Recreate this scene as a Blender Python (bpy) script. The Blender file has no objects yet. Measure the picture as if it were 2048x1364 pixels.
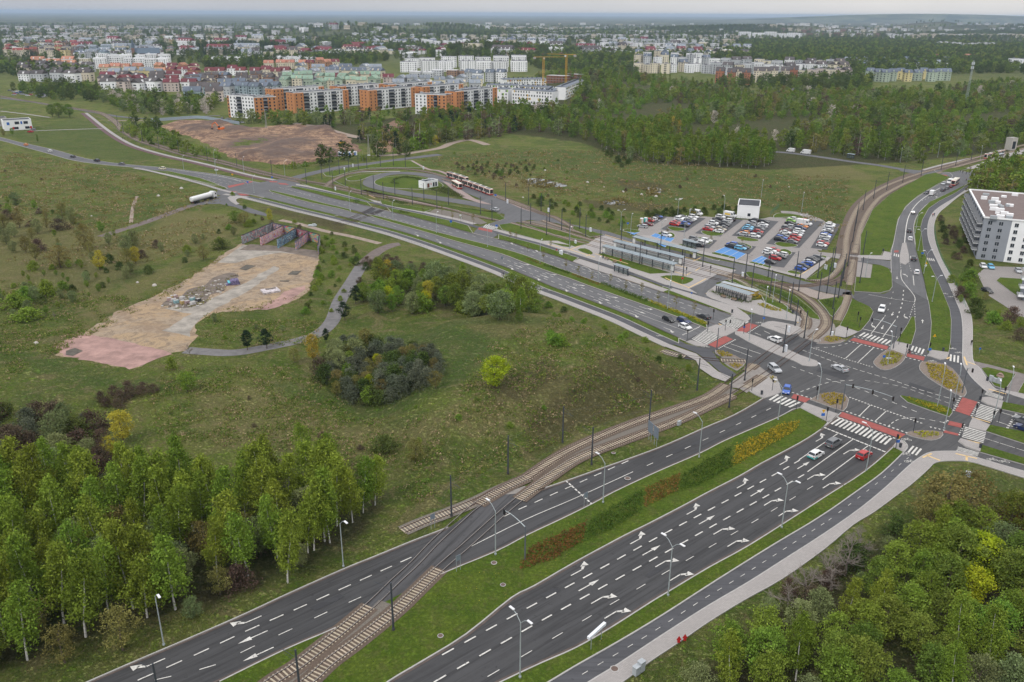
import bpy,bmesh,math,random
import numpy as np
from mathutils import Vector,Matrix

# ---------------------------------------------------------------- camera, sky, sun, exposure
SC=bpy.context.scene
F=1680.0;H=86.0;PITCH=math.atan(655/F);ROLL=math.radians(0.35)
cam_d=bpy.data.cameras.new("camera");cam=bpy.data.objects.new("camera",cam_d)
SC.collection.objects.link(cam);SC.camera=cam
cam_d.sensor_width=36.0;cam_d.lens=36*F/2048;cam_d.clip_start=1.0;cam_d.clip_end=90000.0
cam.matrix_world=Matrix.Translation((0,0,H))@Matrix.Rotation(math.pi/2-PITCH,4,'X')@Matrix.Rotation(ROLL,4,'Z')

SUN_EL,SUN_AZ=math.radians(48),math.radians(215)
world=bpy.data.worlds.new("World");SC.world=world;world.use_nodes=True
wn=world.node_tree;wn.nodes.clear()
w_out=wn.nodes.new("ShaderNodeOutputWorld");w_bg=wn.nodes.new("ShaderNodeBackground")
w_sky=wn.nodes.new("ShaderNodeTexSky");w_sky.sky_type='NISHITA';w_sky.sun_disc=False
w_sky.sun_elevation=SUN_EL;w_sky.sun_rotation=SUN_AZ;w_sky.altitude=100
w_sky.air_density=1.0;w_sky.dust_density=4.0
w_tc=wn.nodes.new("ShaderNodeTexCoord");w_map=wn.nodes.new("ShaderNodeMapping")
w_map.inputs['Scale'].default_value=(1.0,1.0,5.0)
w_no=wn.nodes.new("ShaderNodeTexNoise");w_no.inputs['Scale'].default_value=2.2;w_no.inputs['Detail'].default_value=6
w_cr=wn.nodes.new("ShaderNodeValToRGB")
w_cr.color_ramp.elements[0].position=0.32;w_cr.color_ramp.elements[0].color=(5.0,5.1,5.3,1)
w_cr.color_ramp.elements[1].position=0.72;w_cr.color_ramp.elements[1].color=(6.3,6.2,6.2,1)
# the cloud cover thins towards the north east, where it is paler and warmer
w_dot=wn.nodes.new("ShaderNodeVectorMath");w_dot.operation='DOT_PRODUCT';w_dot.inputs[1].default_value=(0.87,0.5,0.0)
w_rg=wn.nodes.new("ShaderNodeMapRange");w_rg.inputs[1].default_value=-0.2;w_rg.inputs[2].default_value=0.95;w_rg.inputs[3].default_value=0.0;w_rg.inputs[4].default_value=1.0
w_tint=wn.nodes.new("ShaderNodeMixRGB");w_tint.inputs[1].default_value=(0.84,0.88,0.97,1);w_tint.inputs[2].default_value=(1.55,1.50,1.42,1)
w_mu=wn.nodes.new("ShaderNodeMixRGB");w_mu.blend_type='MULTIPLY';w_mu.inputs[0].default_value=1.0
w_mix=wn.nodes.new("ShaderNodeMixRGB");w_mix.inputs[0].default_value=0.93
wn.links.new(w_tc.outputs['Generated'],w_map.inputs['Vector']);wn.links.new(w_map.outputs[0],w_no.inputs['Vector'])
wn.links.new(w_no.outputs['Fac'],w_cr.inputs[0]);wn.links.new(w_sky.outputs[0],w_mix.inputs[1]);wn.links.new(w_tc.outputs['Generated'],w_dot.inputs[0]);wn.links.new(w_dot.outputs['Value'],w_rg.inputs[0]);wn.links.new(w_rg.outputs[0],w_tint.inputs[0]);wn.links.new(w_cr.outputs[0],w_mu.inputs[1]);wn.links.new(w_tint.outputs[0],w_mu.inputs[2]);wn.links.new(w_mu.outputs[0],w_mix.inputs[2])
# overcast sky: three times brighter overhead than at the horizon
w_sep=wn.nodes.new("ShaderNodeSeparateXYZ");wn.links.new(w_tc.outputs['Generated'],w_sep.inputs[0])
w_cl=wn.nodes.new("ShaderNodeMath");w_cl.operation='MAXIMUM';w_cl.inputs[1].default_value=0.0;wn.links.new(w_sep.outputs['Z'],w_cl.inputs[0])
w_ma=wn.nodes.new("ShaderNodeMath");w_ma.operation='MULTIPLY_ADD';w_ma.inputs[1].default_value=2.0;w_ma.inputs[2].default_value=1.0;wn.links.new(w_cl.outputs[0],w_ma.inputs[0])
w_vm=wn.nodes.new("ShaderNodeVectorMath");w_vm.operation='SCALE';wn.links.new(w_mix.outputs[0],w_vm.inputs[0]);wn.links.new(w_ma.outputs[0],w_vm.inputs['Scale'])
wn.links.new(w_vm.outputs[0],w_bg.inputs['Color']);w_bg.inputs['Strength'].default_value=0.085
wn.links.new(w_bg.outputs[0],w_out.inputs['Surface'])

sun_d=bpy.data.lights.new("sun",'SUN');sun_d.energy=1.5;sun_d.angle=math.radians(10);sun_d.color=(1.0,0.96,0.9)
sun=bpy.data.objects.new("sun",sun_d);SC.collection.objects.link(sun)
# sky sun_rotation is clockwise from +Y; light travels along local -Z
sdir=Vector((math.sin(SUN_AZ)*math.cos(SUN_EL),math.cos(SUN_AZ)*math.cos(SUN_EL),math.sin(SUN_EL)))
sun.rotation_euler=sdir.to_track_quat('Z','Y').to_euler();sun.location=sdir*200
vs=SC.view_settings;vs.view_transform='Standard';vs.look='None';vs.gamma=1.0;vs.exposure=0.22;vs.use_curve_mapping=False
SC.cycles.max_bounces=5;SC.cycles.diffuse_bounces=2;SC.cycles.glossy_bounces=2;SC.cycles.transparent_max_bounces=8
SC.cycles.volume_bounces=0;SC.cycles.use_denoising=True

RN=random.Random(11)
COL=SC.collection

# ---------------------------------------------------------------- photograph pixel -> place on the ground (height z)
_cp,_sp,_cr,_sr=math.cos(PITCH),math.sin(PITCH),math.cos(ROLL),math.sin(ROLL)
def P(x,y,z=0.0):
    u=(x-1024)/F;v=(682-y)/F
    u,v=u*_cr-v*_sr,u*_sr+v*_cr
    dx,dy,dz=u,_cp+v*_sp,-_sp+v*_cp
    t=(z-H)/dz
    return(dx*t,dy*t)
def PP(pts,z=0.0):return[P(a,b,z)for a,b in pts]

# ---------------------------------------------------------------- materials
def s2l(c):
    c=c/255.0
    return c/12.92 if c<=0.04045 else((c+0.055)/1.055)**2.4
def lin(t):return(s2l(t[0]),s2l(t[1]),s2l(t[2]),1.0)
MATS={}
def new_mat(name):
    m=bpy.data.materials.new(name);m.use_nodes=True
    nt=m.node_tree;b=nt.nodes['Principled BSDF']
    return m,nt,b
def mat(name,col,rough=0.7,metal=0.0,var=0.12,scale=1.5,bump=0.0,coord='Object',detail=4.0,objvar=0.0,spec=0.3):
    """Plain coloured surface with procedural mottling; col is linear rgb."""
    if name in MATS:return MATS[name]
    m,nt,b=new_mat(name)
    b.inputs['Roughness'].default_value=rough;b.inputs['Metallic'].default_value=metal
    b.inputs['Specular IOR Level'].default_value=spec
    tc=nt.nodes.new('ShaderNodeTexCoord');no=nt.nodes.new('ShaderNodeTexNoise')
    no.inputs['Scale'].default_value=scale;no.inputs['Detail'].default_value=detail;no.inputs['Roughness'].default_value=0.65
    nt.links.new(tc.outputs[coord],no.inputs['Vector'])
    r=nt.nodes.new('ShaderNodeValToRGB')
    r.color_ramp.elements[0].position=0.3;r.color_ramp.elements[1].position=0.7
    r.color_ramp.elements[0].color=(col[0]*(1-var),col[1]*(1-var),col[2]*(1-var),1)
    r.color_ramp.elements[1].color=(min(1,col[0]*(1+var)),min(1,col[1]*(1+var)),min(1,col[2]*(1+var)),1)
    nt.links.new(no.outputs['Fac'],r.inputs[0])
    out=r.outputs[0]
    if objvar>0:
        oi=nt.nodes.new('ShaderNodeObjectInfo');hs=nt.nodes.new('ShaderNodeHueSaturation')
        mr=nt.nodes.new('ShaderNodeMapRange');mr.inputs[3].default_value=1-objvar;mr.inputs[4].default_value=1+objvar
        mh=nt.nodes.new('ShaderNodeMapRange');mh.inputs[3].default_value=0.5-objvar*0.06;mh.inputs[4].default_value=0.5+objvar*0.05
        ma=nt.nodes.new('ShaderNodeMath');ma.operation='MULTIPLY';ma.inputs[1].default_value=7.31
        mf=nt.nodes.new('ShaderNodeMath');mf.operation='FRACT'
        nt.links.new(oi.outputs['Random'],mr.inputs[0]);nt.links.new(oi.outputs['Random'],ma.inputs[0]);nt.links.new(ma.outputs[0],mf.inputs[0]);nt.links.new(mf.outputs[0],mh.inputs[0])
        nt.links.new(out,hs.inputs['Color']);nt.links.new(mr.outputs[0],hs.inputs['Value']);nt.links.new(mh.outputs[0],hs.inputs['Hue'])
        out=hs.outputs[0]
    nt.links.new(out,b.inputs['Base Color'])
    if bump>0:
        bu=nt.nodes.new('ShaderNodeBump');bu.inputs['Strength'].default_value=bump;bu.inputs['Distance'].default_value=0.1
        nt.links.new(no.outputs['Fac'],bu.inputs['Height']);nt.links.new(bu.outputs[0],b.inputs['Normal'])
    MATS[name]=m
    return m

def noise_layer(nt,vec,scale,detail=5.0,rough=0.6,lo=0.35,hi=0.65,dist=0.0):
    no=nt.nodes.new('ShaderNodeTexNoise');no.inputs['Scale'].default_value=scale
    no.inputs['Detail'].default_value=detail;no.inputs['Roughness'].default_value=rough;no.inputs['Distortion'].default_value=dist
    nt.links.new(vec,no.inputs['Vector'])
    mr=nt.nodes.new('ShaderNodeMapRange');mr.inputs[1].default_value=lo;mr.inputs[2].default_value=hi
    mr.interpolation_type='SMOOTHSTEP'
    nt.links.new(no.outputs['Fac'],mr.inputs[0])
    return mr.outputs[0]
def mixc(nt,f,a,b):
    m=nt.nodes.new('ShaderNodeMixRGB')
    if isinstance(f,(int,float)):m.inputs[0].default_value=f
    else:nt.links.new(f,m.inputs[0])
    for i,x in((1,a),(2,b)):
        if isinstance(x,tuple):m.inputs[i].default_value=(x[0],x[1],x[2],1)
        else:nt.links.new(x,m.inputs[i])
    return m.outputs[0]
def mul(nt,a,b):
    m=nt.nodes.new('ShaderNodeMath');m.operation='MULTIPLY'
    for i,x in((0,a),(1,b)):
        if isinstance(x,(int,float)):m.inputs[i].default_value=x
        else:nt.links.new(x,m.inputs[i])
    return m.outputs[0]

def asphalt_mat(name,base,rot=0.0,streak=0.45):
    m,nt,b=new_mat(name);b.inputs['Roughness'].default_value=0.85;b.inputs['Specular IOR Level'].default_value=0.3
    tc=nt.nodes.new('ShaderNodeTexCoord');v=tc.outputs['Object']
    n1=noise_layer(nt,v,0.05,6,0.7);n2=noise_layer(nt,v,6.0,3,0.7,0.3,0.7);n3=noise_layer(nt,v,0.5,5,0.7)
    d=tuple(x*0.84 for x in base);l=tuple(x*1.15 for x in base)
    c=mixc(nt,n1,d,l);c=mixc(nt,mul(nt,n2,0.35),c,tuple(x*1.5 for x in base));c=mixc(nt,mul(nt,n3,0.3),c,tuple(x*0.75 for x in base))
    # wheel polish and dirt drawn out along the driving direction, old repairs across it
    mp=nt.nodes.new('ShaderNodeMapping');mp.inputs['Rotation'].default_value=(0,0,-rot);nt.links.new(v,mp.inputs[0])
    m2=nt.nodes.new('ShaderNodeMapping');m2.inputs['Scale'].default_value=(0.02,0.65,1);nt.links.new(mp.outputs[0],m2.inputs[0])
    s1=noise_layer(nt,m2.outputs[0],1.0,5,0.7,0.42,0.6);s2=noise_layer(nt,m2.outputs[0],2.3,4,0.7,0.5,0.62);s3=noise_layer(nt,v,0.9,3,0.5,0.66,0.7)
    c=mixc(nt,mul(nt,s1,streak),c,tuple(x*1.38 for x in base));c=mixc(nt,mul(nt,s2,streak),c,tuple(x*0.66 for x in base));c=mixc(nt,mul(nt,s3,0.5),c,tuple(x*0.5 for x in base))
    nt.links.new(c,b.inputs['Base Color']);MATS[name]=m
    return m
def _hd(a,b):a,b=P(*a),P(*b);return math.atan2(b[1]-a[1],b[0]-a[0])
M_ASPH=asphalt_mat('asphalt_dark',(0.041,0.0405,0.041),_hd((1148,1126),(1250,1071)),0.75);M_ASPHJ=asphalt_mat('asphalt_junction',(0.056,0.055,0.055),_hd((1148,1126),(1250,1071)),0.5);M_ASPHN=asphalt_mat('asphalt_north',(0.094,0.093,0.094),_hd((800,462),(1187,604)),0.5);M_ASPH2=asphalt_mat('asphalt_worn',(0.088,0.087,0.088),1.2,0.3)
M_CYC=asphalt_mat('asphalt_cycle_path',(0.060,0.060,0.064));M_PATCH=asphalt_mat('asphalt_patch',(0.034,0.034,0.036))

def paver_mat(name,c1,c2,joint,w=0.4,h=0.2):
    m,nt,b=new_mat(name);b.inputs['Roughness'].default_value=0.9
    tc=nt.nodes.new('ShaderNodeTexCoord');v=tc.outputs['Object']
    br=nt.nodes.new('ShaderNodeTexBrick');br.inputs['Scale'].default_value=1.0
    br.inputs['Brick Width'].default_value=w;br.inputs['Row Height'].default_value=h;br.inputs['Mortar Size'].default_value=0.012
    br.inputs['Color1'].default_value=(*c1,1);br.inputs['Color2'].default_value=(*c2,1);br.inputs['Mortar'].default_value=(*joint,1)
    nt.links.new(v,br.inputs['Vector'])
    n1=noise_layer(nt,v,0.18,6,0.7);n2=noise_layer(nt,v,2.2,4,0.7)
    c=mixc(nt,mul(nt,n1,0.3),br.outputs['Color'],tuple(x*0.62 for x in c1));c=mixc(nt,mul(nt,n2,0.18),c,tuple(x*0.7 for x in c1))
    nt.links.new(c,b.inputs['Base Color']);MATS[name]=m
    return m
M_PAVE=paver_mat('concrete_pavers',(0.33,0.305,0.285),(0.28,0.26,0.245),(0.14,0.125,0.11))
M_PAVE2=paver_mat('lot_pavers',(0.26,0.235,0.215),(0.225,0.205,0.19),(0.11,0.1,0.09),0.3,0.2)
M_PAVE_RED=paver_mat('maroon_pavers',(0.115,0.055,0.055),(0.09,0.045,0.048),(0.05,0.03,0.03))
M_KERB=mat('kerb_stone',(0.33,0.315,0.295),0.9,var=0.14,scale=0.9)
m,nt,b=new_mat('road_paint_white');b.inputs['Roughness'].default_value=0.8;v=nt.nodes.new('ShaderNodeTexCoord').outputs['Object']
c=mixc(nt,noise_layer(nt,v,0.7,8,0.85,0.35,0.65),(0.60,0.58,0.53),(0.40,0.385,0.35));c=mixc(nt,noise_layer(nt,v,2.2,6,0.85,0.55,0.62),c,(0.15,0.145,0.14))
nt.links.new(c,b.inputs['Base Color']);M_WHITE=MATS['road_paint_white']=m
M_YEL=mat('tactile_yellow',(0.55,0.39,0.19),0.85,var=0.12,scale=2)
M_REDP=mat('cycle_crossing_red',(0.25,0.066,0.056),0.85,var=0.2,scale=0.9,detail=8)
M_BLUEP=mat('bay_paint_blue',(0.075,0.20,0.42),0.85,var=0.15,scale=0.8)
M_BALLAST=mat('track_ballast',(0.098,0.072,0.054),0.95,var=0.35,scale=5,bump=0.8,detail=8)
M_BALLAST2=mat('grey_ballast',(0.135,0.118,0.098),0.95,var=0.35,scale=5,bump=0.8,detail=8)
M_RAIL=mat('rusty_rail',(0.085,0.052,0.040),0.5,0.3,var=0.2,scale=2)
M_RAILS=mat('rail_running_steel',(0.24,0.22,0.20),0.35,0.6)
M_SLEEP=mat('concrete_sleeper',(0.34,0.285,0.21),0.9,var=0.2,scale=3,objvar=0.15)
M_SLAB=mat('track_slab_concrete',(0.20,0.18,0.16),0.9,var=0.22,scale=0.7,detail=8)

def grass_mat(name,c1,c2,c3,f3=0.3,fine=1.0):
    m,nt,b=new_mat(name);b.inputs['Roughness'].default_value=0.95;b.inputs['Specular IOR Level'].default_value=0.1
    tc=nt.nodes.new('ShaderNodeTexCoord');v=tc.outputs['Object']
    a=noise_layer(nt,v,0.12,6,0.7,0.35,0.65);d=noise_layer(nt,v,1.7*fine,5,0.85,0.38,0.62);e=noise_layer(nt,v,0.4,6,0.8,0.48,0.62)
    c=mixc(nt,a,c1,c2);c=mixc(nt,mul(nt,e,f3),c,c3)
    c=mixc(nt,mul(nt,d,0.6),c,tuple(x*0.4 for x in c1))
    nt.links.new(c,b.inputs['Base Color'])
    bu=nt.nodes.new('ShaderNodeBump');bu.inputs['Strength'].default_value=0.7;bu.inputs['Distance'].default_value=0.25
    nt.links.new(d,bu.inputs['Height']);nt.links.new(bu.outputs[0],b.inputs['Normal'])
    MATS[name]=m
    return m
M_LAWN=grass_mat('verge_grass',(0.070,0.120,0.012),(0.112,0.155,0.020),(0.130,0.118,0.045),0.45)

# ---------------------------------------------------------------- mesh helpers
class MB:
    """collects boxes, prisms and tubes, then links them as ONE mesh object"""
    def __init__(s):s.v=[];s.f=[];s.m=[]
    def add(s,vs,fs,mi=0):
        o=len(s.v);s.v+=[tuple(p)for p in vs]
        s.f+=[tuple(i+o for i in f)for f in fs];s.m+=[mi]*len(fs)
        return s
    def box(s,cx,cy,cz,lx,ly,lz,rz=0.0,mi=0):
        c,n=math.cos(rz),math.sin(rz);vs=[]
        for dz in(-lz/2,lz/2):
            for dx,dy in((-lx/2,-ly/2),(lx/2,-ly/2),(lx/2,ly/2),(-lx/2,ly/2)):
                vs.append((cx+dx*c-dy*n,cy+dx*n+dy*c,cz+dz))
        return s.add(vs,[(3,2,1,0),(4,5,6,7),(0,1,5,4),(1,2,6,5),(2,3,7,6),(3,0,4,7)],mi)
    def prism(s,pts,z0,z1,mi=0,bottom=True):
        n=len(pts);vs=[(p[0],p[1],z0)for p in pts]+[(p[0],p[1],z1)for p in pts]
        a=sum(pts[i][0]*pts[(i+1)%n][1]-pts[(i+1)%n][0]*pts[i][1]for i in range(n))
        fs=[tuple(range(n,2*n))]+[(i,(i+1)%n,n+(i+1)%n,n+i)for i in range(n)]
        if bottom:fs.append(tuple(reversed(range(n))))
        if a<0:fs=[tuple(reversed(f))for f in fs]
        return s.add(vs,fs,mi)
    def tube(s,p,q,r0,r1=None,n=6,mi=0,caps=True):
        r1=r0 if r1 is None else r1
        p,q=Vector(p),Vector(q);d=(q-p)
        if d.length<1e-6:return s
        d.normalize();a=d.orthogonal().normalized();b=d.cross(a)
        vs=[p+(a*math.cos(2*math.pi*i/n)+b*math.sin(2*math.pi*i/n))*r0 for i in range(n)]
        vs+=[q+(a*math.cos(2*math.pi*i/n)+b*math.sin(2*math.pi*i/n))*r1 for i in range(n)]
        fs=[(i,(i+1)%n,n+(i+1)%n,n+i)for i in range(n)]
        if caps:fs+=[tuple(reversed(range(n))),tuple(range(n,2*n))]
        return s.add(vs,fs,mi)
    def frustum(s,b,t,z0,z1,mi=0):
        """b and t = (x0,x1,y0,y1) rectangles at z0 and z1"""
        vs=[(b[0],b[2],z0),(b[1],b[2],z0),(b[1],b[3],z0),(b[0],b[3],z0),(t[0],t[2],z1),(t[1],t[2],z1),(t[1],t[3],z1),(t[0],t[3],z1)]
        return s.add(vs,[(3,2,1,0),(4,5,6,7),(0,1,5,4),(1,2,6,5),(2,3,7,6),(3,0,4,7)],mi)
    def side_prism(s,prof,y0,y1,mi=0):
        """profile in x,z pushed along y"""
        n=len(prof);vs=[(p[0],y0,p[1])for p in prof]+[(p[0],y1,p[1])for p in prof]
        a=sum(prof[i][0]*prof[(i+1)%n][1]-prof[(i+1)%n][0]*prof[i][1]for i in range(n))
        fs=[tuple(range(n)),tuple(reversed(range(n,2*n)))]+[((i+1)%n,i,n+i,n+(i+1)%n)for i in range(n)]
        if a<0:fs=[tuple(reversed(f))for f in fs]
        return s.add(vs,fs,mi)
    def mesh(s,name,mats,bevel=0.0,smooth=False):
        me=bpy.data.meshes.new(name);me.from_pydata(s.v,[],s.f)
        for m in(mats if isinstance(mats,(list,tuple))else[mats]):me.materials.append(m)
        me.polygons.foreach_set('material_index',s.m)
        if bevel>0:
            bm=bmesh.new();bm.from_mesh(me)
            bmesh.ops.bevel(bm,geom=[e for e in bm.edges if e.calc_face_angle(0)>0.6],offset=bevel,segments=2,affect='EDGES',profile=0.6)
            bm.to_mesh(me);bm.free()
        if smooth:me.polygons.foreach_set('use_smooth',[True]*len(me.polygons))
        me.update()
        return me
    def build(s,name,mats,parent=None,bevel=0.0,smooth=False,**props):
        return link(name,s.mesh(name,mats,bevel,smooth),parent,**props)
def link(name,data,parent=None,**props):
    o=bpy.data.objects.new(name,data);COL.objects.link(o)
    if parent is not None:o.parent=parent
    for k,v in props.items():o[k]=v
    return o
def empty(name,loc=(0,0,0),rz=0.0,**props):
    o=bpy.data.objects.new(name,None);COL.objects.link(o);o.location=loc;o.rotation_euler=(0,0,rz)
    o.empty_display_size=0.5
    for k,v in props.items():o[k]=v
    return o
def dup(root,loc,rz=0.0,sc=None):
    r=root.copy();COL.objects.link(r);r.location=loc;r.rotation_euler=(0,0,rz)
    if sc is not None:r.scale=(sc,sc,sc)if isinstance(sc,(int,float))else sc
    for ch in root.children:
        c=ch.copy();COL.objects.link(c);c.parent=r
        for g in ch.children:
            d=g.copy();COL.objects.link(d);d.parent=c
    return r

# every thing gets its label at the end: how it looks + which one it is, counted from a landmark
REG=[]
LAND={}
def landmark(text,x,y):LAND[text]=P(x,y)
def reg(o,desc,cat,group=None,label=None,base=None):
    o['category']=cat
    if group:o['group']=group
    if label:o['label']=label
    else:REG.append((o,desc))
_ONE="zeroth first second third fourth fifth sixth seventh eighth ninth tenth eleventh twelfth thirteenth fourteenth fifteenth sixteenth seventeenth eighteenth nineteenth".split()
_TEN=",,twenty,thirty,forty,fifty,sixty,seventy,eighty,ninety".split(',')
_CARD="zero one two three four five six seven eight nine".split()
def ordinal(n):
    if n<20:return _ONE[n]
    if n<100:
        t,u=divmod(n,10)
        return(_TEN[t][:-1]+'ieth')if u==0 else _TEN[t]+' '+_ONE[u]
    h,r=divmod(n,100)
    return _CARD[h]+' hundred'+('th' if r==0 else ' '+ordinal(r))
def write_labels():
    by={}
    for o,desc in REG:
        x,y=o.location.x,o.location.y
        lm=min(LAND,key=lambda k:(LAND[k][0]-x)**2+(LAND[k][1]-y)**2)
        by.setdefault((desc,lm),[]).append(((LAND[lm][0]-x)**2+(LAND[lm][1]-y)**2,o))
    for(desc,lm),l in by.items():
        l.sort(key=lambda t:t[0])
        for i,(_,o)in enumerate(l):
            if len(l)==1:o['label']=f"{desc}, nearest {lm}"
            else:o['label']=f"{desc}, {ordinal(i + 1) + ' ' if i else ''}nearest {lm}"

# ---------------------------------------------------------------- flat sheets, kerbs, islands
def sm(pts,n=4,closed=False):
    """Catmull-Rom through world points"""
    out=[];N=len(pts)
    rng=range(N)if closed else range(N-1)
    for i in rng:
        p0=pts[(i-1)%N]if closed or i>0 else pts[i];p1=pts[i];p2=pts[(i+1)%N]
        p3=pts[(i+2)%N]if closed or i+2<N else pts[(i+1)%N]
        for k in range(n):
            t=k/n;t2=t*t;t3=t2*t
            out.append(tuple(0.5*(2*p1[j]+(p2[j]-p0[j])*t+(2*p0[j]-5*p1[j]+4*p2[j]-p3[j])*t2+(3*p1[j]-p0[j]-3*p2[j]+p3[j])*t3)for j in(0,1)))
    if not closed:out.append(tuple(pts[-1][:2]))
    return out
def off(pts,d,closed=False):
    """offset a polyline to its left by d"""
    n=len(pts);out=[]
    for i in range(n):
        a=pts[i-1]if(i>0 or closed)else pts[i];b=pts[i];c=pts[(i+1)%n]if(i<n-1 or closed)else pts[i]
        v1=Vector((b[0]-a[0],b[1]-a[1]));v2=Vector((c[0]-b[0],c[1]-b[1]))
        if v1.length<1e-6:v1=v2
        if v2.length<1e-6:v2=v1
        v1.normalize();v2.normalize();n1=Vector((-v1.y,v1.x));n2=Vector((-v2.y,v2.x));m=n1+n2
        if m.length<0.3:m=n1
        m.normalize();k=min(2.0,1/max(0.5,m.dot(n1)))
        out.append((b[0]+m.x*d*k,b[1]+m.y*d*k))
    return out
_zl={}
def lay(base):
    _zl[base]=_zl.get(base,-1)+1
    return base+0.0025*_zl[base]
def sheet(name,pts,m,base=0.0,z=None,parent=None,**pr):
    """flat polygon, world points"""
    z=lay(base)if z is None else z
    mb=MB();n=len(pts)
    a=sum(pts[i][0]*pts[(i+1)%n][1]-pts[(i+1)%n][0]*pts[i][1]for i in range(n))
    if a<0:pts=pts[::-1]
    mb.add([(p[0],p[1],z)for p in pts],[tuple(range(n))])
    pr.setdefault('kind','structure')
    return mb.build(name,m,parent,**pr)
def ribbon(mb,pts,w,z,closed=False,mi=0,d=0.0):
    L=off(pts,d+w/2,closed);R_=off(pts,d-w/2,closed);n=len(pts)
    o=len(mb.v);mb.v+=[(p[0],p[1],z)for p in L]+[(p[0],p[1],z)for p in R_]
    for i in range(n if closed else n-1):
        j=(i+1)%n;mb.f.append((o+n+i,o+n+j,o+j,o+i));mb.m.append(mi)
def band(name,pts,w,m,base=0.0,d=0.0,**pr):
    mb=MB();ribbon(mb,pts,w,lay(base),d=d);pr.setdefault('kind','structure')
    return mb.build(name,m,**pr)
def band2(name,L,R_,m,base=0.0,**pr):return sheet(name,list(L)+list(R_)[::-1],m,base,**pr)
KERBS=MB()
def kerb(pts,closed=False,w=0.22,z=0.14,mb=None):
    mb=mb or KERBS
    L=off(pts,w/2,closed);R_=off(pts,-w/2,closed);n=len(pts);o=len(mb.v)
    for zz,Q in((z,L),(z,R_),(-0.15,L),(-0.15,R_)):mb.v+=[(p[0],p[1],zz)for p in Q]
    for i in range(n if closed else n-1):
        j=(i+1)%n
        for f in((o+n+i,o+n+j,o+j,o+i),(o+i,o+j,o+2*n+j,o+2*n+i),(o+n+j,o+n+i,o+3*n+i,o+3*n+j)):
            mb.f.append(f);mb.m.append(0)
def rag(pts,amp,step,seed=1):
    r=random.Random(seed);out=[]
    for i in range(len(pts)):
        a,b=pts[i],pts[(i+1)%len(pts)];L=math.dist(a,b);n=max(1,int(L/step))
        for k in range(n):t=k/n;out.append((a[0]+(b[0]-a[0])*t+r.uniform(-amp,amp),a[1]+(b[1]-a[1])*t+r.uniform(-amp,amp)))
    return out
def island(name,px,m,smooth=0,kb=True,z=None,world=False):
    pts=px if world else PP(px)
    if smooth:pts=sm(pts,smooth,True)
    if kb:kerb(pts,True)
    return sheet(name,pts,m,0.105,z=z)
# ================================================================ GROUND
def pdist(X,Y,poly):
    """signed distance, positive inside"""
    inside=np.zeros(X.shape,bool);dm=np.full(X.shape,1e18);n=len(poly)
    for i in range(n):
        x1,y1=poly[i];x2,y2=poly[(i+1)%n]
        dx,dy=x2-x1,y2-y1
        t=np.clip(((X-x1)*dx+(Y-y1)*dy)/(dx*dx+dy*dy+1e-12),0,1)
        dm=np.minimum(dm,(X-x1-t*dx)**2+(Y-y1-t*dy)**2)
        if y1!=y2:
            c=((y1>Y)!=(y2>Y))&(X<dx*(Y-y1)/(dy)+x1);inside^=c
    return np.where(inside,1,-1)*np.sqrt(dm)
def sstep(a,b,x):
    t=np.clip((x-a)/(b-a),0,1);return t*t*(3-2*t)
MOUND=PP([(1395,765),(1300,815),(1160,868),(1010,930),(900,985),(800,985),(730,880),(700,800),(760,700),(850,640),(1000,620),(1120,625),(1230,655),(1330,700)])
BANK=PP([(150,700),(60,640),(0,600),(-200,560),(-300,900),(0,960),(150,860),(330,820),(420,760),(330,750),(190,740)])
def hgt(x,y):
    X=np.asarray(x,float);Y=np.asarray(y,float)
    h=5.5*sstep(1.0,19.0,pdist(X,Y,MOUND))+1.5*sstep(2,20,pdist(X,Y,BANK))
    near=sstep(0.5,8,pdist(X,Y,MOUND))+sstep(1,8,pdist(X,Y,BANK))
    h=h+np.clip(near,0,1)*0.35*(np.sin(X*0.31+np.sin(Y*0.2)*2)*np.cos(Y*0.27+1.3))
    D=np.hypot(X,Y)
    # far hills
    for(px,py,hh,sx,sy)in FAR_HILLS:
        cx,cy=P(px,py);h=h+hh*np.exp(-((X-cx)/sx)**2-((Y-cy)/sy)**2)
    return h
FAR_HILLS=[(700,72,42,240,260),(870,62,30,300,300),(1480,64,26,500,300),(1600,62,30,400,280),(1880,58,55,300,300),(1960,62,40,500,300),
             (1700,44,95,1500,600),(1980,46,90,1800,600),(1000,128,10,60,90),(1180,175,12,60,80),(1020,110,12,120,120),(1300,130,10,130,90),
             (940,112,12,70,80),(480,100,12,200,80)]
def hz(x,y):return float(hgt(np.array([x]),np.array([y]))[0])
def PG(px,py):
    """photograph pixel -> place on the real terrain, hills included"""
    z=0.0
    if py>300:
        for _ in range(5):x,y=P(px,py,z);z=z*.4+hz(x,y)*.6
    return P(px,py,z)

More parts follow.
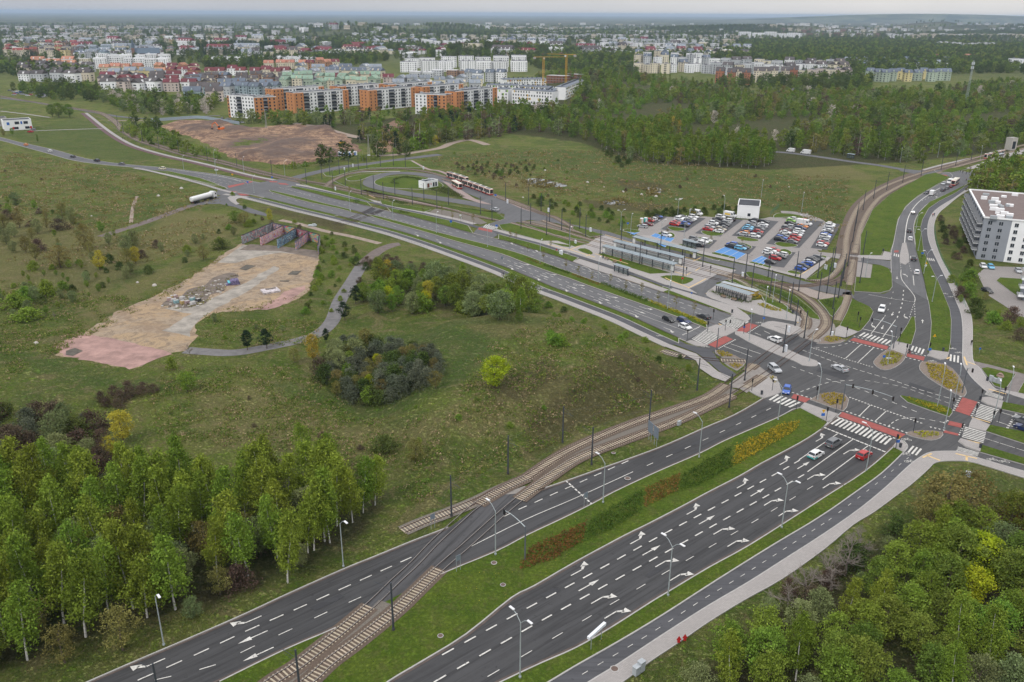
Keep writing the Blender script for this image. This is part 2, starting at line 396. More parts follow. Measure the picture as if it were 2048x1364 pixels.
def axis(lo,hi,a,b,step,g):
    v=list(np.arange(a,b+0.1,step));s=step
    while v[-1]<hi:s*=g;v.append(v[-1]+s)
    s=step;w=[v[0]]
    while w[-1]>lo:s*=g;w.append(w[-1]-s)
    return np.array(w[:0:-1]+v)
gx=axis(-30000,30000,-230,260,3.5,1.09);gy=axis(-600,44000,60,520,3.5,1.055)
GX,GY=np.meshgrid(gx,gy);GZ=hgt(GX,GY)-0.06
nx,ny=len(gx),len(gy)
verts=np.stack([GX.ravel(),GY.ravel(),GZ.ravel()],1)
ii=np.arange(nx*ny).reshape(ny,nx)
quads=np.stack([ii[:-1,:-1].ravel(),ii[:-1,1:].ravel(),ii[1:,1:].ravel(),ii[1:,:-1].ravel()],1)
me=bpy.data.meshes.new('ground');me.from_pydata(verts.tolist(),[],quads.tolist())
def zone(polys,soft):
    w=np.zeros(GX.shape)
    for p in polys:w=np.maximum(w,sstep(-soft,soft,pdist(GX,GY,PP(p))))
    return w.ravel()
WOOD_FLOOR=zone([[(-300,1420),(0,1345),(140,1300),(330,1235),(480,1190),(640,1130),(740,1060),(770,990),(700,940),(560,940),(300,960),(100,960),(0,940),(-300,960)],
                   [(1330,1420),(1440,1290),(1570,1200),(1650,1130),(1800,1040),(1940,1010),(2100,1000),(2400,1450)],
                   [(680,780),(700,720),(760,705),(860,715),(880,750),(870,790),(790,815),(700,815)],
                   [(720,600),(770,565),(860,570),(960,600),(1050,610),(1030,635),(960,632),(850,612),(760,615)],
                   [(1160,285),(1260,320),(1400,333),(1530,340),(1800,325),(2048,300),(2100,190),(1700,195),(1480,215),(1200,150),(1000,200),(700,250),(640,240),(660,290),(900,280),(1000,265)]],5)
DRY=zone([[(0,420),(120,440),(260,470),(330,420),(500,430),(470,470),(300,520),(200,600),(0,620),(-200,560),(-200,430)],[(380,780),(560,760),(700,850),(860,860),(1000,830),(1200,740),(1290,720),(1180,800),(1000,900),(700,920),(420,900)],
            [(850,660),(1150,620),(1250,700),(1000,720)],[(120,700),(330,560),(470,470),(350,520),(160,620)],[(1540,300),(1700,330),(1760,360),(1600,360)],[(960,340),(1100,360),(1080,390),(1000,380)]],9)
BROWN=zone([[(1050,860),(1230,730),(1340,740),(1385,780),(1280,830),(1150,870),(1060,910)],[(960,800),(1090,760),(1130,800),(1000,850)],[(510,410),(690,440),(700,470),(540,425)],
              [(1230,355),(1340,370),(1330,385),(1240,375)],[(1160,398),(1350,410),(1300,425),(1180,415)],[(1990,1160),(1900,1200)]+[(1880,1190)],
              [(1480,215),(1560,215),(1540,245),(1480,235)]],7)
LUSH=zone([[(820,320),(1000,300),(1240,300),(1500,350),(1700,350),(1690,480),(1560,420),(1300,400),(1080,330)],[(0,270),(160,230),(330,320),(200,320)],[(120,510),(330,540),(200,590),(60,560)],
             [(740,690),(1000,690),(980,800),(800,840),(640,800)],[(1200,655),(1400,760),(1430,770),(1250,690)],[(1870,930),(2100,960),(2100,1000),(1850,990)]],9)
def trail(px,w):
    pts=sm(PP(px),3);d=np.full(GX.shape,1e9)
    for i in range(len(pts)-1):
        (x1,y1),(x2,y2)=pts[i],pts[i+1];dx,dy=x2-x1,y2-y1;t=np.clip(((GX-x1)*dx+(GY-y1)*dy)/(dx*dx+dy*dy),0,1);d=np.minimum(d,np.hypot(GX-x1-t*dx,GY-y1-t*dy))
    return(1-sstep(w*.5,w*1.6,d)).ravel()
TRAIL=np.maximum.reduce([trail(p,2.6)for p in([(720,680),(830,672),(950,678),(1080,676),(1180,665)],[(900,690),(955,720),(960,745),(920,770),(880,810),(820,830),(730,832),(640,800),(560,770)],[(0,700),(120,740),(300,780),(420,740)],[(130,355),(200,370),(290,395),(300,440),(290,460)],[(840,330),(1000,345),(1200,390),(1400,410)],[(1120,300),(1300,340),(1500,370),(1690,380)])])
FAR_T=sstep(900,2600,np.hypot(GX,GY)).ravel()
for nm,w in(('wood',WOOD_FLOOR),('dry',DRY),('brown',BROWN),('lush',LUSH),('far',FAR_T),('trail',TRAIL)):
    at=me.attributes.new(nm,'FLOAT','POINT');at.data.foreach_set('value',w.astype(np.float32))
m,nt,b=new_mat('meadow');b.inputs['Roughness'].default_value=0.97;b.inputs['Specular IOR Level'].default_value=0.08
v=nt.nodes.new('ShaderNodeTexCoord').outputs['Object']
def attr(n):
    a=nt.nodes.new('ShaderNodeAttribute');a.attribute_name=n;return a.outputs['Fac']
def ragged(n,sc=0.09,amp=0.9):
    """mask broken up by noise"""
    a=attr(n);no=nt.nodes.new('ShaderNodeTexNoise');no.inputs['Scale'].default_value=sc;no.inputs['Detail'].default_value=7;no.inputs['Roughness'].default_value=0.75
    nt.links.new(v,no.inputs['Vector'])
    ad=nt.nodes.new('ShaderNodeMath');ad.operation='MULTIPLY_ADD';nt.links.new(no.outputs['Fac'],ad.inputs[0]);ad.inputs[1].default_value=amp*2; 
    sb=nt.nodes.new('ShaderNodeMath');sb.operation='SUBTRACT';nt.links.new(a,sb.inputs[0]);sb.inputs[1].default_value=amp;nt.links.new(sb.outputs[0],ad.inputs[2])
    mr=nt.nodes.new('ShaderNodeMapRange');mr.inputs[1].default_value=0.35;mr.inputs[2].default_value=0.75;nt.links.new(ad.outputs[0],mr.inputs[0]);return mr.outputs[0]
big=noise_layer(nt,v,0.02,6,0.7,0.42,0.58);swa=noise_layer(nt,v,0.045,7,0.72,0.47,0.56,1.2);swb=noise_layer(nt,v,0.07,7,0.75,0.52,0.60,2.0);mid=noise_layer(nt,v,0.12,6,0.75,0.4,0.62,0.6);pat=noise_layer(nt,v,0.35,6,0.8,0.5,0.66,1.0)
fine=noise_layer(nt,v,0.8,7,0.88,0.42,0.58);vfine=noise_layer(nt,v,2.1,5,0.9,0.4,0.6)
G1,G2,OL,TAN,TAN2,BR,DK=(0.110,0.185,0.018),(0.180,0.245,0.036),(0.205,0.205,0.060),(0.33,0.26,0.13),(0.46,0.35,0.19),(0.115,0.088,0.044),(0.032,0.042,0.012)
c=mixc(nt,big,G1,G2);c=mixc(nt,mul(nt,mid,0.7),c,OL);c=mixc(nt,mul(nt,pat,0.5),c,TAN)
c=mixc(nt,mul(nt,swa,0.6),c,(0.064,0.128,0.016));c=mixc(nt,mul(nt,swb,0.6),c,(0.30,0.235,0.12));c=mixc(nt,mul(nt,ragged('lush'),0.55),c,(0.068,0.130,0.026))
dryc=mixc(nt,fine,TAN,OL);dryc=mixc(nt,mul(nt,pat,0.5),dryc,TAN2);c=mixc(nt,mul(nt,ragged('dry'),0.62),c,dryc)
brc=mixc(nt,pat,BR,(0.055,0.058,0.024));c=mixc(nt,mul(nt,ragged('brown'),0.85),c,brc)
c=mixc(nt,mul(nt,attr('trail'),0.7),c,(0.070,0.140,0.022))
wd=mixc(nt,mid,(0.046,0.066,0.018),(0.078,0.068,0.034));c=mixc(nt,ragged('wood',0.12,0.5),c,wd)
c=mixc(nt,mul(nt,vfine,0.5),c,DK);c=mixc(nt,mul(nt,fine,0.38),c,(0.20,0.185,0.085))
# far country: woods, fields, villages reduced to colour
f1=noise_layer(nt,v,0.003,9,0.75,0.46,0.54);f2=noise_layer(nt,v,0.006,6,0.75,0.5,0.6);f3=noise_layer(nt,v,0.0007,5,0.6,0.45,0.6)
fc=mixc(nt,f1,(0.022,0.036,0.014),(0.115,0.125,0.060));fc=mixc(nt,mul(nt,f2,0.55),fc,(0.018,0.030,0.014));fc=mixc(nt,mul(nt,f3,0.5),fc,(0.10,0.085,0.06))
c=mixc(nt,attr('far'),c,fc)
nt.links.new(c,b.inputs['Base Color'])
bu=nt.nodes.new('ShaderNodeBump');bu.inputs['Strength'].default_value=0.9;bu.inputs['Distance'].default_value=0.5
nt.links.new(fine,bu.inputs['Height']);nt.links.new(bu.outputs[0],b.inputs['Normal'])
M_MEADOW=m;me.materials.append(m);me.polygons.foreach_set('use_smooth',[True]*len(me.polygons))
link('ground',me,kind='structure')

# ================================================================ ROADS
A_UL=[(100,1398),(250,1332),(379,1277),(493,1227),(572,1190),(684,1140),(748,1114),(826,1082),(896,1055),(985,1018),(1066,985),(1150,956),(1209,935),(1277,911),(1337,888),(1409,856),(1469,830),(1526,797),(1552,778)]
A_LR=[(330,1412),(439,1364),(572,1299),(672,1256),(760,1210),(880,1150),(993,1103),(1054,1071),(1120,1040),(1185,1008),(1231,983),(1317,943),(1398,908),(1447,883),(1502,859),(1557,835),(1602,816),(1618,806)]
B_UL=[(700,1420),(776,1364),(841,1325),(932,1269),(1023,1196),(1069,1172),(1148,1126),(1250,1071),(1293,1050),(1370,1010),(1414,986),(1480,952),(1523,927),(1600,886),(1642,859),(1670,836),(1682,826)]
B_LR=[(890,1420),(1003,1364),(1084,1326),(1150,1297),(1217,1259),(1305,1203),(1337,1184),(1417,1136),(1497,1092),(1598,1028),(1657,990),(1730,943),(1787,894),(1798,881)]
C_U=[(980,1430),(1088,1370),(1150,1333),(1238,1283),(1326,1230),(1433,1161),(1550,1088),(1616,1049),(1664,1018),(1712,984),(1763,947),(1807,905),(1815,893),(1808,883)]
C_L=[(1080,1430),(1179,1364),(1235,1330),(1326,1270),(1417,1212),(1497,1165),(1566,1121),(1650,1067),(1721,1017),(1774,973),(1818,932),(1842,914),(1862,905),(1895,903),(1928,905),(1958,917),(2048,943),(2120,964)]
PV_L=[(1150,1430),(1246,1364),(1299,1324),(1361,1283),(1419,1243),(1491,1199),(1566,1157),(1649,1098),(1706,1050),(1747,1025),(1793,991),(1826,966),(1857,938),(1870,926),(1895,922),(1936,923),(1971,932),(2048,956),(2120,977)]
NL_low=[(470,384),(510,391),(570,405.6),(620,418),(676,431),(750,449.4),(800,462.5),(856,480),(906,497),(1000,530.6),(1052,552),(1104,574),(1142,587.5),(1187,604.4),(1256,630.6),(1316,658),(1372,683)]
NL_up=[(532,381),(570,392),(620,405),(676,417),(711,426),(730,430),(800,450),(862,467.5),(906,481),(1000,507),(1050,526),(1100,544),(1142,558),(1175,570.6),(1256,599),(1293,612),(1355,634),(1414,657)]
NM_up=[(538,380),(595,393),(645,406),(676,413),(712,422),(733,428),(762,434),(812,447),(855,459),(906,472.5),(1000,496),(1055,512.5),(1108,533),(1143,545),(1175,557),(1212,570),(1256,586),(1297,601.5),(1360,624),(1431,650)]
NU_up=[(572,372.5),(607,381),(645,391),(676,399),(705,405),(744,414),(770,421),(812,430.6),(862,443.7),(906,455.6),(946,467),(985,476),(1020,484),(1055,495.6),(1107,510.6),(1146,523.7),(1187,538.7),(1256,561),(1325,584),(1400,608),(1463,630)]
NUV_up=[(577,371),(607,376),(645,384),(676,391),(704,398),(749,408),(774,415),(825,425),(875,436),(906,443),(951,455.5),(987,465.5),(1020,475),(1070,488),(1101,498),(1157,516),(1231,540),(1300,563),(1340,578),(1407,596.6),(1466,616)]
wA_UL,wA_LR,wB_UL,wB_LR,wC_U,wC_L,wPV=[sm(PP(p),3)for p in(A_UL,A_LR,B_UL,B_LR,C_U,C_L,PV_L)]
wNL,wNLu,wNM,wNU,wNV=[sm(PP(p),3)for p in(NL_low,NL_up,NM_up,NU_up,NUV_up)]
band2('road',wA_UL,wA_LR,M_ASPH);band2('road',wB_UL,wB_LR,M_ASPH);band2('cycle_path',wC_U,wC_L,M_CYC)
# northern dual carriageway and its crossroads
band2('road',wNL,sm(PP([(400,352),(480,366)]+NL_up),3),M_ASPHN)
band2('road',sm(PP([(500,372)]+NM_up),3),wNU,M_ASPHN)
band2('road',PP([(1372,683),(1316,658),(1256,630.6)]),PP([(1463,630),(1400,608),(1325,584)]),M_ASPHN)
# main junction
sheet('road',PP([(1368,682),(1400,694),(1428,704),(1431,709),(1445,717),(1470,718),(1489,722),(1500,735),(1535,762),(1548,778),(1526,797),(1540,806),(1600,818),(1682,828),(1668,838),(1700,850),(1793,890),
                  (1808,883),(1816,893),(1830,922),(1862,905),(1895,903),(1928,905),(1958,917),(2048,943),(2140,970),(2140,815),(2048,790),(1990,770),(1968,778),(1949,762),(1934,742),(1925,722),(1925,690),(1899,700),(1854,705),
                  (1861,679),(1863,646),(1859,613),(1851,580),(1782,509),(1783,580),(1768,588),(1710,582),(1706,597),(1722,606),(1740,615),(1746,624),(1738,642),(1722,661),(1700,676),(1690,684),(1650,684),(1600,668),(1605,650),(1600,620),(1550,625),(1490,630),(1463,630),(1431,650)]),M_ASPHJ)
# road from the junction up the hill to the east
R_L=[(1783,560),(1782,509),(1787,487),(1797,439.5),(1812,414.6),(1834.6,394.7),(1872,372),(1897,360)]
R_R=[(1855,600),(1847,554),(1832,499),(1827,454.5),(1837,427),(1859.6,404.6),(1897,387),(1929,371)]
R_L+=[(1905,352),(1896,345),(1875,345),(1868,340)];R_R+=[(1960,352),(1960,346),(1935,344),(1900,340)]
wRL,wRR=sm(PP(R_L),3),sm(PP(R_R),3)
band2('road',wRL,wRR,M_ASPH2)
sheet('road',PP([(1797,336),(1840,341),(1935,345),(1945,340),(1985,330),(2048,318),(2100,308),(2100,330),(2048,336),(1985,350),(1960,356),(1900,366),(1902,356),(1893,350),(1840,350),(1800,342)]),M_ASPH2)
RC_L=[(1855,712),(1899,705),(1901,679),(1902,641.5),(1899,619.5),(1890,597.6),(1877,566.6),(1847,504),(1841,454.5),(1844.6,439.5),(1857,417),(1879.5,402),(1909.4,387),(1929.4,373.5),(1960,356)]
RC_R=[(1976,785.5),(1949.6,762.4),(1934,742.6),(1925.4,723),(1925.4,690),(1925.4,657),(1922,628),(1912,602),(1894.5,561.7),(1872,516.8),(1857,479.4),(1855.8,449.5),(1864.6,427),(1882,412),(1907,397),(1931.9,379.7),(1962,361)]
RP_R=[(2140,820),(2048,797.5),(2005,783),(1984.7,773.4),(1960.6,738),(1945,718.4),(1944.7,657),(1941,628),(1930,602),(1907,561.7),(1882,516.8),(1869.5,479.4),(1868,449.5),(1877,427),(1897,409.6),(1922,389.7),(1965,365)]
wRCl,wRCr,wRP=sm(PP(RC_L),3),sm(PP(RC_R),3),sm(PP(RP_R),3)
band2('cycle_path',wRCl,wRCr,M_CYC)
band2('pavement',sm(PP([(2140,808),(2048,788),(2000,780)])+PP(RC_R),3),wRP,M_PAVE,0.12)
kerb(wRCr);kerb(wRP);kerb(wRL);kerb(wRR)
# pavement below the cycle path at the front
band2('pavement',wC_L,wPV,M_PAVE,0.12);kerb(wC_L);kerb(wPV,w=0.12)
def cut(line,x0,x1):
    """part of a world polyline whose projected photo column lies in x0..x1"""
    out=[]
    for p in line:
        X,Y,Z=p[0],p[1],-H
        yy=Y*_cp-Z*_sp;vv=(Y*_sp+Z*_cp)/yy;uu=X/yy
        u=uu*_cr+vv*_sr
        if x0<=1024+u*F<=x1:out.append(p)
    return out
# verge between the eight lane carriageway and the cycle path; verges and medians
vB=list(wB_LR);island('grass_verge',vB+wC_U[::-1],M_LAWN,world=True)
island('grass_verge',sm(PP(A_LR[1:-2]+[(1600,816)]),3)+sm(PP([(1655,838),(1642,859)]+B_UL[::-1][3:]+[(439,1500)]),3),M_LAWN,world=True,kb=False);wME=sm(PP(A_LR[1:-2]+[(1600,816),(1655,838),(1642,859)]),3)
kerb(cut(wME,0,690));kerb(cut(wME,868,1700));kerb(wB_UL)
# strip offsets along the northern road
wNLv=off(wNL,0.0)
sgn=-1.0
vN=off(wNL,sgn*2.8);cN=off(wNL,sgn*5.8);pN=off(wNL,sgn*8.0)
band2('cycle_path',vN,cN,M_CYC);band2('pavement',cN,pN,M_PAVE,0.12);kerb(cN);kerb(pN,w=0.12)
def verge(L,R_,x0,x1,m=None):island('grass_verge',cut(L,x0,x1)+cut(R_,x0,x1)[::-1],m or M_LAWN,world=True)
verge(wNL,vN,512,684);verge(wNL,vN,706,1368)
verge(wNLu,wNM,536,709);verge(wNLu,wNM,732,1430)
verge(wNU,wNV,578,745);verge(wNU,wNV,772,948);verge(wNU,wNV,988,1157);verge(wNU,wNV,1325,1463)
# upper cycle path and pavement
cU=off(wNV,2.7);pU=off(wNV,5.2)
band2('cycle_path',wNV,cU,M_CYC)
band2('pavement',cut(cU,590,955),cut(pU,590,955),M_PAVE,0.12);band2('pavement',cut(cU,985,1400),cut(pU,985,1400),M_PAVE,0.12)
kerb(cut(cU,590,955));kerb(cut(cU,985,1400))
# far left road
FL_U=[(-60,262),(0,274.5),(36.6,284),(110,300),(171,317),(244,328),(329.6,335.5),(366,340),(439.5,350),(488,360),(520,366)]
FL_L=[(-60,270),(0,280.6),(44,292.8),(97.7,307.4),(146.5,320.8),(207.5,329.4),(268.6,334.8),(288,338),(366,356),(439.5,371),(455,378)]
band2('road',sm(PP(FL_U),3),sm(PP(FL_L),3),M_ASPH2);kerb(sm(PP(FL_L),3));kerb(sm(PP(FL_U),3))
band('pavement',sm(PP([(268,336.5),(300,342),(366,358),(410,370),(446,381),(470,386)]),4),2.4,M_PAVE,0.12)
island('grass_verge',[(292,339.5),(340,343),(400,356),(438,369.5),(428,371),(366,355)],M_LAWN)
# crossroads in the north west
sheet('road',PP([(440,350),(520,365),(560,358),(600,362),(600,370),(580,376),(572,373),(540,382),(520,388),(470,392),(455,395),(430,388),(436,380),(455,378),(470,372)]),M_ASPH2)
sheet('road',PP([(400,404),(380,412),(418,408),(440,408),(470,414),(500,426),(540,434),(530,426),(500,416),(478,410),(461,402),(459,399),(466,394),(452,390),(437,392),(425,398)]),M_ASPH2)
band('dirt_track',sm(PP([(202,473),(235,462),(280,448),(330,430),(380,412),(405,405)]),4),4.6,mat('dirt_track_brown',(0.125,0.10,0.088),0.95,var=0.25,scale=0.6,bump=0.4,detail=8),-0.035)
sheet('pavement',PP([(455,396),(462,391),(480,392),(500,394),(477,397),(472,400),(474,405),(480,408),(472,410),(461,403)]),M_PAVE,0.12)
for(a,b_,c_,d_)in(((455,372),(487,366),(490,368),(458,376)),((490,365),(504,362),(507,364),(493,367)),((457,382),(472,383),(476,385),(459,386)),((474,387),(488,388),(501,391),(482,391.5)),((555,366),(572,367),(578,370),(560,369)),((538,362),(556,363),(553,365),(540,364.5))):
    sheet('cycle_crossing',PP([a,b_,c_,d_]),M_REDP,0.07)
# maroon path and pavement beside the far tram line
FP=[(168,226),(183,238),(200,252),(226,271),(262,291),(320,309),(390,325),(440,337),(500,352),(545,361),(590,369)]
band('cycle_path',sm(PP(FP),4),3.0,M_PAVE_RED,0.02,d=-1.5);band('pavement',sm(PP(FP),4),2.6,M_PAVE,0.03,d=1.6)
band('pavement',PP([(60,262),(140,259),(205,257)]),2.5,M_PAVE,0.02)
band('pavement',sm(PP([(0,222),(50,228),(100,235)]),3),2.5,M_PAVE,0.02)
# road towards the turning loop and the loop itself
NR=sm(PP([(575,362),(600,353),(640,343),(690,333),(742,327),(815,317),(880,309)]),4)
band('road',NR,7.5,M_ASPH2); 
LOOP=[(1030,428),(1000,420),(960,410),(880,397),(820,388),(770,378),(742,369),(745,358),(765,350),(800,346),(845,349),(880,357),(915,372),(955,388),(995,404),(1030,420)]
band('road',sm(PP(LOOP),4),8.0,M_ASPH2)
sheet('road',PP([(955,398),(990,404),(1045,418),(1088,431),(1142,448.5),(1215,463),(1300,490),(1395,512),(1505,533),(1610,563),(1700,581),(1710,597),(1640,583),(1566,562.4),(1493,545),(1470,552),(1450,560),(1432,566),(1445,585),(1466,600),(1410,595),(1358,575),(1380,572),(1405,563),
                  (1420,552),(1435,545),(1473,538),(1395,519),(1300,497),(1205,473),(1112,446),(1060,440),(1035,444),(1000,452),(984,462),(996,470),(985,476),(946,467),(956,455),(980,447),(1008,437),(1010,424)]),M_ASPH2)
sheet('pavement',PP([(884,362),(897,366),(925,382),(950,398),(985,410),(960,407),(926,396),(905,380)]),paver_mat('pink_pavers',(0.30,0.225,0.20),(0.26,0.2,0.18),(0.13,0.1,0.09)),0.12)
M_PINK=MATS['pink_pavers']
band('pavement',sm(PP([(735,379),(800,393),(880,409),(950,421),(985,425)]),4),2.6,M_PINK,0.12,d=-3)
band('pavement',sm(PP([(822,321),(838,330),(858,339),(882,343),(930,366),(985,395),(1040,415),(1095,433)]),4),2.4,M_PINK,0.02)
band('pavement',PP([(680,352),(720,344),(760,343),(800,343)]),2.2,M_PAVE,0.04)
island('grass_verge',[(749,366),(760,357),(800,352),(848,355),(872,362),(886,370),(880,376),(858,379),(800,377),(765,373)],M_LAWN,3)
island('grass_verge',[(692,357),(722,349),(762,347.5),(742,352),(722,360),(700,362)],M_LAWN,2)
island('grass_verge',[(646,346),(700,336),(790,322),(822,322),(845,335),(800,335),(740,336),(700,343),(670,353),(652,352)],M_LAWN)
island('grass_verge',[(668,362),(745,381),(850,402),(950,424),(905,418),(800,396),(740,386),(690,372)],M_LAWN)
island('grass_verge',[(1002,427),(990,424),(1010,437),(1000,441),(870,410),(860,404)],M_LAWN)
island('grass_verge',[(594,363),(640,371),(720,391),(748,404),(740,404),(690,390),(620,373)],M_LAWN)
island('grass_verge',[(760,400),(800,408),(862,420),(848,424),(790,414),(764,408)],M_LAWN)
sheet('gravel_patch',PP([(858,424),(872,417),(950,432),(975,446),(960,449),(900,434)]),M_BALLAST2,0.01)
island('grass_verge',[(998,450),(1020,447),(1075,462),(1130,480),(1175,488),(1150,494),(1115,482),(1085,482),(1040,470),(1005,460)],M_LAWN)
island('grass_verge',[(1050,449),(1120,462),(1180,483),(1110,470)],M_LAWN)
island('grass_verge',[(1148,452),(1207,470),(1180,474),(1145,458)],M_LAWN)
sheet('gravel_patch',PP([(1030,443),(1090,441),(1125,456),(1150,472),(1070,452)]),M_BALLAST2,0.01)
# platforms zone: pavers, greens, platform asphalt
sheet('pavement',PP([(1085,482),(1105,478),(1150,488),(1175,488),(1190,478),(1210,471),(1300,500),(1395,522),(1473,541),(1452,551),(1435,548),(1405,566),(1378,578),(1330,570),(1250,540),(1190,520),(1140,503),(1092,490)]),M_PAVE,0.12,z=0.10)
island('grass_verge',[(1095,484),(1120,488),(1143,491),(1140,495),(1125,493)],M_LAWN,0,z=0.125,kb=False)
island('grass_verge',[(1155,500),(1170,497),(1185,505),(1180,510)],M_LAWN,2,z=0.125,kb=False)
island('grass_verge',[(1196,508),(1205,507),(1260,522),(1342,546),(1300,548),(1230,526)],M_LAWN,0,z=0.125,kb=False)
island('grass_verge',[(1320,554),(1350,551),(1380,556),(1387,560),(1372,568),(1355,567)],M_LAWN,2,z=0.125,kb=False)
sheet('pavement',PP([(1146,523.7),(1159,518),(1231,541),(1325,576),(1338,580),(1326,584),(1256,561),(1187,538.7)]),M_PAVE,0.12);kerb(PP([(1146,523.7),(1187,538.7),(1256,561),(1327,584.5)]))
sheet('pavement',PP([(1338,581),(1345,577),(1470,614),(1494,630),(1500,638),(1494,643),(1480,640),(1461,632),(1465,629)]),M_PAVE,0.12);kerb(PP([(1345,577),(1470,614),(1494,630),(1500,638),(1494,643)]))
# bike shelter corner
sheet('pavement',PP([(1413,587),(1414,592),(1423,597),(1480,617),(1520,630),(1560,638),(1597,645),(1604,640),(1600,634),(1570,623),(1530,605),(1522,600),(1500,602),(1505,592),(1520,588),(1490,575),(1430,572),(1418,581)]),M_PAVE,0.12)
kerb(PP([(1435,570),(1418,581),(1413,587),(1414,592),(1423,597),(1480,617),(1520,630),(1560,638),(1600,645)]))
island('grass_verge',[(1458,561),(1470,558),(1500,571),(1540,589),(1572,612),(1592,632),(1570,622),(1530,605),(1522,590),(1505,580)],M_LAWN,z=0.13)
island('grass_verge',[(1490,545),(1500,544),(1545,557),(1560,562),(1540,564),(1500,556)],M_LAWN)
island('grass_verge',[(1512,570),(1560,580),(1590,592),(1618,615),(1636,632),(1640,640),(1620,636),(1600,612),(1560,590)],M_LAWN)
island('grass_verge',[(1636,600),(1660,597),(1687,594),(1685,606),(1674,622),(1666,634),(1660,630),(1652,618)],M_LAWN)
sheet('gravel_patch',PP([(1575,572),(1590,568),(1640,584),(1680,592),(1640,600),(1610,590)]),mat('sandy_gravel',(0.25,0.21,0.18),0.95,var=0.3,scale=2.5,bump=0.5),0.04)
island('grass_verge',[(1611,560),(1640,542),(1652,530),(1668,527),(1670,540),(1658,553),(1640,560)],M_LAWN)
# junction islands
M_BED=mat('planting_bed_soil',(0.17,0.135,0.11),0.95,var=0.25,scale=3,bump=0.5)
island('traffic_island',[(1471,669),(1484,664),(1540,684),(1600,711),(1632,722),(1635,730),(1627,733),(1605,731),(1588,722),(1530,700)],M_PAVE,2)
island('traffic_island',[(1522,652),(1530,646),(1545,643),(1575,648),(1600,655),(1598,663),(1578,671),(1550,662)],M_PAVE,2)
island('traffic_island',[(1413,657),(1432,650),(1450,652),(1476,660),(1452,672),(1440,674)],M_PAVE)
island('traffic_island',[(1373,684),(1382,681),(1415,690),(1408,693),(1392,692)],M_PAVE)
island('grass_verge',[(1431,701),(1432,707),(1446,715),(1468,716),(1486,721),(1470,712),(1450,705)],M_BED)
island('grass_verge',[(1450,727),(1462,735),(1474,741),(1485,733),(1490,726),(1470,725)],M_BED)
island('traffic_island',[(1536,757),(1545,752),(1552,754),(1558,770),(1563,785),(1550,790),(1528,797),(1512,790),(1500,783),(1525,765)],M_PAVE,0)
island('grass_verge',[(1634,688),(1642,684),(1640,678),(1652,672),(1668,672),(1690,681),(1680,686),(1660,688)],M_BED,0)
island('grass_verge',[(1621,800),(1640,789),(1665,785),(1688,788),(1697,800),(1693,815),(1686,822),(1668,817)],M_BED,0)
island('traffic_island',[(1600,816),(1612,807),(1676,829),(1666,839),(1655,844)],M_PAVE)
island('grass_verge',[(1748,728),(1752,718),(1775,700),(1800,706),(1811,713),(1800,728),(1780,739),(1762,739)],M_BED,2)
island('traffic_island',[(1778,698),(1790,684),(1818,690),(1812,711)],M_PAVE)
island('grass_verge',[(1840,740),(1841,728),(1850,724),(1890,729),(1915,750),(1931,780),(1930,790),(1922,793),(1890,777),(1858,757)],M_BED,2)
island('traffic_island',[(1855,712),(1862,700),(1897,706),(1892,718),(1880,720)],M_PAVE)
island('grass_verge',[(1801,793),(1803,792),(1830,797),(1875,808),(1902,818),(1904,826),(1898,834),(1862,822),(1815,805)],M_LAWN)
island('grass_verge',[(1813,869),(1826,863),(1850,862),(1884,865),(1880,876),(1862,881),(1838,877)],M_BED,2)
island('traffic_island',[(1797,881),(1806,884),(1814,893),(1806,904),(1786,894)],M_PAVE)
# north east greens
island('grass_verge',[(1823,634),(1829,635),(1831,660),(1822,690),(1793,683),(1802,670),(1815,650)],M_LAWN)
island('grass_verge',[(1841,455),(1828,455),(1832,499),(1847,554),(1852,580),(1859,613),(1863,646),(1861,679),(1856,700),(1897,705),(1901,679),(1902,641),(1899,619),(1890,597),(1877,566),(1847,504)],M_LAWN)
island('grass_verge',[(1828,453),(1837,427),(1859,404.6),(1897,387),(1929,371),(1928,374),(1909,387),(1879,402),(1857,417),(1845,439),(1841,454)],M_LAWN)
island('grass_verge',[(1745,530),(1760,531),(1776,537),(1783,548),(1784,574),(1779,581),(1760,586),(1709,583),(1712,555),(1741,557)],M_LAWN)
sheet('pavement',PP([(1715,524),(1745,530),(1741,557),(1712,554)]),M_PAVE2,0.12)
sheet('road',PP([(1712,514),(1782,522),(1786,540),(1760,530),(1713,524)]),M_ASPH2)
sheet('pavement',PP([(1716,511),(1764,512),(1768,503),(1784,507),(1780,521),(1740,518),(1716,516)]),M_PAVE,0.12)
island('grass_verge',[(1720,511),(1722,470),(1745,420),(1780,390),(1850,350),(1870,346),(1893,353),(1896,358),(1872,370),(1834,393),(1811,413),(1795,440),(1786,487),(1780,505),(1766,502),(1762,511)],M_LAWN)
island('grass_verge',[(1704,600),(1722,606),(1740,615),(1746,624),(1738,642),(1722,661),(1716,664),(1680,652),(1694,625)],M_LAWN)
sheet('pavement',PP([(1672,656),(1680,652),(1718,664),(1704,671),(1690,676),(1668,672)]),M_PAVE,0.12)
island('traffic_island',[(1805,487),(1812,486),(1817,510),(1818,524),(1810,530),(1800,526),(1800,512)],M_PAVE)
